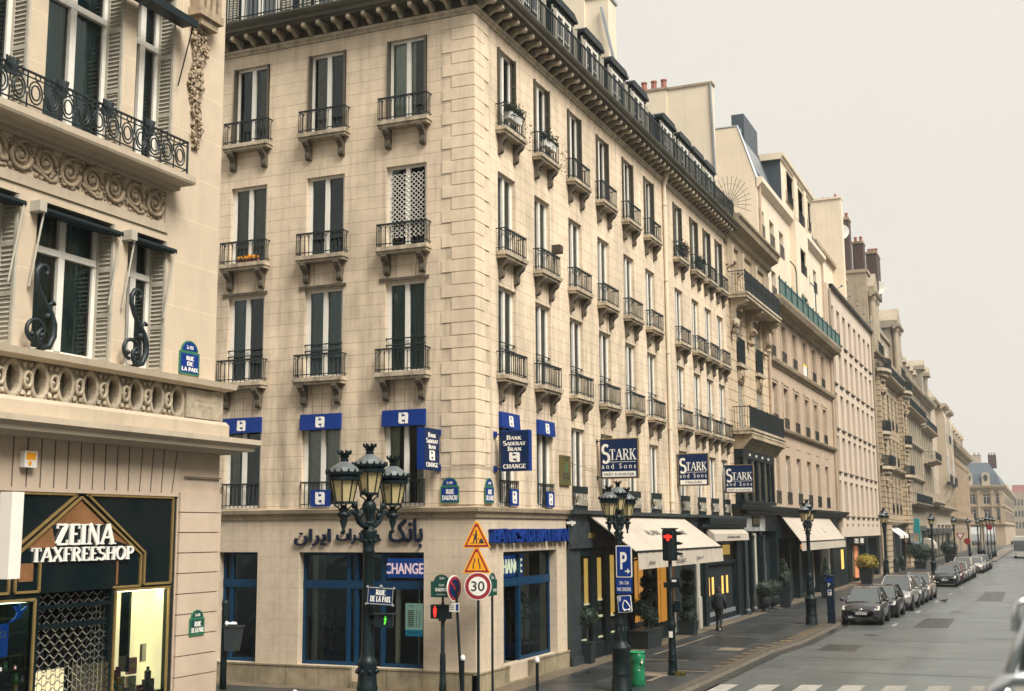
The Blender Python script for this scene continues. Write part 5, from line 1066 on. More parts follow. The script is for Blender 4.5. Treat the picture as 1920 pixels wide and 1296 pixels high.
# white storeys
X = -.30; PX = PE(X)
uc = [39.75, 42.7, 45.7, 55.0, 58.2]; uw = 1.35; ur = [(20.95, 22.62), (17.75, 19.55)]
b = MB(); wall(b, PX, 39.3, Y1, 17.3, 24.1, [(c, c+uw, a, e) for c in uc for a, e in ur], .45); b.poly([(X, 39.3, 17), (-9, 39.3, 17), (-9, 39.3, 27.5), (-1.3, 39.3, 27.5), (X, 39.3, 24.3)]); b.poly([(X, Y1, 17), (-9, Y1, 17), (-9, Y1, 25), (X, Y1, 24.1)]); b.poly([(-9, 39.3, 17), (-9, Y1, 17), (-9, Y1, 27.5), (-9, 39.3, 27.5)]); obj('attic_wall', b, M['cream'], HD); put_windows(HD, 'E', X, uc, ur, uw, .40, .8)
band(HD, 'eaves', M['cream'], 39.3, 49.2, [(-.05, 23.75), (.05, 23.75), (.35, 24.05), (.35, 24.35), (-.05, 24.4)], X); band(HD, 'eaves', M['cream'], 53.9, Y1, [(-.05, 23.75), (.05, 23.75), (.35, 24.05), (.35, 24.35), (-.05, 24.4)], X)
b = MB(); b.prism([(X, 24.35), (-1.3, 27.5), (-8.8, 27.6), (-8.8, 24.35)], lambda p, q, w: (p, w, q), 39.5, Y1-.1); obj('slate_roof', b, M['slate'], HD)
b = MB(); b.tube([(X+.02, 39.35, 24.3), (-1.3, 39.35, 27.55), (-8, 39.35, 27.6)], .09, 5); b.prism([(-.62, 25.15), (-.55, 25.15), (-1.12, 26.95), (-1.2, 26.95)], lambda p, q, w: (p, w, q), 40.3, 44.4); b.box(-2.5, -1.3, 40.4, 44.4, 27.5, 27.75); obj('skylight', b, M['zinc'], HD)
b = MB(); b.fbox(PX, 40.5, 44.3, -1.6, -.85, 26.6, 28.7); obj('slate_dormer', b, M['slate'], HD)
b = MB(); bw = [(46.75, 49.15, 24.75, 26.75), (50.8, 52.9, 18.0, 19.4), (50.8, 52.9, 20.9, 22.6), (50.8, 52.9, 24.4, 26.7), (54.6, 55.9, 24.75, 26.75)]
wall(b, PE(.02), 45.4, 56.4, 24.3, 27.1, bw, .55); wall(b, PE(.12), 49.3, 53.9, 17.4, 24.3, bw, .5); b.poly([(.12, 49.3, 17.4), (X, 49.3, 17.4), (X, 49.3, 24.3), (.12, 49.3, 24.3)]); b.fbox(PE(.02), 49.4, 50.4, 0, .12, 24.3, 27.1); b.fbox(PE(.02), 53.2, 53.9, 0, .12, 24.3, 27.1); obj('bay', b, M['cream'], HD)
for (u0, u1, z0, z1) in bw: put_windows(HD, 'E', .02 if u0 < 49.3 or u0 > 54 else .1, [u0], [(z0, z1)], u1-u0, .5, .7)
b = MB(); b.poly([(.02, 45.4, 24.3), (-4, 45.4, 24.3), (-4, 45.4, 27.1), (.02, 45.4, 27.1)]); b.poly([(.02, 56.4, 24.3), (-4, 56.4, 24.3), (-4, 56.4, 27.1), (.02, 56.4, 27.1)]); obj('bay_side', b, M['slate'], HD)
b = MB(); b.sweep([(-4.2, 27.1), (.10, 27.1), (.14, 27.25), (.25, 27.3), (.28, 27.5), (-4.2, 27.6)], [(0, 45.2, 1, 0), (0, 56.6, 1, 0)]); obj('bay_cornice', b, M['cream'], HD)
b = MB(); b.tube([(X+.12, 39.6, 24), (X+.12, 39.6, 17.5)], .07, 6); b.tube([(X+.12, 61.9, 24), (X+.12, 61.9, 17.5)], .07, 6); b.tube([(.12, 39.1, 15), (.12, 39.1, 5.4)], .08, 6); b.tube([(.12, 62.1, 16.5), (.12, 62.1, 5.4)], .08, 6); obj('drainpipe', b, M['stone_d'], HD)
awning(HD, 40.3, 56.9, 1.25, 4.95, 3.40, 2.9, [('L', 50.5, 51.2, .3, .5, 's')])
b = MB(); wall(b, PE(.05), 39.4, 62.3, 0, 4.9, [(39.9, 43.0, .3, 3.6), (43.5, 46, 0, 3.6), (46.6, 50.5, .3, 3.6), (51, 53.5, 0, 3.6), (57.8, 59.3, 0, 3.4)], .4); ds = obj('shop_front', b, M['paint'], HD); b = MB(); b.poly([P(39.4, -.3, 0), P(62, -.3, 0), P(62, -.3, 3.7), P(39.4, -.3, 3.7)]); obj('pane', b, M['pane_far'], ds)
b = MB(); b.fbox(P, 54.2, 57.4, .05, .09, 0, 3.3); b.fbox(P, 40.6, 40.75, -.2, -.15, .5, 2.6); b.fbox(P, 41.8, 42.9, -.25, -.2, 2.3, 2.45); b.fbox(P, 41.8, 41.9, -.25, -.2, .5, 2.4); b.fbox(P, 47.0, 47.3, -.2, -.15, .5, 2.6); b.fbox(P, 52, 52.4, -.2, -.15, .4, 2.6); obj('pale_panel', b, M['cream_paint'], ds)
b = MB(); b.fbox(P, 47.5, 48.3, -.2, -.15, 2.9, 3.15); b.fbox(P, 43.8, 44.0, -.2, -.15, 1.2, 2.2); b.fbox(P, 58.0, 58.9, -.22, -.18, 1.0, 2.9); obj('lit_goods', b, M['lit_orange'], ds)
b = MB(); b.fbox(P, 50.3, 51.6, .04, .07, 13.75, 14.75); o = obj('to_let_banner', b, M['sign_white'], HD); b = MB(); b.fbox(P, 50.3, 51.6, .07, .075, 13.75, 13.95); b.fbox(P, 50.3, 51.6, .07, .075, 14.62, 14.75); obj('stripe', b, mat('yellow_stripe', (.8, .6, .02), .5), o)
room(HD, Y0, Y1, 17)

# ---- E: modern stone office
HE = thing('modern_office', 'plain pale stone office front with an even grid of narrow recessed blind windows', 'building', (-3, 75, 0))
Y0, Y1 = 62.35, 88.3; ec = [63.55+3.105*k for k in range(8)]; er = [(5.07, 7.7), (8.36, 11.03), (11.6, 14.3), (15.02, 17.62), (18.35, 21.0)]; ew = 1.62
b = MB(); wall(b, P, Y0, Y1, 3.5, 22.4, [(c, c+ew, a, e) for c in ec for a, e in er]+[(c+.15, c+1.2, 4.22, 4.48) for c in ec], .35); shell(b, Y0, Y1, 22.4); obj('wall', b, M['stone_e'], HE)
def ewin():
    m = MB(); h = er[0][1]-er[0][0]; m.box(0, ew, .24, .28, 0, h); m.c = 1; m.box(.95, 1.0, .235, .29, 0, h); m.box(0, ew, .20, .28, h-.10, h); m.c = 2; m.box(-.08, ew+.08, -.14, .1, -.10, .0); return m.mesh('window', [M['panel_e'], M['cream_paint'], M['corbel']])
em = ewin()
for a, e in er:
    for c in ec: o = bpy.data.objects.new('window', em); COL.objects.link(o); o.parent = HE; o.location = Vector((0, c, a))-WL[HE.name]; o.rotation_euler = (0, 0, pi/2)
b = MB(); b.fbox(P, Y0+.9, Y1-.2, .0, .30, 22.30, 22.46); obj('parapet_cap', b, M['paint'], HE)
b = MB()
for k in range(5): u = 66+k*4.4; b.tube([P(u, .1, 22.5), P(u, .6, 22.7)], .03, 4); b.blob(P(u, .6, 22.75), .12)
obj('floodlight', b, M['zinc'], HE)
b = MB(); b.box(-9, -.9, 62.5, 79, 22.4, 25.6); obj('setback_wall', b, M['cream'], HE); b = MB(); b.box(-9, -.6, 62.4, 79.2, 25.5, 25.8); obj('setback_cap', b, M['trim'], HE)
b = MB(); b.box(-7, -.0, 72.2, 73.2, 22.4, 31.4); b.box(-7, .04, 72.1, 73.3, 31.4, 31.55); o = obj('party_wall', b, M['cream'], HE); b = MB()
for x in (-2.4, -1.9, -1.5, -1.1, -.5): b.lathe([(.10, 31.5), (.09, 31.5+random.uniform(.15, .6))], (x, 72.7, 0), 8)
obj('chimney_pot', b, M['terracotta'], o)
b = MB(); wall(b, PE(-.2), Y0, Y1, 0, 3.5, [(65.8, 68.9, 0, 3.4), (73.5, 79, 0, 3.3), (80, 86.6, 0, 3.3)], .8); es = obj('shop_front', b, M['paint'], HE); b = MB(); b.fbox(P, 62.5, 66.2, -.1, .03, 0, 3.45); b.fbox(P, 71.9, 73.3, -.15, .02, 0, 2.5); b.c = 1; b.fbox(P, 69.9, 71.9, -.15, .03, .4, 2.9); obj('pier', b, [M['paint'], M['curtain_dark']], es)
b = MB(); b.fbox(P, 66.6, 68.7, -.5, -.45, 1.1, 2.6); b.fbox(P, 63, 64.2, -.12, .04, 1.2, 2.6); obj('lit_window', b, M['lit_yellow'], es); b = MB(); b.fbox(P, 69.9, 71.9, .03, .06, .3, 2.75); obj('orange_column', b, mat('orange_column', (.55, .2, .09), .7, var=.08, emit=.12), es)
b = MB(); b.fbox(P, 69.6, 72.6, .1, .5, 2.85, 3.5); b.fbox(P, 71, 71.2, 0, .1, 3, 3.3); o = obj('sign', b, M['paint'], es); b = MB(); text(b, '\u00e6', PS(69.59), (.14, .46, 2.98, 3.36), .0, .02, .02); text(b, '\u00e6', P, (70.2, 72.1, 2.98, 3.36), .5, .52, .02); obj('lettering', b, M['letter'], o)
b = MB(); text(b, 'joyaux paris', P, (62.8, 65.6, 2.95, 3.1), .03, .05); obj('lettering', b, M['letter'], es)
b = MB(); b.poly([P(65.5, -.9, 0), P(88, -.9, 0), P(88, -.9, 3.4), P(65.5, -.9, 3.4)]); obj('interior', b, M['inside'], es)
b = MB(); b.tube([(.12, 62.75, 22), (.12, 62.75, 3.6)], .09, 6); b.tube([(.12, 88.1, 24), (.12, 88.1, 1)], .10, 6); obj('drainpipe', b, M['stone_g'], HE)

# ---- F: ornate house
HF = thing('ornate_house', 'richly carved stone house with rusticated bays, curved iron balconies and columns above', 'building', (-3, 101, 0))
Y0, Y1 = 88.35, 115.0; fr_ = [(5.6, 9.2), (10.6, 13.2), (14.3, 17.6)]; fc = [90.2, 95.6, 99.2, 102.8, 106.4, 111.2]; fw_ = 1.7
b = MB(); wall(b, P, Y0, Y1, 4.4, 20.6, [(c, c+fw_, a, e) for c in fc for a, e in fr_], .4); shell(b, Y0, Y1, 20.6); obj('wall', b, mat('rusticated_stone', (.42, .33, .22), .85, var=.2, scale=2, bump=.15, streak=.3, joints=(1.4, .55, .05, .5), blotch=.25, jcol=.35), HF); put_windows(HF, 'E', 0, fc, fr_, fw_, .3, .9)
for y0, y1 in ((89.0, 93.2), (109.6, 114.2)):
    b = MB(); wall(b, PE(.5), y0, y1, 0, 20.0, [(y0+1.2, y0+2.9, a, e) for a, e in fr_], .5); b.poly([(.5, y0, 0), (0, y0, 0), (0, y0, 20), (.5, y0, 20)]); b.poly([(.5, y1, 0), (0, y1, 0), (0, y1, 20), (.5, y1, 20)]); obj('pavilion', b, CACHE.setdefault('rust', mat('rusticated_bay', (.47, .37, .25), .85, var=.2, scale=2, bump=.15, streak=.3, joints=(1.1, .5, .06, .5), blotch=.2, jcol=.32)), HF)
    cyy = (y0+y1)/2
    for z, out, ww in ((18.8, 1.0, 2.7), (12.9, .7, 1.9), (9.6, .8, 2.5)):
        b = MB(); pts = [(.4+out*sin(R(t))*1.0, cyy-ww*cos(R(t))) for t in range(0, 181, 12)]
        b.prism(pts, lambda p, q, w: (p, q, w), z, z+.3); b.prism([(p*.8, cyy+(q-cyy)*.8) for p, q in pts], lambda p, q, w: (p, q, w), z-.4, z); b.prism([(p*.6, cyy+(q-cyy)*.6) for p, q in pts], lambda p, q, w: (p, q, w), z-.8, z-.4); obj('balcony_slab', b, M['sill'], HF)
        b = MB(); b.tube([(p, q, z+1.25) for p, q in pts], .04, 5); b.tube([(p, q, z+.4) for p, q in pts], .03, 4)
        for i in range(len(pts)-1):
            for k in range(4): t = k/4; x = pts[i][0]*(1-t)+pts[i+1][0]*t; y = pts[i][1]*(1-t)+pts[i+1][1]*t; b.tube([(x, y, z+.3), (x, y, z+1.25)], .022, 4)
        obj('balcony_railing', b, M['iron'], HF)
    b = MB()
    for dy in (-1.7, -.9, .9, 1.7): b.lathe([(.36, 0), (.36, .3), (.28, .4), (.27, 5.0), (.40, 5.3), (.42, 5.6)], (.1, cyy+dy, 20.6), 10)
    b.box(-2.5, .5, y0, y1, 26.2, 27.0); b.prism([(y0, 27.0), (y1, 27.0), (cyy, 28.6)], lambda p, q, w: (w, p, q), -2.5, .4); b.box(-2.5, -.3, y0+.2, y1-.2, 20.6, 26.2); b.sweep(cor_prof(26.0, 26.5, .7), [(0, y0-.2, 1, 0), (0, y1+.2, 1, 0)]); obj('column_pavilion', b, M['stone_g'], HF)
    b = MB()
    for k in range(40): zz = random.choice([8.6, 9.0, 17.3, 17.8, 13.4]); b.blob((.55, cyy+random.uniform(-1.6, 1.6), zz+random.uniform(-.7, .4)), random.uniform(.12, .32), 6, 4, .4)
    obj('carving', b, M['carved'], HF)
    b = MB(); rail(b, PE(.4), y0, y1, .2, 20.7, 21.7, .18); obj('balcony_railing', b, M['iron'], HF)
band(HF, 'balcony_slab', M['sill'], 93.2, 109.6, cor_prof(18.7, 19.15, .9)); b = MB(); rail(b, P, 93.3, 109.5, .8, 19.15, 20.15, .17, False); obj('balcony_railing', b, M['iron'], HF); band(HF, 'belt_course', M['sill'], Y0, Y1, cor_prof(9.75, 10.15, .55)); band(HF, 'cornice', M['sill'], Y0, Y1, cor_prof(20.4, 20.9, .5)); band(HF, 'belt_course', M['sill'], Y0, Y1, cor_prof(4.4, 4.8, .6))
b = MB(); b.box(-6, -.6, 93.2, 109.6, 20.6, 24.2); b.box(-2.4, -.15, 88.4, 92, 20.6, 28.3); b.box(-2.6, 0, 88.3, 92.2, 28.3, 28.6); b.box(-6, -.4, 92, 110, 24.2, 24.6); obj('attic_wall', b, M['stone_g'], HF); put_windows(HF, 'E', -.6+.28, [95.4, 99, 102.6, 106.2], [(21.2, 23.4)], 1.5, .28, .7)
b = MB(); b.prism([(-.6, 24.6), (-2, 28.0), (-6, 28.2), (-6, 24.6)], lambda p, q, w: (p, w, q), 92.2, Y1); obj('roof', b, M['roof_blue'], HF)
stack(HF, -2.6, -1.55, 88.5, 90, 28.4, 33.6, 'brick', 2, 'trim', .25); stack(HF, -1.55, -.55, 90.4, 92, 28.4, 31.6, 'brick', 2, 'trim', .22); stack(HF, -.55, .45, 92.4, 95.5, 26.5, 30.9, 'brick', 3, 'trim', .22)
b = MB(); b.lathe([(.05, 0), (.75, .25), (.8, .3), (.1, .12)], (0, 0, 0), 14); d = MB(); d.add(b, Matrix.Translation((-2.2, 88.0, 32.2)) @ Matrix.Rotation(R(80), 4, 'X')); d.add(b, Matrix.Translation((.3, 93.5, 27.5)) @ Matrix.Rotation(R(70), 4, 'X')); obj('satellite_dish', d, M['letter'], HF)
b = MB(); wall(b, PE(.05), Y0, Y1, 0, 4.4, [(91, 93.4, 0, 3.6), (95, 98, 0, 3.6), (99.5, 104, 0, 3.6), (105.5, 110, 0, 3.6), (111, 114, 0, 3.6)], .4); fs = obj('shop_front', b, M['grey_paint'], HF); b = MB(); b.poly([P(Y0, -.3, 0), P(Y1, -.3, 0), P(Y1, -.3, 3.8), P(Y0, -.3, 3.8)]); obj('pane', b, M['pane_far'], fs)
b = MB()
for y in (94.2, 98.8): b.prism([(.1, 4.2), (1.1, 3.45), (1.1, 3.15), (1.05, 3.4), (.1, 4.1)], lambda p, q, w: (p, w, q), y, y+3.4)
obj('awning', b, M['letter'], fs)

# ---- G
HG = thing('mansard_house', 'grey stone house with blue slate mansard, long iron balconies and tall paired windows', 'building', (-3, 126, 0))
Y0, Y1 = 115.05, 137.5; gc = [116.4+2.65*k for k in range(8)]; grw = [(7.9, 9.7), (10.6, 13.4), (14.6, 17.2), (18.5, 20.9)]
b = MB(); wall(b, P, Y0, Y1, 4.4, 21.3, [(c, c+1.3, a, e) for c in gc for a, e in grw], .35); shell(b, Y0, Y1, 21.3); obj('wall', b, M['stone_g'], HG); put_windows(HG, 'E', 0, gc, grw, 1.3, .28, 0)
for z, o_ in ((14.1, .45), (17.9, .9), (10.1, .4), (7.0, 1.1)):
    band(HG, 'balcony_slab', M['sill'], Y0, Y1, cor_prof(z-.3, z, o_)); 
    if z > 10.2 and z != 14.1 or z == 7.0: b = MB(); rail(b, P, Y0+.2, Y1-.2, o_-.1, z, z+1.05, .17); b.fbox(P, Y0+.2, Y1-.2, o_-.13, o_-.12, z+.1, z+.95); obj('balcony_railing', b, M['iron'], HG)
band(HG, 'cornice', M['sill'], Y0, Y1, cor_prof(21.0, 21.6, .7)); b = MB(); b.prism([(-.2, 21.6), (-1.8, 24.4), (-4, 25.4), (-9, 25.4), (-9, 21.6)], lambda p, q, w: (p, w, q), Y0, Y1); obj('mansard_roof', b, M['roof_blue'], HG)
for k in range(5):
    y = 116.6+k*4.4; b = MB(); b.box(-2.4, -.1, y, y+.25, 21.6, 23.7); b.box(-2.4, -.1, y+1.6, y+1.85, 21.6, 23.7); b.prism([(y-.15, 23.7), (y+2, 23.7), (y+.92, 24.4)], lambda p, q, w: (w, p, q), -2.6, .05); o = obj('dormer', b, M['stone_g'], HG); b = MB(); b.poly([(-.25, y+.25, 21.6), (-.25, y+1.6, 21.6), (-.25, y+1.6, 23.7), (-.25, y+.25, 23.7)]); obj('pane', b, M['pane_far'], o)
stack(HG, -4, -2.2, 118, 119, 24, 26.6, 'stone_i', 2); stack(HG, -4, -2.2, 128, 129, 24, 26.8, 'brick', 3)
b = MB(); wall(b, PE(.05), Y0, Y1, 0, 4.4, [(116, 121, 0, 3.8), (123, 128, 0, 3.8), (130, 136, 0, 3.8)], .4); gs_ = obj('shop_front', b, M['grey_paint'], HG); b = MB(); b.poly([P(Y0, -.3, 0), P(Y1, -.3, 0), P(Y1, -.3, 3.8), P(Y0, -.3, 3.8)]); obj('pane', b, M['pane_far'], gs_); b = MB(); b.prism([(.1, 2.9)]+[(.1+1.3*sin(R(t)), 1.9+1.0*cos(R(t))) for t in range(0, 91, 15)]+[(1.4, 1.6), (.1, 1.7)], lambda p, q, w: (p, w, q), 131.2, 135.2); obj('awning', b, M['awning'], gs_)
# ---- H
HH = thing('dormer_house', 'stone house with tall white dormers, bay balcony and blue railing panels', 'building', (-3, 146, 0))
Y0, Y1 = 137.55, 156.0; hc = [138.8+2.85*k for k in range(6)]; hr = [(8.9, 12.4), (13.6, 16.6), (18.0, 20.6)]
b = MB(); wall(b, P, Y0, Y1, 0, 21.2, [(c, c+1.35, a, e) for c in hc for a, e in hr]+[(139, 143, 0, 4), (145, 149, 0, 4), (151, 155, 0, 4)], .35); shell(b, Y0, Y1, 21.2); obj('wall', b, M['stone_g'], HH); put_windows(HH, 'E', 0, hc, hr, 1.35, .28, 0); b = MB(); b.poly([P(Y0, -.35, 0), P(Y1, -.35, 0), P(Y1, -.35, 4.2), P(Y0, -.35, 4.2)]); obj('pane', b, M['pane_far'], HH)
for z, o_, y0, y1 in ((17.4, .9, Y0, Y1), (13.1, 1.6, 140, 151), (7.6, 1.4, Y0, Y1)): band(HH, 'balcony_slab', M['sill'], y0, y1, cor_prof(z-.5, z, o_)); b = MB(); rail(b, P, y0+.2, y1-.2, o_-.12, z, z+1.05, .18); b.fbox(P, y0+.2, y1-.2, o_-.15, o_-.14, z+.1, z+.95); obj('balcony_railing', b, M['iron'] if z != 7.6 else M['stone_i'], HH)
band(HH, 'cornice', M['sill'], Y0, Y1, cor_prof(20.9, 21.7, .9)); b = MB(); b.prism([(-.1, 21.7), (-1.8, 25.6), (-9, 25.8), (-9, 21.7)], lambda p, q, w: (p, w, q), Y0, Y1); obj('roof', b, M['roof_blue'], HH)
for y in (141, 149): b = MB(); b.box(-2, .2, y, y+2.4, 21.7, 25.2); b.box(-2.2, .6, y-.3, y+2.7, 25.2, 25.7); b.prism([(y-.3, 25.7), (y+2.7, 25.7), (y+1.2, 26.6)], lambda p, q, w: (w, p, q), -2.2, .5); o = obj('dormer', b, M['stone_g'], HH); b = MB(); b.fbox(P, y+.6, y+1.8, .2, .22, 22, 24.6); obj('pane', b, M['pane_far'], o)
# ---- I smooth house
HI = thing('smooth_bay_house', 'smooth pale stone house with two swelling bays and small square windows', 'building', (-3, 171, 0))
Y0, Y1 = 156.05, 186.0; ic = [157.6, 162.0]; ir = [(9.2, 11.2), (13, 15), (17.4, 19.4)]
b = MB(); wall(b, P, Y0, Y1, 0, 22.4, [(c, c+1.2, a, e) for c in ic for a, e in ir]+[(157, 162, 0, 4.6), (164, 170, 0, 4.6), (172, 178, 0, 4.6), (179, 185, 0, 4.6)], .3); shell(b, Y0, Y1, 22.4); obj('wall', b, M['stone_i'], HI); put_windows(HI, 'E', 0, ic, ir, 1.2, .25, 0); b = MB(); b.poly([P(Y0, -.3, 0), P(Y1, -.3, 0), P(Y1, -.3, 4.8), P(Y0, -.3, 4.8)]); obj('pane', b, M['pane_far'], HI)
for y in (165.0, 176.0):
    b = MB(); b.prism([(0, 8.0), (.4, 8.6), (1.1, 10.4), (1.3, 11.0), (1.3, 20.6), (.9, 22.2), (0, 22.6)], lambda p, q, w: (p, w, q), y, y+6.4); o = obj('bay', b, M['stone_i'], HI)
    b = MB(); b.fbox(PE(1.3), y+1, y+2.2, 0, .02, 12.2, 15); b.fbox(PE(1.3), y+3.8, y+5, 0, .02, 12.2, 15); b.fbox(PE(1.3), y+2.4, y+4, 0, .02, 17, 20); obj('pane', b, M['pane_far'], o)
    b = MB(); b.sweep(cor_prof(10.6, 11, .5), [(1.2, y-.4, 1, 0), (1.2, y+6.8, 1, 0)]); rail(b, PE(1.2), y-.3, y+6.7, .4, 11, 12.1, .2); rail(b, PE(1.2), y+1, y+5.4, .5, 16.8, 18, .2); obj('bay_balcony', b, M['iron'], o)
    b = MB(); b.sweep(cor_prof(22.0, 22.8, .9), [(.8, y-.5, 1, 0), (.8, y+6.9, 1, 0)]); obj('bay_cornice', b, M['stone_i'], o)
band(HI, 'cornice', M['stone_i'], Y0, Y1, cor_prof(22.2, 22.9, .8)); band(HI, 'belt_course', M['stone_i'], Y0, Y1, cor_prof(6.6, 7.2, 1.2)); b = MB(); rail(b, P, Y0, Y1, 1.0, 7.2, 8.1, .5); obj('balcony_railing', b, M['stone_g'], HI)
b = MB(); b.box(-9, -1, Y0, Y1, 22.4, 25.5); obj('attic', b, M['stone_i'], HI)
for rt_, spans in ((HH, ((137.7, 143.5), (144.2, 150), (150.6, 155.8))), (HI, ((156.3, 163), (164, 171), (172, 178.5), (179.2, 185.8)))):
    for y0, y1 in spans: b = MB(); wall(b, PE(.08), y0, y1, 0, 4.1, [(y0+.5, y1-.5, .4, 3.3)], .3); b.fbox(P, y0, y1, .0, .3, 3.5, 4.1); obj('shop_front', b, M['paint'], rt_)
# ---- J classical palace front, K far corner block, L..M end of the street
HJ = thing('pilaster_palace', 'amber stone palace front with tall pilasters, deep cornice and round topped dormers', 'building', (-3, 216, 0))
Y0, Y1 = 186.05, 246.0; jc = [188.5+4.1*k for k in range(14)]; jr = [(8.2, 11.2), (12.6, 15.2)]
b = MB(); wall(b, P, Y0, Y1, 0, 18.4, [(c, c+1.8, a, e) for c in jc for a, e in jr]+[(c, c+2.2, 0, 4.2) for c in jc], .4); shell(b, Y0, Y1, 18.4); obj('wall', b, M['stone_j'], HJ); put_windows(HJ, 'E', 0, jc, jr, 1.8, .3, .8); b = MB(); b.poly([P(Y0, -.4, 0), P(Y1, -.4, 0), P(Y1, -.4, 4.4), P(Y0, -.4, 4.4)]); obj('pane', b, M['pane_far'], HJ)
for k in range(15): b = MB(); u = 187.2+4.1*k; b.fbox(P, u-.5, u+.5, 0, .35, 6.4, 15.6); b.fbox(P, u-.65, u+.65, 0, .5, 15.6, 16.5); obj('pilaster', b, M['stone_j'], HJ)
band(HJ, 'cornice', M['trim'], Y0-.3, Y1+.3, cor_prof(17.2, 18.8, 1.5)); band(HJ, 'belt_course', M['stone_j'], Y0, Y1, cor_prof(5.2, 6.0, .9)); b = MB(); rail(b, P, Y0, Y1, .8, 6.0, 7.0, .6, False); obj('balustrade', b, M['stone_j'], HJ)
b = MB(); b.prism([(-.4, 18.8), (-2.4, 22.6), (-9, 24), (-9, 18.8)], lambda p, q, w: (p, w, q), Y0, Y1); obj('roof', b, M['zinc'], HJ)
for k in range(7): y = 189+k*8.2; b = MB(); b.box(-2.4, -.2, y, y+2.4, 18.8, 22.2); b.prism([(y-.2+1.4*(1-cos(R(t))), 22.2+.9*sin(R(t))) for t in range(0, 181, 20)], lambda p, q, w: (w, p, q), -3, 0); o = obj('dormer', b, M['stone_j'], HJ); b = MB(); b.fbox(P, y+.6, y+1.8, -.2, -.18, 19, 21.8); obj('pane', b, M['pane_far'], o)
HK = thing('far_corner_block', 'distant stone corner block with slate mansard and oval dormers facing up the street', 'building', (0, 292, 0))
YK = 290.0; PK = PS(YK); kc = [-5.6, -2.1, 1.15, 4.0]; kr_ = [(9.9, 12.3), (6.0, 8.6)]
b = MB(); wall(b, PK, -30, 5.7, -.1, 14, [(c, c+1.5, a, e) for c in kc for a, e in kr_]+[(-2.2, 0, .0, 4.3), (1.0, 3.4, 0, 4.3)], .4); b.poly([(5.7, YK, -.1), (5.7, 420, -.1), (5.7, 420, 14), (5.7, YK, 14)]); b.poly([(-30, YK+.0, 14), (5.7, YK, 14), (5.7, 420, 14), (-30, 420, 14)]); obj('wall', b, M['stone_j'], HK); put_windows(HK, 'S', YK, kc, kr_, 1.5, .3, .6)
b = MB(); b.sweep(cor_prof(13.2, 14.4, 1.0), [(-30, YK, 0, -1), (5.7, YK, 1, -1), (5.7, 420, 1, 0)]); b.sweep(cor_prof(8.9, 9.4, .4), [(-30, YK, 0, -1), (5.7, YK, 1, -1), (5.7, 420, 1, 0)]); b.sweep(cor_prof(4.6, 5.1, .5), [(-30, YK, 0, -1), (5.7, YK, 1, -1), (5.7, 420, 1, 0)])
for u in (-7, -3.4, .2, 3.3, 5.2): b.fbox(PK, u-.35, u+.35, 0, .3, 5.0, 12.4); b.fbox(PK, u-.5, u+.5, 0, .4, 12.4, 13.2)
obj('stone_trim', b, M['stone_j'], HK); b = MB(); b.sweep([(-.3, 14.4), (-1.2, 17.2), (-3, 20.0), (-12, 20.6), (-12, 14.4)], [(-30, YK, 0, -1), (5.7, YK, 1, -1), (5.7, 420, 1, 0)]); obj('roof', b, M['roof_blue'], HK)
for u in (-1.9, 2.0): b = MB(); b.fbox(PK, u-.9, u+.9, -2.5, -.2, 14.4, 16.6); b.prism([(u+1.0*cos(R(t)), 16.6+1.0*sin(R(t))) for t in range(0, 181, 20)], lambda p, q, w: PK(p, w, q), -2.5, -.15); o = obj('dormer', b, M['stone_i'], HK); b = MB(); b.prism(ring_poly(u, 16.2, .8, 14, .5), lambda p, q, w: PK(p, w, q), -.2, -.14); obj('pane', b, M['pane_far'], o)
b = MB(); 
for k in range(30): y = 293+k*4.2; b.fbox(PE(5.7), y, y+1.6, .0, .03, 9.9, 12.3); b.fbox(PE(5.7), y, y+1.6, .0, .03, 5.6, 8.4)
obj('window', b, M['pane_far'], HK); stack(HK, 2.5, 4.4, 300, 303, 19, 22.2, 'brick', 3); stack(HK, -1, 1, 296, 298, 20, 22.0, 'stone_i', 2)
HL = thing('far_street_end', 'hazy row of pale buildings closing the far end of the street', 'building', (20, 560, 0))
b = MB(); b.box(3, 16, 560, 580, -.1, 20); b.box(16, 26, 570, 590, -.1, 16); b.box(26, 60, 565, 590, -.1, 22); obj('wall', b, M['stone_g'], HL); b = MB()
for k in range(33):
    for z in (4, 9, 14): x = 3.6+k*1.4; b.box(x, x+.7, 559.9, 560.0, z, z+2.6)
obj('window', b, M['pane_far'], HL); b = MB(); b.box(3, 16, 561, 580, 20, 23); b.box(9, 12, 559.6, 559.9, 7, 15); obj('roof', b, mat('red_scaffold_net', (.40, .16, .14), .8, var=.2), HL)
# ---- opposite side of the street (seen in reflections)
def opposite(y0, y1, h, m, label):
    r = thing('opposite_house', label, 'building', (31, (y0+y1)/2, 0)); b = MB(); Q = lambda u, o, z: (25.0-o, u, z); n = int((y1-y0)/3.2); cs_ = [y0+.8+k*(y1-y0-1.2)/n for k in range(n)]; rs_ = [(4.9+k*3.5, 7.2+k*3.5) for k in range(int((h-5.5)/3.5))]
    wall(b, Q, y0, y1, 0, h, [(c, c+1.3, a, e) for c in cs_ for a, e in rs_]+[(c, c+2.2, 0, 3.6) for c in cs_], .3); b.poly([(36, y0, 0), (25, y0, 0), (25, y0, h), (36, y0, h)]); b.poly([(36, y1, 0), (25, y1, 0), (25, y1, h), (36, y1, h)]); obj('wall', b, M[m], r); b = MB(); b.poly([(25.3, y0, 0), (25.3, y1, 0), (25.3, y1, h-.2), (25.3, y0, h-.2)]); obj('pane', b, M['pane_far'], r)
    b = MB(); b.prism([(25, h), (24.4, h+.1), (24.4, h+.5), (25.5, h+.6), (27, h+3.4), (36, h+3.6), (36, h)], lambda p, q, w: (p, w, q), y0, y1); obj('roof', b, M['slate'], r)
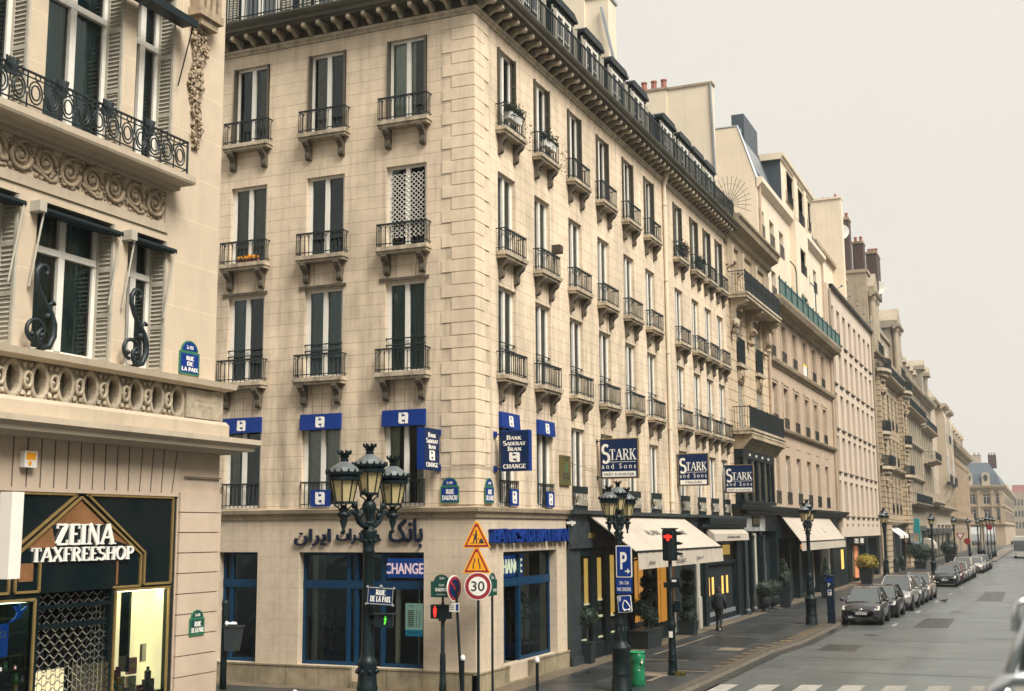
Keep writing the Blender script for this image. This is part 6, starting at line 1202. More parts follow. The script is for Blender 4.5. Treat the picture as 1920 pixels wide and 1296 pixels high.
opposite(-45, -14, 17, 'stone_plain', 'stone house across the street behind the viewpoint'); opposite(-8, 26, 18.5, 'stone_d', 'rosy stone house across the street from the bank'); opposite(26.2, 62, 17, 'stone_g', 'grey stone house across the street from the balcony house'); opposite(62.2, 120, 19, 'stone_plain', 'long stone house across the street from the modern office'); opposite(120.2, 200, 18, 'stone_i', 'far pale stone house on the other side of the street')

# ---- damp air over the street
hm = bpy.data.materials.new('damp_air'); hm.use_nodes = True; hn = hm.node_tree; hn.nodes.remove(hn.nodes['Principled BSDF']); hv = hn.nodes.new('ShaderNodeVolumePrincipled'); hv.inputs['Color'].default_value = (.86, .88, .87, 1); hv.inputs['Density'].default_value = .00036; hn.links.new(hv.outputs[0], hn.nodes['Material Output'].inputs['Volume'])
b = MB(); b.box(-310, 310, -130, 910, -1.2, 38); hz = obj('haze', b, hm); hz['kind'] = 'stuff'
# ================================================================ hanging signs
def hang_sign(label, y, x0, x1, z0, z1, small):
    d = MB(); d.box(x0, x1, y, y+.14, z0, z1); o = tag(rebase(obj('hanging_sign', d, M['gold']), ((x0+x1)/2, y, (z0+z1)/2)), label, 'sign', 'navy tailor shop signs')
    Q = PS(y); d = MB(); d.fbox(Q, x0+.03, x1-.02, .0, .012, z0+.03, z1-.03); d.c = 1; d.fbox(Q, x0+.09, x1-.08, .012, .018, z0+.06, z0+.24); obj('sign_face', d, [M['navy'], M['letter']], o)
    w = x1-x0; d = MB(); d.c = 0; serif(d, 'S', Q, (x0+.07, x0+.36, z0+.52, z1-.20), .012, .018, .24, .10, ser=.05); serif(d, 'TARK', Q, (x0+.34, x1-.06, z0+.62, z1-.36), .012, .018, .17, .07); d.fbox(Q, x0+.35, x1-.08, .012, .018, z0+.545, z0+.56)
    text(d, 'a n d   S o n s', Q, (x0+.08, x1-.08, z0+.33, z0+.50), .012, .018); d.c = 1; text(d, small, Q, (x0+.15 if len(small) > 9 else x0+.3, x1-.14 if len(small) > 9 else x1-.28, z0+.10, z0+.20), .018, .022); obj('lettering', d, [M['letter'], M['letter_dark']], o)
    d = MB(); d.tube([(0, y+.07, z1-.08), (x0, y+.07, z1-.08)], .02, 5); d.tube([(0, y+.07, z0+.05), (x0, y+.07, z0+.05)], .02, 5); d.box(0, .03, y+.02, y+.12, z0-.02, z0+.12); d.box(0, .03, y+.02, y+.12, z1-.15, z1-.01); obj('bracket', d, M['iron'], o)
hang_sign('largest navy hanging shop sign with gold rim, nearest of three along the main facade', 9.6, .13, 1.47, 5.80, 7.14, 'PR\u00caT \u00c0 PORTER')
hang_sign('middle navy hanging shop sign above the right end of the cream awning', 19.5, -.0+.06, 1.33, 5.87, 7.19, 'TAILLEURS')
hang_sign('small navy hanging shop sign beside the dark glass bay of the balcony house', 27.6, .06, 1.42, 5.79, 7.11, 'PR\u00caT \u00c0 PORTER')
def bank_sign(label, face):
    d = MB()
    if face == 'E': d.box(.24, 1.06, 1.15, 1.37, 5.70, 6.80); c = (.65, 1.26, 6.25); Q = PS(1.15); u0, u1 = .24, 1.06
    else: d.box(-1.18, -.96, -1.02, -.16, 5.70, 6.78); c = (-1.07, -.6, 6.24); Q = PE(-.96); u0, u1 = -1.02, -.16
    o = tag(rebase(obj('hanging_sign', d, M['blue']), c), label, 'sign', 'blue bank hanging signs'); d = MB(); m = (u0+u1)/2
    d.c = 0; z = 6.62; d.fbox(Q, u0+.005, u1-.005, .0, .004, 5.71, 6.77); d.c = 1
    serif(d, 'BANK', Q, (m-.24, m+.20, z-.08, z+.04), .004, .01, .27, .12, .74); serif(d, 'SADERAT', Q, (m-.34, m+.32, z-.23, z-.11), .004, .01, .27, .12, .74); serif(d, 'IRAN', Q, (m-.21, m+.20, z-.38, z-.26), .004, .01, .27, .12, .74); logo(d, Q, m-.16, m+.15, 5.94, 6.20, .004, .01); serif(d, 'CHANGE', Q, (m-.34, m+.32, 5.77, 5.88), .004, .01, .27, .12); obj('lettering', d, [M['navy'], M['letter']], o)
    d = MB()
    for zz in (5.78, 6.72):
        if face == 'E': d.box(0, .24, 1.24, 1.28, zz-.03, zz+.01); d.box(.0, .05, 1.18, 1.34, zz-.09, zz+.07)
        else: d.box(-1.09, -1.05, -.16, 0, zz-.03, zz+.01); d.box(-1.15, -.99, -.05, 0, zz-.09, zz+.07)
    obj('bracket', d, M['blue'], o)
bank_sign('blue hanging bank sign over the main street, facing the viewer', 'E'); bank_sign('blue hanging bank sign over the side street, seen at an angle', 'S')
b = MB(); b.fbox(PE(), 6.12, 6.98, 0, .07, 5.50, 6.42); o = tag(rebase(obj('brass_plaque', b, M['brass']), (0, 6.55, 5.9)), 'brass plaque on the facade between the bank windows and the shop windows', 'plaque'); d = MB(); d.c = 0; text(d, 'carac', PE(), (6.22, 6.9, 5.68, 5.88), .07, .075); text(d, 'LA MUTUELLE', PE(), (6.22, 6.9, 6.33, 6.38), .07, .075); text(d, 'FRANCE', PE(), (6.4, 6.75, 6.25, 6.29), .07, .075); d.c = 1; d.prism([(6.5, 5.92), (6.6, 6.2), (6.7, 5.95)], lambda p, q, w: (w, p, q), .07, .076); d.fbox(PE(), 6.18, 6.92, .07, .074, 5.62, 5.635); obj('lettering', d, [M['letter_dark'], M['enamel_green']], o)
b = MB(); b.box(0, .16, 6.72, 6.9, 4.25, 4.4); b.box(.05, .3, 6.6, 6.72, 4.3, 4.38); tag(rebase(obj('floodlight', b, M['sign_white']), (0, 6.8, 4.3)), 'small white floodlight at the end of the bank letters', 'light')
b = MB(); b.box(0, .28, 5.72, 5.98, 12.72, 12.98); b.box(.28, .30, 5.74, 5.96, 12.74, 12.96); tag(rebase(obj('alarm_siren', b, M['wood']), (0, 5.85, 12.8)), 'brown siren box on the facade beside a fourth row window', 'siren')
# window boxes with plants (top row)
def leaves(mb, n, fn, size, rg):
    for i in range(n):
        c = Vector(fn(rg)); a = Vector((rg.gauss(0, 1), rg.gauss(0, 1), rg.gauss(0, 1))).normalized(); bb = a.orthogonal().normalized(); bb.rotate(Matrix.Rotation(rg.uniform(0, 6.3), 3, a)); cc = a.cross(bb); s = size*rg.uniform(.5, 1.3)
        mb.c = rg.choice((0, 0, 1)); mb.poly([c+bb*s*1.3, c+cc*s*.5, c-bb*s*1.1, c-cc*s*.5])
LM = [M['leaf'], M['leaf_green']]
def window_box(label, y, z, x=.22, col='letter', flowers=None):
    r = thing('window_box', label, 'planter', (x, y, z), 'planted boxes on the upper window guards'); d = MB(); d.prism([(-.10, 0), (.10, 0), (.13, .2), (-.13, .2)], lambda p, q, w: (p, w, q), -.42, .42); obj('trough', d, M[col], r, local=True)
    rg = random.Random(int(y*10)); d = MB(); leaves(d, 420, lambda g: (g.gauss(.05, .12), g.uniform(-.5, .5), .22+abs(g.gauss(0, .14))-.25*(g.random() < .35)*g.random()), .045, rg); leaves(d, 60, lambda g: (.16+g.random()*.25, .45+g.random()*.3, .1-g.random()*.8), .03, rg); obj('foliage', d, LM, r, local=True)
    if flowers: d = MB(); [d.blob((rg.uniform(0, .2), rg.uniform(-.4, .45), rg.uniform(.2, .5)), .035, 5, 3) for _ in range(16)]; obj('blossom', d, M[flowers], r, local=True)
window_box('white trough of trailing greenery on the top guard nearest the building corner', 2.2, 15.85); window_box('white trough of trailing greenery on the second top guard from the corner', 4.95, 15.85)
window_box('trough with red flowers on the top guard just past the drainpipe', 20.6, 15.75, col='pot', flowers='red'); window_box('bushy plant trough on the second top guard past the drainpipe', 23.4, 15.75, col='pot')
r = thing('flower_box', 'narrow box of yellow flowers on the left window guard of the side street', 'planter', (-7.2, -.2, 11.9)); d = MB(); d.box(-.35, .35, -.05, .06, 0, .1); obj('trough', d, M['terracotta'], r, local=True); d = MB(); [d.blob((random.uniform(-.35, .35), random.uniform(-.08, .06), random.uniform(.1, .2)), .035, 5, 3, .3) for _ in range(34)]; obj('blossom', d, M['orange'], r, local=True)
def indoor_plant(label, loc, h, n, spread, trunk=True):
    r = thing('indoor_plant', label, 'plant', loc); rg = random.Random(int(loc[0]*100)); d = MB()
    for i in range(n):
        a = rg.uniform(0, 6.3); z = h*rg.uniform(.45, .95); L = spread*rg.uniform(.5, 1); p = [Vector((0, 0, z)), Vector((cos(a)*L*.5, sin(a)*L*.4, z+L*.35)), Vector((cos(a)*L, sin(a)*L*.7, z-L*rg.uniform(-.1, .4)))]
        t = Vector((-sin(a), cos(a), 0))*.035; d.c = i % 2
        for q, w0, w1 in ((0, .5, 1), (1, 1, .1)): d.poly([p[q]-t*w0, p[q]+t*w0, p[q+1]+t*w1, p[q+1]-t*w1])
    obj('foliage', d, LM, r, local=True); d = MB(); d.tube([(0, 0, .2), (.02, 0, h*.5), (0, 0, h*.92)], .025, 6); obj('stem', d, M['wood'], r, local=True); d = MB(); d.lathe([(.16, 0), (.22, .4), (.2, .4), (.19, .36)], (0, 0, 0), 12); obj('pot', d, M['navy'], r, local=True)
indoor_plant('broad leafy plant behind the large side street bank window', (-4.75, .72, .5), 1.65, 60, .62); indoor_plant('dark palm in a square pot behind the right bank window', (-.75, 4.0, .5), 1.75, 50, .5); indoor_plant('second palm further right behind the right bank window', (-.75, 5.0, .5), 1.8, 50, .5); indoor_plant('dim plant behind the left side street bank window', (-7.2, .75, .6), 1.4, 40, .45); indoor_plant('spiky plant behind the lower half of the middle third row window', (-4.75, .55, 11.95), 1.25, 22, .5)

# ================================================================ street lamps
def lantern(B_, G_, c0, s=1.0):
    """dark frame into b, glass into g; c = bottom centre of the glass"""
    b = MB(); g = MB(); c = (0, 0, 0); x = y = z = 0
    g.lathe([(.145*s, 0), (.225*s, .40*s)], c, 8, a0=pi/8)
    for k in range(8):
        a = 2*pi*k/8+pi/8; b.tube([(x+.15*s*cos(a), y+.15*s*sin(a), z), (x+.232*s*cos(a), y+.232*s*sin(a), z+.40*s)], .012*s, 4)
    b.lathe([(.13*s, -.03*s), (.165*s, -.03*s), (.165*s, .015*s), (.13*s, .015*s)], c, 16)
    b.lathe([(.235*s, .39*s), (.27*s, .40*s), (.275*s, .45*s), (.245*s, .47*s), (.285*s, .50*s), (.29*s, .55*s), (.27*s, .555*s)], c, 20)
    for k in range(16):
        a = 2*pi*k/16; b.tube([(x+.285*s*cos(a), y+.285*s*sin(a), z+.52*s), (x+.305*s*cos(a), y+.305*s*sin(a), z+.60*s)], [.035*s, .008*s], 4)
    b.lathe([(.065*s, .74*s), (.07*s, .79*s), (.055*s, .80*s), (.085*s, .84*s), (.07*s, .85*s), (.10*s, .885*s), (.105*s, .90*s)], c, 12)
    for k in range(8): a = 2*pi*k/8; b.tube([(x+.095*s*cos(a), y+.095*s*sin(a), z+.88*s), (x+.115*s*cos(a), y+.115*s*sin(a), z+.95*s)], [.022*s, .014*s], 4)
    for k in range(4):
        a = 2*pi*k/4+pi/4; b.tube([(x+.14*s*cos(a), y+.14*s*sin(a), z-.02*s), (x+.15*s*cos(a), y+.15*s*sin(a), z-.06*s), (x+.09*s*cos(a), y+.09*s*sin(a), z-.10*s), (x+.03*s*cos(a), y+.03*s*sin(a), z-.22*s)], .014*s, 5); b.blob((x+.15*s*cos(a), y+.15*s*sin(a), z-.05*s), .022*s, 5, 3)
    T = Matrix.Translation(c0) @ Matrix.Diagonal((.9, .9, .81, 1)); B_.add(b, T); G_.add(g, T)
def lamp_caps(k, c, s=1.0): q = MB(); q.lathe([(.275*s, .55*s), (.21*s, .64*s), (.09*s, .735*s), (.062*s, .745*s)], (0, 0, 0), 16); k.add(q, Matrix.Translation(c) @ Matrix.Diagonal((.9, .9, .81, 1)))
def lamp(label, loc, group='three armed iron street lamps'):
    r = thing('street_lamp', label, 'street lamp', loc, group)
    b = MB(); b.lathe([(.28, 0), (.28, .10), (.255, .14), (.255, .36), (.235, .40), (.23, .46), (.245, .50), (.23, .53), (.23, .98), (.245, 1.0), (.235, 1.05), (.26, 1.10), (.27, 1.16), (.24, 1.20), (.185, 1.26), (.16, 1.34), (.15, 1.70), (.165, 1.78), (.15, 1.82), (.14, 1.95), (.145, 2.12), (.15, 2.16), (.12, 2.2), (.10, 2.26), (.095, 2.6), (.085, 3.3), (.08, 3.78), (.10, 3.80), (.085, 3.83), (.09, 3.90), (.10, 4.02), (.13, 4.10), (.125, 4.13), (.085, 4.14), (.085, 4.22), (.11, 4.24), (.06, 4.27)], (0, 0, 0), 14)
    for k in range(8): a = 2*pi*k/8; b.tube([(.15*cos(a), .15*sin(a), 1.34), (.145*cos(a), .145*sin(a), 1.70)], .018, 4); b.blob((.15*cos(a), .15*sin(a), 2.02), .04, 5, 3, .3); b.blob((.11*cos(a), .11*sin(a), 3.97), .03, 5, 3, .3)
    obj('post', b, M['paint'], r, True, local=True)
    b = MB(); b.lathe([(.06, 4.25), (.05, 4.30), (.10, 4.42), (.115, 4.50), (.09, 4.56), (.05, 4.6), (.04, 4.62), (.07, 4.66), (.04, 4.7), (.03, 4.78)], (0, 0, 0), 10); tops = []
    for sgn in (-1, 1):
        b.tube([(0, sgn*.05, 4.18), (0, sgn*.18, 4.20), (0, sgn*.30, 4.25), (0, sgn*.40, 4.37), (0, sgn*.52, 4.41), (0, sgn*.63, 4.36), (0, sgn*.71, 4.37)], [.05, .05, .045, .04, .035, .03, .03], 6)
        b.tube([(0, sgn*(.22+.085*cos(R(t))), 4.36+.10*sin(R(t))) for t in range(0, 360, 30)], .016, 5, closed=True); b.tube([(0, sgn*.36, 4.34), (0, sgn*.40, 4.50), (0, sgn*.36, 4.58)], [.035, .03, .006], 5); b.blob((0, sgn*.30, 4.34), .06, 6, 4, .3); b.blob((0, sgn*.44, 4.5), .055, 6, 4, .3)
        b.tube([(0, sgn*.10, 4.66), (0, sgn*.16, 4.72), (0, sgn*.10, 4.78)], .02, 5)
        b.lathe([(.02, 4.08), (.035, 4.11), (.02, 4.14), (.06, 4.26), (.05, 4.30), (.10, 4.34), (.11, 4.37), (.05, 4.40), (.07, 4.43), (.03, 4.5)], (0, sgn*.75, 0), 10)
        tops.append((0, sgn*.75, 4.54))
    tops.append((0, 0, 4.69)); b.tube([(0, 0, 4.5), (0, 0, 4.68)], .03, 6)
    obj('arms', b, M['paint'], r, True, local=True); 
    for c in tops: f_b = MB(); g_b = MB(); c_b = MB(); lantern(f_b, g_b, c); lamp_caps(c_b, c); f_ = obj('lantern', f_b, M['paint'], r, local=True); obj('glass', g_b, M['lamp_glass'], f_, local=True); obj('cap', c_b, M['lamp_cap'], f_, local=True)
    return r
K = .92
L0 = lamp('largest iron street lamp with three lanterns, standing in front of the ornate shop corner', (4.04, -12.5, 0))
for (x, y, lb) in ((3.33, 1.8, 'iron street lamp with a blue parking sign strapped to its post'), (4.10, 25.86, 'iron street lamp beside the grey parked car and the parking meter'), (4.3, 53, 'iron street lamp at the pavement edge in front of the modern office end'), (4.6, 86.3, 'iron street lamp in front of the ornate house shops'), (4.8, 113.6, 'far iron street lamp by the brown curved awning'), (5.3, 133, 'distant iron street lamp before the dormer house'), (5.5, 153, 'most distant iron street lamp on the pavement before the smooth bay house')): dup(L0, (x, y, -.06), lb)
def mono(label, loc):
    r = thing('slim_lamp', label, 'street lamp', loc, 'slim single lantern lamps on the island'); b = MB(); b.lathe([(.22, 0), (.2, .8), (.1, 1.0), (.07, 1.2), (.06, 4.4), (.1, 4.5)], (0, 0, 0), 8); obj('post', b, M['paint'], r, local=True); f_ = MB(); g = MB(); c = MB(); lantern(f_, g, (0, 0, 4.7), 1.25); lamp_caps(c, (0, 0, 4.7), 1.25); f_.tube([(0, 0, 4.4), (0, 0, 4.72)], .05, 6); o = obj('lantern', f_, M['paint'], r, local=True); obj('glass', g, M['lamp_glass'], o, local=True); obj('caps', c, M['lamp_cap'], o, local=True); return r
S0 = mono('nearest slim lamp of the row along the traffic island', (7.15, 141, 0))
for i, (x, y, lb) in enumerate(((7.2, 152, 'second slim lamp of the row along the traffic island'), (7.35, 160, 'third slim lamp of the row along the traffic island'), (5.6, 168, 'slim lamp left of the island row, nearer the palace front'), (5.15, 169, 'leftmost slim lamp behind the island row'))): dup(S0, (x, y, 0), lb)
# blue signs on lamp posts
def flat_sign(d, P_, u0, u1, z0, z1, o0, o1, rad=.03):
    pts = []
    for cx, cz, a in ((u1-rad, z1-rad, 0), (u0+rad, z1-rad, 90), (u0+rad, z0+rad, 180), (u1-rad, z0+rad, 270)): pts += [(cx+rad*cos(R(a+t)), cz+rad*sin(R(a+t))) for t in (0, 30, 60, 90)]
    d.prism(pts, lambda p, q, w: P_(p, w, q), o0, o1)
Q = PS(1.62)
d = MB(); flat_sign(d, Q, 3.30, 3.73, 2.89, 3.71, -.03, .0); o = tag(rebase(obj('parking_sign', d, M['sign_white']), (3.5, 1.62, 3.3)), 'blue parking sign with white P and arrow on the lamp post', 'sign'); d = MB(); flat_sign(d, Q, 3.325, 3.705, 2.915, 3.685, 0, .004); obj('blue_field', d, M['blue'], o); d = MB(); text(d, 'P', Q, (3.42, 3.60, 3.10, 3.54), .004, .008, .02); d.fbox(Q, 3.54, 3.64, .004, .008, 3.035, 3.065); d.prism([(3.61, 2.98), (3.68, 3.05), (3.61, 3.12)], lambda p, q, w: Q(p, w, q), .004, .0084); obj('lettering', d, M['letter'], o)
d = MB(); flat_sign(d, Q, 3.29, 3.72, 2.48, 2.87, -.03, .0); o = tag(rebase(obj('car_park_sign', d, M['blue']), (3.5, 1.62, 2.7)), 'blue rectangular car park name sign under the P sign', 'sign'); d = MB(); text(d, '24h / 24h', Q, (3.38, 3.64, 2.71, 2.80), 0, .004); text(d, 'PARC VEND\u00d4ME', Q, (3.32, 3.69, 2.54, 2.66), 0, .004); obj('lettering', d, M['letter'], o)
d = MB(); flat_sign(d, Q, 3.33, 3.70, 2.00, 2.43, -.03, .0); o = tag(rebase(obj('car_sign', d, M['sign_white']), (3.5, 1.62, 2.2)), 'tilted blue sign with a white car outline, lowest on the lamp post', 'sign'); d = MB(); flat_sign(d, Q, 3.345, 3.685, 2.015, 2.415, 0, .004); obj('blue_field', d, M['blue'], o); d = MB(); d.tube([Q(a, .008, z) for a, z in ((3.46, 2.12), (3.47, 2.22), (3.52, 2.31), (3.57, 2.28), (3.63, 2.18), (3.66, 2.12), (3.65, 2.07), (3.48, 2.06), (3.46, 2.12))], .014, 5); d.blob(Q(3.50, .008, 2.06), .03, 8, 5); d.blob(Q(3.62, .008, 2.06), .03, 8, 5); [d.fbox(Q, 3.36, 3.44-.01*k, .004, .008, 2.37-k*.04, 2.39-k*.04) for k in range(3)]; obj('pictogram', d, M['letter'], o); o.rotation_euler = (0, R(-5), 0)
# small framed street name on the first lamp
r = thing('framed_street_name', 'small dark blue street name in a scrolled silver frame on the largest lamp post', 'street sign', (4.09, -12.70, 3.10), rz=R(-24)); d = MB(); f = lambda u, o_, z: (u, -o_, z)
d.tube([f(-.02, 0, .16), f(.50, 0, .16), f(.50, 0, -.17), f(-.02, 0, -.17)], .018, 6, closed=True); [d.blob(f(a, 0, c), .032, 6, 4) for a in (-.04, .52) for c in (.17, -.18)]; d.blob(f(.24, 0, .19), .045, 6, 4); obj('scrolled_frame', d, M['chrome'], r, local=True); d = MB(); d.fbox(f, -.01, .49, -.01, .0, -.16, .15); o = obj('name_plate', d, M['navy'], r, local=True); d = MB(); serif(d, 'RUE', f, (.14, .34, .02, .12), .0, .004, .28, .14); serif(d, 'DE LA PAIX', f, (.03, .46, -.12, -.01), .0, .004, .28, .14); obj('lettering', d, M['letter'], o, local=True)
r.rotation_euler = (0, R(4), R(20)); r.scale = (.72, .72, .72); r.location = (4.17, -12.70, 3.16)
r = thing('green_pedestrian_signal', 'pedestrian signal box with a green walking figure on the largest lamp post', 'traffic light', (4.39, -12.45, 2.72), rz=R(20)); d = MB(); d.box(-.20, .18, -.10, .14, -.26, .0); d.box(-.30, .30, -.14, .16, .0, .02); d.box(-.3, -.2, -.04, .04, -.2, -.1); obj('housing', d, M['paint'], r, local=True); d = MB(); f = lambda p, q, w: (p, -w, q); d.prism([(.03, -.20), (.055, -.13), (.04, -.09), (.07, -.10), (.05, -.06), (.02, -.06), (0, -.10), (.02, -.12), (.0, -.20)], f, .10, .103); d.prism(ring_poly(.035, -.04, .016), f, .10, .103); obj('green_figure', d, M['green_lamp'], r, local=True); r.scale = (.72, .72, .72); r.location = (4.30, -12.45, 2.86)
# traffic light by the crossing
r = thing('traffic_light', 'black traffic light post showing a red cross above three hooded lenses', 'traffic light', (3.58, 5.72, 0)); d = MB(); d.lathe([(.16, 0), (.15, .08), (.13, .12), (.125, .38), (.14, .40), (.12, .44), (.115, .52), (.125, .55), (.11, .58), (.105, 1.28), (.13, 1.33), (.135, 1.42), (.11, 1.48), (.10, 1.54), (.09, 1.9), (.06, 2.0), (.055, 3.6)], (0, 0, 0), 12); obj('post', d, M['paint'], r, True, local=True)
d = MB(); d.lathe([(.2, 3.22), (.22, 3.26), (.22, 4.05), (.19, 4.12)], (.0, 0, 0), 12, 1, .75); d.box(-.2, .22, -.16, .16, 4.12, 4.16)
for z in (3.38, 3.68, 3.96): d.prism([(.13, z+.11), (.38, z+.05), (.34, z+.0), (.13, z-.02)], lambda p, q, w: (p, w, q), -.10, .10)
d.prism([(-.16, 0), (.16, 0), (.14, .12), (0, .16), (-.14, .12)], lambda p, q, w: (p, -w, 3.98+q), .12, .24); d.box(-.2, .1, -.04, .04, 2.45, 2.6); d.box(.05, .30, -.1, .1, 2.46, 2.74); d.box(.1, .3, -.09, .1, 1.76, 2.08); hd = obj('signal_head', d, M['paint'], r, local=True)
d = MB(); d.box(-.12, .12, -.185, -.16, 3.87, 3.95); d.box(-.04, .04, -.1856, -.16, 3.79, 4.03); obj('red_cross', d, M['red_lamp'], hd, local=True); d = MB(); d.box(-.05, .05, -.14, -.10, 1.05, 1.22); d.box(.07, .20, -.12, -.1, 2.62, 2.68); obj('sticker', d, M['letter'], r, local=True)
def grass(label, loc, n, rad):
    d = MB(); rg = random.Random(n)
    for i in range(n): a = rg.uniform(0, 6.3); q = rad*rg.random()**.5; x, y = q*cos(a), q*sin(a); d.c = i % 2; d.poly([(x-.008, y, 0), (x+.008, y, 0), (x+rg.gauss(0, .03), y+rg.gauss(0, .03), rg.uniform(.04, .14))])
    o = obj('grass', d, [M['leaf_green'], M['leaf_yellow']]); o.location = loc; o['kind'] = 'stuff'; return o
grass('tuft', (3.82, 5.62, 0), 500, .14)
# poles and signs on the side street corner
YP = -.8
def pole(b, x, y, h, r=.03, lean=0): b.tube([(x, y, 0), (x+lean, y, h)], r, 8)
def green_board(Q, u, w, z, d):
    pts = [(u, z), (u+w, z), (u+w, z+.40), (u+w*.85, z+.40)]+[(u+w/2+w*.35*cos(R(t)), z+.40+.17*sin(R(t))) for t in range(0, 181, 20)]+[(u, z+.40)]
    d.prism(pts, lambda p, q, o_: Q(p, o_, q), 0, .03)
r = thing('pedestrian_signal', 'pedestrian signal post with a red standing figure under a green street board', 'traffic light', (-.53, YP, 0)); d = MB(); d.lathe([(.09, 0), (.09, .3), (.08, .32), (.075, .9), (.08, .92), (.065, .95), (.075, 1.0), (.06, 1.06), (.05, 1.1), (.05, 2.3), (.03, 2.32), (.03, 3.0)], (0, 0, 0), 12); obj('post', d, M['paint'], r, True, local=True)
d = MB(); d.box(-.29, .23, -.12, .05, 1.92, 2.27); d.lathe([(.10, 1.86), (.10, 1.92)], (0, -.03, 0), 8); hd = obj('signal_head', d, M['paint'], r, local=True); d = MB(); f = lambda p, q, w: (p, -w, q); d.prism([(-.19, 1.96), (-.14, 1.96), (-.12, 2.08), (-.115, 2.17), (-.15, 2.19), (-.18, 2.19), (-.21, 2.17), (-.205, 2.08)], f, .12, .123); d.prism(ring_poly(-.165, 2.215, .022, 12), f, .12, .123); obj('red_figure', d, M['red_lamp'], hd, local=True)
Q = lambda u, o_, z: (u, -.04-o_, z); d = MB(); green_board(Q, -.31, .60, 2.45, d); gb = obj('street_board', d, M['sign_green'], r, local=True); d = MB(); text(d, '2e Arr', Q, (-.06, .08, 2.90, 2.96), .03, .034); text(d, 'RUE', Q, (-.07, .07, 2.73, 2.78), .03, .034); serif(d, 'DAUNOU', Q, (-.18, .18, 2.60, 2.68), .03, .034, .26, .13); d.fbox(Q, -.14, .12, .03, .033, 2.515, 2.525); obj('lettering', d, M['letter'], gb, local=True)
r = thing('no_parking_sign', 'round blue and red no parking sign on a leaning pole with a small white plate', 'road sign', (.0, YP, 0)); d = MB(); pole(d, 0, 0, 2.75, .035, -.16); obj('pole', d, M['paint'], r, local=True)
def disc(d, c, rad, nrm, t0, t1, n=24):
    a = Vector(nrm).normalized(); e = Vector((0, 0, 1)); s_ = e.cross(a).normalized(); d.prism([(rad*cos(2*pi*k/n), rad*sin(2*pi*k/n)) for k in range(n)], lambda p, q, w: Vector(c)+s_*p+e*q+a*w, t0, t1)
nv = (.93, -.12, 0); c0 = (-.17, -.06, 2.68)
d = MB(); disc(d, c0, .325, nv, -.03, 0); o = obj('sign_disc', d, M['sign_white'], r, local=True); d = MB(); disc(d, c0, .30, nv, 0, .004); obj('red_ring', d, M['red'], o, local=True); d = MB(); disc(d, c0, .225, nv, .004, .008); obj('blue_field', d, M['navy'], o, local=True); d = MB(); a = Vector(nv).normalized(); s_ = Vector((0, 0, 1)).cross(a).normalized(); d.prism([(-.19, .14), (-.14, .19), (.19, -.14), (.14, -.19)], lambda p, q, w: Vector(c0)+s_*p+Vector((0, 0, 1))*q+a*w, .008, .011); obj('red_bar', d, M['red'], o, local=True)
d = MB(); d.box(-.33, -.03, -.10, -.08, 2.10, 2.32); d.c = 1; d.box(-.11, -.04, -.103, -.1, 2.13, 2.29); d.c = 2; [d.box(-.29, -.16, -.102, -.1, 2.15+k*.045, 2.165+k*.045) for k in range(3)]; obj('white_plate', d, [M['sign_white'], M['blue'], M['letter_dark']], r, local=True)
r = thing('speed_limit_sign', 'round red ringed 30 speed limit sign on a dark pole', 'road sign', (.46, YP, 0)); d = MB(); pole(d, 0, 0, 4.3, .035); obj('pole', d, M['paint'], r, local=True)
nv = Vector((.30, -.95, 0)).normalized(); c0 = Vector((.02, -.06, 2.74)); d = MB(); disc(d, c0, .345, nv, -.035, 0); o = obj('sign_disc', d, M['sign_white'], r, local=True); d = MB(); disc(d, c0, .325, nv, 0, .004); obj('red_ring', d, M['red'], o, local=True); d = MB(); disc(d, c0, .235, nv, .004, .008); wf = obj('white_field', d, M['sign_white'], o, local=True); d = MB(); sv = Vector((0, 0, 1)).cross(nv); fq = lambda u, o_, z: c0+sv*u+Vector((0, 0, 1))*z+nv*o_; text(d, '30', fq, (-.17, .17, -.125, .125), .008, .011, .012); obj('lettering', d, M['letter_dark'], wf, local=True)
def tri_sign(label, zc, kind):
    R3 = .36; c0 = Vector((.44, YP-.05, zc)); nv = Vector((.22, -.975, 0)).normalized(); sv = Vector((0, 0, 1)).cross(nv); f = lambda p, q, w: c0+sv*p+Vector((0, 0, 1))*q+nv*w
    T = lambda k: [(-.36*k, -.31*k), (.36*k, -.31*k), (.035*k, .35*k), (-.035*k, .35*k)]
    d = MB(); d.prism(T(1.0), f, -.03, 0); o = tag(obj('warning_sign', d, M['orange']), label, 'road sign', 'orange triangular roadwork signs'); rebase(o, c0)
    d = MB(); d.prism([(p, q-.015) for p, q in T(.88)], f, 0, .003); obj('red_border', d, M['red'], o); d = MB(); d.prism([(p, q-.03) for p, q in T(.68)], f, .003, .006); obj('yellow_field', d, M['orange'], o); d = MB()
    if kind == 'narrow':
        for s_ in (-1, 1): pts = [(s_*.085, -.20), (s_*.085, -.10), (s_*.05, -.02), (s_*.05, .06)]; d.prism([(p-.014, q) for p, q in pts]+[(p+.014, q) for p, q in reversed(pts)], f, .006, .009)
    else:
        d.prism(ring_poly(-.01, .105, .024, 10), f, .006, .009); d.prism([(-.05, .0), (-.02, .075), (.01, .08), (.02, .02), (.0, -.06), (.02, -.19), (-.01, -.19), (-.03, -.08), (-.07, -.19), (-.10, -.19), (-.06, -.04)], f, .006, .009); d.prism([(-.10, .03), (-.09, .04), (.10, -.14), (.09, -.15)], f, .006, .0095); d.prism([(.06, -.19), (.20, -.19), (.15, -.09), (.11, -.07)], f, .006, .009); d.prism([(-.17, -.2), (.2, -.2), (.2, -.19), (-.17, -.19)], f, .006, .0092)
    obj('pictogram', d, M['letter_dark'], o)
tri_sign('orange triangle warning sign with a digging worker, topmost on the pole', 4.00, 'worker'); tri_sign('orange triangle warning sign with two converging lines above the 30 sign', 3.37, 'narrow')
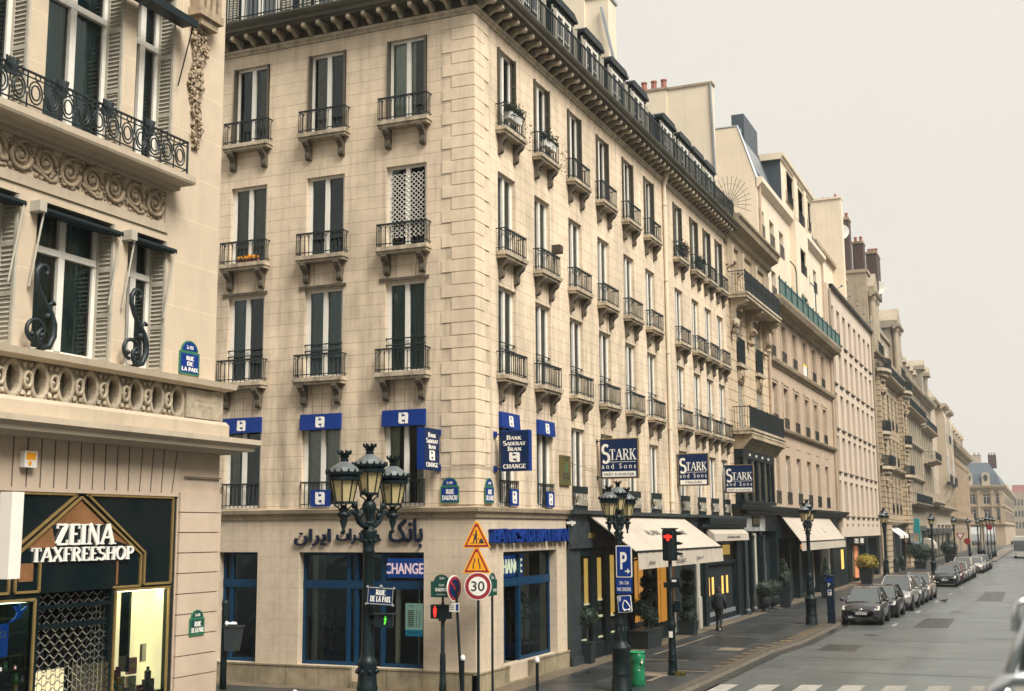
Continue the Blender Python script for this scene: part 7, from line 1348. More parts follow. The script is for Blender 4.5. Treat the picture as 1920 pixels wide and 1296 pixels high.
d = MB(); Q = lambda u, o_, z: (.62+o_*.3, -.3+u*.9, z); green_board(Q, -.3, .62, 2.48, d); o = tag(rebase(obj('street_board', d, M['sign_green']), (.62, -.3, 2.7)), 'green street board half hidden behind the 30 sign', 'street sign'); d = MB(); text(d, '2e', Q, (-.08, .1, 2.9, 2.98), .03, .036); text(d, 'RUE', Q, (.05, .28, 2.58, 2.65), .03, .036); obj('lettering', d, M['letter'], o)
b = MB(); b.tube([(.62, -.3, 0), (.62, -.3, 2.5)], .03, 8); obj('pole', b, M['paint'], o)
def bollard(label, loc):
    r = thing('bollard', label, 'bollard', loc, 'white topped pavement bollards'); d = MB(); d.lathe([(.055, 0), (.05, .05), (.042, .1), (.04, .93), (.045, .95)], (0, 0, 0), 10); obj('post', d, M['paint'], r, True, local=True); d = MB(); d.lathe([(.02, .93), (.05, .95), (.062, .99), (.055, 1.04), (.03, 1.075), (.005, 1.085)], (0, 0, 0), 12); obj('ball', d, M['letter'], r, True, local=True); return r
B0 = bollard('bollard standing between the leaning no parking pole and the 30 sign pole', (.08, -.9, -.03)); dup(B0, (2.02, -.75, -.03), 'bollard standing alone in front of the bank doorway step'); dup(B0, (-.50, -7.52, -.12), 'bollard whose white ball alone shows at the bottom edge below the bank plinth')
r = thing('side_street_pole', 'ribbed dark pole carrying a grey litter box beside the left building edge', 'post', (-6.70, -1.5, 0)); d = MB(); d.lathe([(.09, 0), (.085, .8), (.08, 1.9), (.09, 1.92), (.08, 1.95), (.09, 1.98), (.08, 2.01), (.09, 2.04), (.075, 2.1), (.10, 2.2), (.09, 2.24), (.08, 2.32)], (0, 0, 0), 12); obj('post', d, M['paint'], r, True, local=True); d = MB(); d.prism([(.12, 1.0), (.40, 1.0), (.52, 1.62), (.08, 1.62)], lambda p, q, w: (p, w, q), -.15, .15); d.box(.05, .55, -.17, .17, 1.62, 1.66); o = obj('litter_box', d, M['grey_paint'], r, local=True); d = MB(); d.blob((.25, 0, 1.70), .09, 7, 4, .35, (1.6, 1, .5)); d.blob((.12, -.05, 1.7), .06, 7, 4, .35); obj('crumpled_paper', d, M['letter'], o, local=True)
# green bag bin
r = thing('litter_bin', 'green see through litter bag hanging from a ring beside the lamp post', 'litter bin', (3.42, 2.9, 0)); d = MB(); n = 24; rows = [(0, .17), (.06, .19), (.25, .185), (.45, .19), (.62, .18), (.72, .205), (.80, .20), (.86, .175)]; rg = random.Random(2)
for z, q in rows:
    for k in range(n): a = 2*pi*k/n; e = q*(1+.06*sin(k*2.6+z*9)+rg.uniform(-.06, .06)); d.v.append((e*cos(a), e*sin(a), z))
for i in range(len(rows)-1):
    for k in range(n): j = (k+1) % n; d.f.append((i*n+k, i*n+j, (i+1)*n+j, (i+1)*n+k)); d.m.append(0)
obj('bag', d, M['bin_bag'], r, True, local=True); d = MB(); d.tube([(.185*cos(R(t)), .185*sin(R(t)), .88) for t in range(0, 360, 20)], .022, 6, closed=True); d.tube([(-.2, 0, .0), (-.2, 0, .9)], .02, 6); obj('ring', d, M['bin_green'], r, local=True); d = MB(); [d.blob((rg.uniform(-.1, .1), rg.uniform(-.12, .0), rg.uniform(.05, .3)), .05, 6, 4, .4) for _ in range(8)]; [d.blob((rg.uniform(.08, .17), rg.uniform(-.14, -.08), rg.uniform(.4, .7)), .035, 6, 4, .4) for _ in range(6)]; obj('rubbish', d, M['curtain'], r, local=True)
# parking meter
r = thing('parking_meter', 'tall dark blue parking meter with a white P beside the grey car', 'parking meter', (5.17-.35, 26.6, 0)); d = MB(); d.box(-.13, .18, -.13, .13, 0, 2.0); d.prism([(-.2, 2.0), (.24, 2.0), (.24, 2.05), (-.2, 2.14)], lambda p, q, w: (p, w, q), -.16, .16); o = obj('cabinet', d, CACHE.setdefault('meter', mat('meter_paint', (.002, .012, .030), .5, spec=.3)), r, local=True); f = lambda u, o_, z: (u, -.13-o_, z); d = MB(); d.fbox(f, -.12, .17, 0, .004, 1.78, 1.98); obj('blue_panel', d, M['blue'], o, local=True); d = MB(); text(d, 'P', f, (-.05, .05, 1.58, 1.74), 0, .004, .01); d.fbox(f, -.07, .09, .0, .004, 1.22, 1.46); d.c = 1; d.fbox(f, -.05, .07, .004, .006, 1.36, 1.44); d.fbox(f, -.05, .02, .004, .006, 1.26, 1.33); obj('lettering', d, [M['letter'], M['blue']], o, local=True)
# ================================================================ planters
def ball_foliage(c, rx, rz, n, size, seed, cols=LM):
    rg = random.Random(seed); d = MB()
    def fn(g):
        v = Vector((g.gauss(0, 1), g.gauss(0, 1), g.gauss(0, 1))).normalized()*(.55+.45*g.random()**.4)*(1+.10*sin(g.random()*9)); return (c[0]+v.x*rx, c[1]+v.y*rx, c[2]+v.z*rz)
    leaves(d, n, fn, size, rg); d.c = 0; d.blob(c, .82, 10, 7, .12, (rx, rx, rz)); return d
def planter(label, loc, pot, balls, stems, cat='planter', cols=LM, n=900):
    r = thing('planter', label, cat, loc); o = obj('pot', pot, M['pot'], r, local=True); d = MB()
    for k, (c, rx, rz) in enumerate(balls): q = ball_foliage(c, rx, rz, n, .035 if rx < .6 else .06, k+int(loc[1])); d.add(q)
    obj('foliage', d, cols, r, local=True)
    if stems: d = MB(); [d.tube(s_, .02, 6) for s_ in stems]; obj('stem', d, M['wood'], r, local=True)
    return r
def sqpot(w, l, h, t=.85):
    d = MB(); n = 0; d.v += [(-w*t, -l*t, 0), (w*t, -l*t, 0), (w*t, l*t, 0), (-w*t, l*t, 0), (-w, -l, h), (w, -l, h), (w, l, h), (-w, l, h)]; d.f += [(0, 1, 5, 4), (1, 2, 6, 5), (2, 3, 7, 6), (3, 0, 4, 7), (4, 5, 6, 7)]; d.m += [0]*5; d.box(-w-.02, w+.02, -l-.02, l+.02, h, h+.04); return d
planter('round headed shrub in a black pot by the grey pier of the awning shop', (.25, 7.75, 0), sqpot(.22, .22, .62), [((0, 0, 1.42), .36, .30)], [[(0, 0, .6), (.02, 0, 1.2)]])
planter('long black box planter with two small clipped trees under the awning', (.42, 13.4, 0), sqpot(.38, .95, .60), [((0, .35, 2.25), .27, .24), ((0, .3, 1.75), .30, .22), ((.02, -.62, 1.40), .36, .30), ((0, .55, 1.05), .32, .36)], [[(0, .35, .6), (0, .35, 2.1)], [(0, -.62, .6), (.03, -.6, 1.2)], [(.05, .6, .6), (0, .5, 1.0)]])
planter('tall tiered topiary in a black square pot at the far end of the awning', (.45, 19.0, 0), sqpot(.34, .34, .50), [((0, 0, 2.3), .28, .25), ((0, 0, 1.75), .32, .25), ((0, 0, 1.2), .33, .26), ((0, 0, .75), .36, .28)], [[(0, 0, .5), (0, 0, 2.2)]])
def urn(): d = MB(); d.lathe([(.26, 0), (.26, .06), (.16, .10), (.10, .18), (.14, .25), (.30, .38), (.34, .60), (.33, .78), (.40, .84), (.36, .84)], (0, 0, 0), 14); return d
planter('left of two footed urns with clipped round bushes in front of the balcony house', (.55, 33.4, 0), urn(), [((0, 0, 1.15), .48, .40)], None); planter('right of two footed urns with clipped round bushes, beside the tall pot', (.62, 35.1, 0), urn(), [((0, 0, 1.15), .50, .42)], None)
planter('tall tapered black pot with a dark conifer next to the two urns', (.85, 37.1, 0), sqpot(.34, .34, 1.05, .7), [((0, 0, 1.5), .38, .6), ((0, 0, 2.0), .2, .45)], None); planter('slim cone shaped conifer in a black pot under the second awning', (1.5, 46.6, 0), sqpot(.32, .32, .75, .8), [((0, 0, 1.05), .36, .4), ((0, 0, 1.45), .28, .4), ((0, 0, 1.85), .17, .35), ((0, 0, 2.15), .08, .25)], None)
planter('big pot of yellow green bush in front of the modern office', (1.25, 67.2, 0), sqpot(.5, .5, 1.1, .75), [((0, 0, 1.6), .85, .62), ((.2, .5, 1.45), .6, .5)], None, cols=[M['leaf_yellow'], M['leaf_green']], n=1600)
planter('clipped dark ball tree in front of the ornate house', (1.9, 104.5, 0), sqpot(.6, .6, .7), [((0, 0, 1.75), 1.45, .85)], [[(0, 0, .6), (0, 0, 1.4)]], n=2200); planter('dark shrub pot half hidden behind the far lamps', (3.2, 128, 0), sqpot(.5, .5, .8), [((0, 0, 1.7), 1.1, 1.0)], None, n=1300)
for y, lb in ((92.6, 'left narrow potted shrub at the ornate house doorway'), (98.4, 'right narrow potted shrub at the ornate house doorway')): planter(lb, (.75, y, 0), sqpot(.25, .25, .6), [((0, 0, 1.0), .3, .5)], None, n=300)
b = MB(); b.box(.75, .85, 106.5, 120.2, 2.2, 3.6); o = tag(rebase(obj('shop_hoarding', b, M['shop_black']), (.8, 113, 2.9)), 'black shop sign board with gold letters above the clipped ball tree', 'sign'); d = MB(); serif(d, 'PAIX', PE(.85), (110, 116.5, 2.7, 3.2), 0, .02, .2, .1); obj('lettering', d, M['gold'], o)
b = MB(); b.box(.3, .9, 117.4, 118.0, 2.2, 5.2); tag(rebase(obj('turquoise_banner', b, mat('turquoise', (.01, .26, .27), .5)), (.6, 117.7, 3.7)), 'turquoise vertical banner on the mansard house front', 'banner')
b = MB(); b.tube([(4.9, 123, 0), (4.9, 123, 3.4)], .05, 6); o = tag(rebase(obj('road_sign', b, M['zinc']), (4.9, 123, 0)), 'distant red and white yield sign seen from the front', 'road sign'); d = MB(); d.prism([(4.4, 3.5), (5.4, 3.5), (4.9, 2.7)], lambda p, q, w: (p, w, q), 122.9, 122.94); obj('triangle', d, M['red'], o); d = MB(); d.prism([(4.6, 3.4), (5.2, 3.4), (4.9, 2.92)], lambda p, q, w: (p, w, q), 122.88, 122.9); obj('white_field', d, M['sign_white'], o)
for x, y, lb in ((5.2, 131, 'round red no entry sign beside the distant lamp'), (7.3, 146, 'red no entry sign at the start of the traffic island')):
    b = MB(); b.tube([(x, y, 0), (x, y, 2.6)], .05, 6); o = tag(rebase(obj('no_entry_sign', b, M['zinc']), (x, y, 0)), lb, 'road sign'); d = MB(); d.prism(ring_poly(x, 2.5 if y < 140 else 4.2, .38), lambda p, q, w: (p, w, q), y-.1, y-.06); obj('disc', d, M['red'], o)

# ================================================================ cars
def car(label, loc, L, Wd, H, paint, kind='hatch', rz=0.0, plate='AA 536 CH'):
    """front at y = 0 facing -y, wheels on z = 0"""
    r = thing('parked_car', label, 'car', loc, 'cars parked along the kerb', rz); hw = Wd/2; suv = kind == 'suv'
    g = .20 if not suv else .27; hood = .56*H+.02 if kind != 'sedan' else .60*H; belt = .60*H if kind != 'sedan' else .64*H
    # stations: y, half width, bottom, top(shoulder), crown
    st = [(0.0, .66, g+.10, .40*H, .42*H), (.07, .80, g+.03, .46*H, .475*H), (.22, .91, g, hood-.10, hood-.06), (.55, .975, g, hood-.045, hood-.01), (1.0, 1.0, g, hood, hood+.035), (1.30, 1.0, g, belt, belt+.03), (2.3, 1.0, g, belt+.01, belt+.02), (L-1.0, 1.0, g, belt+.03, belt+.05), (L-.35, .97, g+.02, belt+.02, belt+.05), (L-.08, .88, g+.06, belt-.03, belt), (L, .74, g+.14, belt-.16, belt-.15)]
    b = MB(); rows = []
    for y, k, zb, zt, zc in st:
        w = hw*k; h = zt-zb
        prof = [(-w*.80, zb), (-w*.95, zb+.10*h), (-w, zb+.35*h), (-w*.995, zb+.62*h), (-w*.95, zb+.88*h), (-w*.86, zt), (-w*.45, zc), (0, zc+.012), (w*.45, zc), (w*.86, zt), (w*.95, zb+.88*h), (w*.995, zb+.62*h), (w, zb+.35*h), (w*.95, zb+.10*h), (w*.80, zb)]
        rows.append(len(b.v)); b.v += [(x, y, z) for x, z in prof]
    n = 15
    for i in range(len(rows)-1):
        for j in range(n):
            j2 = (j+1) % n; b.f.append((rows[i]+j, rows[i]+j2, rows[i+1]+j2, rows[i+1]+j)); b.m.append(0)
    b.f.append(tuple(rows[0]+j for j in range(n))); b.f.append(tuple(rows[-1]+j for j in reversed(range(n)))); b.m += [0, 0]
    # roof and pillars
    ws, wt = 1.08, 1.95 if kind != 'van' else 1.5; re = L-.25 if kind in ('hatch', 'suv', 'van') else L-.75; rs = re-.55 if kind != 'sedan' else re-.7; zt = H
    ring = lambda y, wb, z: [(-wb, y, z), (wb, y, z)]
    B = [(-hw*.86, ws, belt), (hw*.86, ws, belt), (hw*.87, re, belt+.03), (-hw*.87, re, belt+.03)]; T = [(-hw*.66, wt, zt-.05), (hw*.66, wt, zt-.05), (hw*.66, rs, zt-.04), (-hw*.66, rs, zt-.04)]
    b.poly(T); mid = (wt+rs)/2; b.poly([(-hw*.60, wt+.02, zt-.03), (hw*.60, wt+.02, zt-.03), (hw*.58, mid, zt), (-hw*.58, mid, zt)]); b.poly([(-hw*.58, mid, zt), (hw*.58, mid, zt), (hw*.60, rs-.02, zt-.02), (-hw*.60, rs-.02, zt-.02)])
    for s_ in (-1, 1): b.poly([(s_*hw*.66, wt, zt-.05), (s_*hw*.58, mid, zt), (s_*hw*.66, rs, zt-.04)]); b.poly([(s_*hw*.66, wt, zt-.05), (s_*hw*.60, wt+.02, zt-.03), (s_*hw*.58, mid, zt)])
    for a, c in zip(B, T): b.tube([a, c], .045, 5)
    for s_ in (-1, 1): b.tube([(s_*hw*.66, wt, zt-.05), (s_*hw*.655, mid, zt-.015), (s_*hw*.66, rs, zt-.04)], .04, 5); b.tube([(s_*hw*.87, 2.3+(.2 if L > 4.2 else 0), belt), (s_*hw*.66, 2.45, zt-.03)], .035, 5)
    body = obj('body', b, M[paint] if isinstance(paint, str) else paint, r, True, local=True)
    d = MB(); k = .985
    d.poly([B[0], B[1], T[1], T[0]]); d.poly([B[1], B[2], T[2], T[1]]); d.poly([B[2], B[3], T[3], T[2]]); d.poly([B[3], B[0], T[0], T[3]]); obj('windows', d, M['car_glass'], r, local=True)
    for y in (.80, L-.85):
        for s_ in (-1, 1):
            d = MB(); rr = .315 if not suv else .37; d.lathe([(rr*.62, -.10), (rr*.95, -.10), (rr, -.05), (rr, .06), (rr*.95, .10), (rr*.62, .10)], (0, 0, 0), 18); me = MB(); me.add(d, Matrix.Translation((s_*(hw-.105), y, rr)) @ Matrix.Rotation(pi/2, 4, 'Y')); wh = obj('wheel', me, M['tyre'], r, True, local=True)
            d = MB(); d.lathe([(.05, .112), (rr*.6, .095), (rr*.62, .06)], (0, 0, 0), 14); me = MB(); me.add(d, Matrix.Translation((s_*(hw-.105), y, rr)) @ Matrix.Rotation(s_*pi/2, 4, 'Y')); obj('rim', me, M['zinc'], wh, local=True)
            d = MB(); q = [(y+(rr+.07)*cos(R(t)), rr+(rr+.07)*sin(R(t))) for t in range(0, 181, 15)]; d.prism(q+[(y-rr-.07, g), (y+rr+.07, g)], lambda p, z, w: (w, p, z), s_*(hw-.25), s_*(hw+.004)); obj('wheel_arch', d, M['tyre'], wh, local=True)
    for s_ in (-1, 1):
        d = MB(); x0, x1 = hw*.50, hw*.90; zz = .40*H; d.v += [(s_*x0, .10, zz), (s_*x0, .16, zz+.10), (s_*(x0+.12), .33, hood-.10), (s_*x1, .36, hood-.09), (s_*(x1+.02), .20, zz+.06), (s_*x1*.97, .12, zz)]; d.f.append((0, 1, 2, 3, 4, 5)); d.m.append(0); e = MB(); e.v = [(a, c-.035, z+.02) for a, c, z in d.v]+[(a, c+.06, z) for a, c, z in d.v]; e.f = [(0, 1, 2, 3, 4, 5), (11, 10, 9, 8, 7, 6)]+[(i, (i+1) % 6, 6+(i+1) % 6, 6+i) for i in range(6)]; e.m = [0]*8; obj('headlight', e, M['headlight'], r, local=True)
        d = MB(); d.blob((s_*(hw+.10), ws+.22, belt+.10), .105, 8, 6, 0, (1, .6, .75)); d.tube([(s_*hw*.86, ws+.3, belt+.03), (s_*(hw+.05), ws+.24, belt+.08)], .03, 5); obj('mirror', d, M[paint] if isinstance(paint, str) else paint, r, True, local=True)
    d = MB(); d.box(-hw*.44, hw*.44, -.012, .10, .36*H, .455*H); gr = obj('grille', d, M['tyre'], r, local=True); d = MB(); [d.box(-hw*.43, hw*.43, -.026, -.012, .37*H+k*.035*H, .382*H+k*.035*H) for k in range(3)]; d.tube([(.07*cos(R(t)), -.035, .41*H+.07*sin(R(t))) for t in range(0, 360, 30)], .010, 5, closed=True); [d.tube([(0, -.035, .41*H), (.065*cos(R(a)), -.035, .41*H+.065*sin(R(a)))], .01, 4) for a in (90, 210, 330)]; obj('chrome_bars', d, M['chrome'], gr, local=True)
    d = MB(); d.box(-hw*.78, hw*.78, -.02, .16, g+.02, g+.10); d.box(-hw*.86, hw*.86, .01, .12, g+.14, g+.16); obj('lower_bumper', d, M['tyre'], r, local=True); d = MB(); d.box(-.26, .26, -.035, .02, .29*H, .29*H+.11); pl = obj('number_plate', d, M['plate'], r, local=True); d = MB(); f = lambda u, o_, z: (u, -.035-o_, z); text(d, plate, f, (-.19, .22, .29*H+.025, .29*H+.085), 0, .003, .01); d.c = 1; d.fbox(f, -.26, -.21, 0, .002, .29*H, .29*H+.11); obj('lettering', d, [M['letter_dark'], M['blue']], pl, local=True)
    d = MB(); d.box(-hw*.7, hw*.1, ws-.07, ws-.05, belt+.0, belt+.02); d.tube([(-.5, ws-.06, belt+.02), (.25, ws-.01, belt+.05)], .012, 4); obj('wiper', d, M['tyre'], r, local=True)
    return r
def pm(n, c, ro=.28, met=.4): return mat(n, c, ro, met, var=0, coat=.6, spec=.6)
zr = -.12
car('dark grey hatchback parked nearest, front badge and number plate towards the viewer', (5.98, 27.45, zr), 3.9, 1.76, 1.58, pm('grey_car', (.060, .062, .070)))
pb = pm('black_car', (.012, .014, .022)); ps = pm('silver_car', (.36, .35, .34)); pg = pm('slate_car', (.15, .16, .17)); pc = pm('beige_car', (.36, .31, .25)); pr = pm('wine_car', (.16, .05, .05)); pw = pm('white_car', (.58, .55, .50))
def kc_(y): return kx(y)+.98
for y, L_, w, h, p, k, lb in ((32.2, 3.9, 1.72, 1.50, pb, 'hatch', 'black hatchback squeezed between the grey hatchback and the silver off-roader'), (37.6, 4.5, 1.85, 1.72, ps, 'suv', 'tall silver off-roader, third car from the front of the row'), (43.0, 4.0, 1.75, 1.50, pg, 'hatch', 'slate grey hatchback behind the silver off-roader'), (47.6, 4.1, 1.75, 1.56, pc, 'hatch', 'beige hatchback, last of the nearest cluster of parked cars'),
        (65.8, 4.2, 1.76, 1.50, pb, 'hatch', 'black hatchback leading the second cluster of parked cars'), (71.2, 4.1, 1.74, 1.52, pr, 'hatch', 'wine red hatchback behind the far black hatchback'), (76.2, 4.2, 1.76, 1.50, ps, 'hatch', 'silver hatchback behind the wine red car'), (81.4, 4.6, 1.8, 1.75, pw, 'suv', 'white tall car at the end of the second cluster'), (95.4, 4.3, 1.76, 1.48, pw, 'sedan', 'white saloon parked far down the street'), (100.6, 4.2, 1.76, 1.5, pg, 'hatch', 'slate hatchback behind the far white saloon'), (106.0, 4.3, 1.78, 1.5, pb, 'sedan', 'dark saloon at the far end of the parked row')):
    car(lb, (kc_(y), y, zr), L_, w, h, p, k, R(-1.0))
# coach
r = thing('coach', 'white coach with a big dark windscreen driving towards the viewer far away', 'bus', (11.1, 156, zr)); d = MB(); d.prism([(-1.25, .35), (1.25, .35), (1.27, 1.2), (1.22, 2.8), (1.1, 3.0), (-1.1, 3.0), (-1.22, 2.8), (-1.27, 1.2)], lambda p, q, w: (p, w, q), 0, 11); obj('body', d, M['white'], r, local=True); d = MB(); d.box(-1.15, 1.15, -.05, .05, 1.05, 2.45); d.box(-1.28, 1.28, .8, 10.5, 1.5, 2.5); obj('windows', d, M['car_glass'], r, local=True)
for y in (2.2, 8.2):
    for x in (-1.1, 1.1): d = MB(); q = MB(); q.lathe([(.3, -.14), (.5, -.14), (.5, .14), (.3, .14)], (0, 0, 0), 14); d.add(q, Matrix.Translation((x, y, .5)) @ Matrix.Rotation(pi/2, 4, 'Y')); obj('wheel', d, M['tyre'], r, local=True)
for x in (-.95, .95): d = MB(); d.box(x-.16, x+.16, -.04, .02, .6, .8); obj('headlight', d, M['headlight'], r, local=True); d = MB(); d.box(x*1.45-.1, x*1.45+.1, -.2, -.05, 1.9, 2.4); obj('mirror', d, M['tyre'], r, local=True)
# handrail of the open bus the picture is taken from
fwd = fw
def ray(px, py, d_): return CAM+(fw+rt*((px-960)/FPX)-up*((py-648)/FPX))*d_
b = MB(); D = 2.3
b.tube([(13.42, -26.40, 3.72), (13.418, -26.42, 3.775), (13.43, -26.43, 3.80), (13.46, -26.42, 3.818), (13.51, -26.40, 3.818), (13.60, -26.36, 3.81)], .014, 10); b.tube([(13.46, -26.42, 3.822), (13.485, -26.41, 3.895), (13.515, -26.40, 3.975), (13.55, -26.39, 4.06)], .011, 10); b.tube([(13.44, -26.42, 3.72), (13.452, -26.42, 3.80)], .012, 8); b.tube([(13.475, -26.41, 3.905), (13.478, -26.405, 3.955), (13.50, -26.40, 3.965)], .008, 8)
o = tag(rebase(obj('bus_handrail', b, M['chrome'], None, True), (13.45, -26.42, 3.8)), 'blurred curved metal handrail of the open bus at the lower right corner', 'handrail'); b = MB(); b.poly([(13.472, -26.405, 3.83), (13.64, -26.35, 3.83), (13.64, -26.35, 4.05), (13.55, -26.385, 4.05)]); obj('pane', b, M['pane_far'], o)
# pigeon on the road
b = MB(); b.blob((0, 0, .12), .10, 8, 6, .0, (1.5, .8, .8)); b.blob((.15, 0, .2), .045, 6, 4); b.tube([(-.1, 0, .12), (-.26, 0, .09)], [.05, .02], 5); b.tube([(.02, .02, 0), (.02, .02, .08)], .01, 4); b.tube([(.02, -.03, 0), (.02, -.03, .08)], .01, 4); b.tube([(.18, 0, .2), (.22, 0, .19)], [.015, .004], 4); o = obj('pigeon', b, mat('pigeon_grey', (.06, .065, .075), .7, var=.3)); o.location = (8.2, 46, -.12); tag(o, 'small dark pigeon standing on the road beside the parked cars', 'bird')
# ================================================================ person walking away
def person(label, loc, rz):
    r = bpy.data.meshes.new('person'); V = {'hip': (0, 0, .95), 'waist': (0, .01, 1.10), 'chest': (0, 0, 1.32), 'neck': (0, .02, 1.50), 'head': (0, .04, 1.60), 'top': (0, .03, 1.72), 'ls': (-.17, 0, 1.42), 'le': (-.25, -.04, 1.15), 'lw': (-.24, .05, .92), 'lh': (-.235, .07, .83), 'rs': (.17, 0, 1.42), 're': (.25, .02, 1.15), 'rw': (.24, .12, .94), 'rh': (.235, .15, .86), 'll': (-.09, 0, .88), 'lk': (-.10, .10, .50), 'la': (-.10, .02, .10), 'lt': (-.10, .18, .05), 'rl': (.09, 0, .88), 'rk': (.09, -.02, .50), 'ra': (.09, -.22, .14), 'rt': (.09, -.08, .04)}
    Rr = {'hip': .16, 'waist': .15, 'chest': .17, 'neck': .06, 'head': .095, 'top': .07, 'ls': .085, 'le': .058, 'lw': .045, 'lh': .03, 'rs': .085, 're': .058, 'rw': .045, 'rh': .03, 'll': .105, 'lk': .072, 'la': .048, 'lt': .04, 'rl': .105, 'rk': .072, 'ra': .048, 'rt': .04}
    E_ = [('hip', 'waist'), ('waist', 'chest'), ('chest', 'neck'), ('neck', 'head'), ('head', 'top'), ('chest', 'ls'), ('ls', 'le'), ('le', 'lw'), ('lw', 'lh'), ('chest', 'rs'), ('rs', 're'), ('re', 'rw'), ('rw', 'rh'), ('hip', 'll'), ('ll', 'lk'), ('lk', 'la'), ('la', 'lt'), ('hip', 'rl'), ('rl', 'rk'), ('rk', 'ra'), ('ra', 'rt')]
    ks = list(V); r.from_pydata([V[k] for k in ks], [(ks.index(a), ks.index(c)) for a, c in E_], []); o = bpy.data.objects.new('person', r); COL.objects.link(o); sk = o.modifiers.new('skin', 'SKIN'); sub = o.modifiers.new('sub', 'SUBSURF'); sub.levels = 1; sub.render_levels = 2
    for i, k in enumerate(ks): r.skin_vertices[0].data[i].radius = (Rr[k]*1.0, Rr[k]*(.8 if k in ('chest', 'waist', 'hip') else 1)); r.skin_vertices[0].data[i].use_root = k == 'hip'
    r.materials.append(M['coat']); o.location = loc; o.rotation_euler = (0, 0, rz); tag(o, label, 'person')
    d = MB(); d.lathe([(.165, .86), (.20, .90), (.19, 1.05), (.18, 1.15), (.205, 1.32), (.20, 1.42), (.11, 1.49), (.075, 1.53)], (0, 0, 0), 16, 1.08, .78)
    for s_, e in ((-1, -.04), (1, .02)): d.tube([(s_*.17, 0, 1.43), (s_*.255, e, 1.15), (s_*.245, e+.09, .93)], [.095, .072, .058], 8)
    obj('coat', d, M['coat'], o, True, local=True)
    d = MB(); d.blob((0, .035, 1.655), .112, 12, 8, 0, (.9, 1.0, 1.15)); d.blob((0, -.0, 1.60), .09, 8, 6); obj('hair', d, M['hair'], o, True, local=True)
    d = MB(); d.blob((0, .085, 1.62), .085, 10, 8, 0, (.85, .75, 1.1)); d.blob((0, .155, 1.61), .018, 6, 4); [d.blob((s_*.098, .04, 1.62), .025, 6, 4) for s_ in (-1, 1)]
    for s_, y in ((-1, .07), (1, .15)):
        d.blob((s_*.237, y, .84), .042, 8, 5, 0, (.5, 1, 1.2))
        for q in range(4): d.tube([(s_*.237, y-.03+q*.018, .81), (s_*.232, y-.026+q*.018, .755-.006*(q in (1, 2))), (s_*.222, y-.02+q*.018, .725)], [.0095, .009, .007], 5)
        d.tube([(s_*.232, y+.03, .85), (s_*.222, y+.055, .80), (s_*.218, y+.055, .77)], [.011, .010, .008], 5)
    obj('skin', d, M['skin'], o, True, local=True)
    d = MB()
    for x, y, z, a in ((-.10, .05, .0, 0), (.09, -.16, .03, .25)): d.prism([(-.10, 0), (.18, 0), (.19, .05), (.05, .10), (-.10, .12)], lambda p, q, w: (x+w, y+p, z+q+abs(p)*a*.2), -.045, .045)
    obj('shoes', d, M['tyre'], o, local=True); d = MB(); d.box(.06, .12, -.27, -.265, .06, .12); obj('shoe_patch', d, M['letter'], o, local=True)
person('person in a dark coat walking away along the pavement past the jewellery shop', (1.16, 21.2, 0), 0)

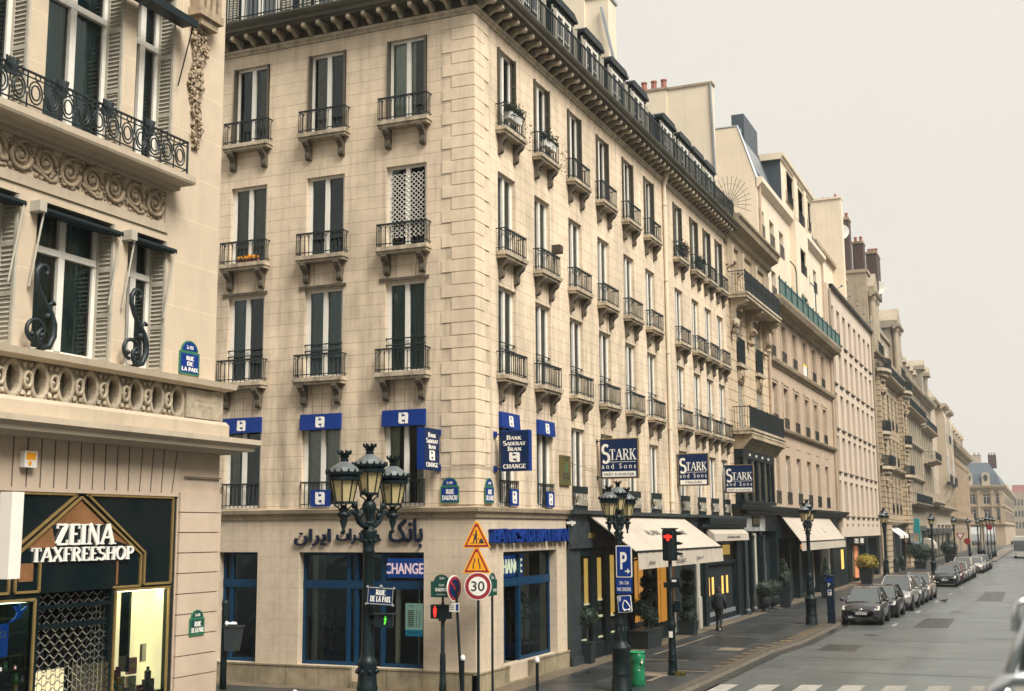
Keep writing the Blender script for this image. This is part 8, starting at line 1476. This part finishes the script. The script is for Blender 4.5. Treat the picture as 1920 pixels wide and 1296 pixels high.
# ---- separate look-alike pieces that share a mesh into parts of their own
def isolate(o, gap=.02):
    me = o.data; n = len(me.vertices); par = list(range(n))
    def find(i):
        while par[i] != i: par[i] = par[par[i]]; i = par[i]
        return i
    for p in me.polygons:
        v = p.vertices; a = find(v[0])
        for q in v[1:]: par[find(q)] = a
    isl = {}
    for i in range(n): isl.setdefault(find(i), []).append(i)
    bx = []
    for k, idx in isl.items():
        cs = [me.vertices[i].co for i in idx]; bx.append([{k}, [min(c[j] for c in cs)-gap for j in range(3)], [max(c[j] for c in cs)+gap for j in range(3)]])
    merged = True
    while merged:
        merged = False; out_ = []
        for b_ in bx:
            for c_ in out_:
                if all(b_[1][j] <= c_[2][j] and c_[1][j] <= b_[2][j] for j in range(3)):
                    c_[0] |= b_[0]; c_[1] = [min(p, q) for p, q in zip(b_[1], c_[1])]; c_[2] = [max(p, q) for p, q in zip(b_[2], c_[2])]; merged = True; break
            else: out_.append(b_)
        bx = out_
    if len(bx) < 2: return
    base = o.name.split('.')[0]; first = True; kids = list(o.children); mats = list(me.materials)
    for ks, _, _ in bx:
        keep = {i for i in range(n) if find(i) in ks}; ix = {}; vs = []; fs = []; mi = []
        for p in me.polygons:
            if p.vertices[0] in keep:
                for q in p.vertices:
                    if q not in ix: ix[q] = len(vs); vs.append(tuple(me.vertices[q].co))
                fs.append([ix[q] for q in p.vertices]); mi.append(p.material_index)
        m2 = bpy.data.meshes.new(base); m2.from_pydata(vs, [], fs)
        for m_ in mats: m2.materials.append(m_)
        m2.polygons.foreach_set('material_index', mi); m2.polygons.foreach_set('use_smooth', [p.use_smooth for p in me.polygons if p.vertices[0] in keep])
        if first: o.data = m2; first = False
        else: c = o.copy(); c.data = m2; COL.objects.link(c)
SPLIT = {('corner_building', 'door'): .05, ('corner_building', 'flashing'): .02, ('corner_building', 'persian_letters'): .06, ('corner_building', 'bank_letters'): .005, ('corner_building', 'reflected_strip'): .02, ('corner_building', 'door_cheek'): .02, ('corner_building', 'cable'): .02, ('rose_house', 'drainpipe'): .02, ('rose_house', 'bay_side'): .02, ('modern_office', 'drainpipe'): .02, ('modern_office', 'floodlight'): .02, ('ornate_house', 'carving'): .25, ('ornate_house', 'satellite_dish'): .02, ('far_corner_block', 'window'): .02, ('far_street_end', 'window'): .02, ('light_box_sign', 'sign_case'): .02, ('hanging_sign', 'bracket'): .02, ('planter', 'stem'): .01, ('shop_front', 'pale_panel'): .02, ('shop_front', 'pier'): .02, ('shop_front', 'pilaster'): .02, ('shop_front', 'pane'): .02, ('door', 'pane'): .05, ('blind_box', 'blind_arm'): .02, ('bay', 'bay_balcony'): .02, ('grey_shop_front', 'pale_post'): .02, ('shop_front', 'awning'): .02, ('shop_front', 'pale_post'): .02, ('shop_front', 'lit_goods'): .02, ('shop_front', 'lit_window'): .02, ('shop_front', 'copper_panel'): .02, ('shop_front', 'door_display'): .02, ('party_wall', 'chimney_pot'): .02, ('terrace_screen', 'post'): .001, ('bay', 'pane'): .02}
for o in [x for x in bpy.data.objects if x.type == 'MESH' and x.parent]:
    g_ = SPLIT.get((o.parent.name.split('.')[0], o.name.split('.')[0]))
    if g_ and not (o.name.split('.')[0] == 'door' and o.parent.name == 'corner_building'): isolate(o, g_)
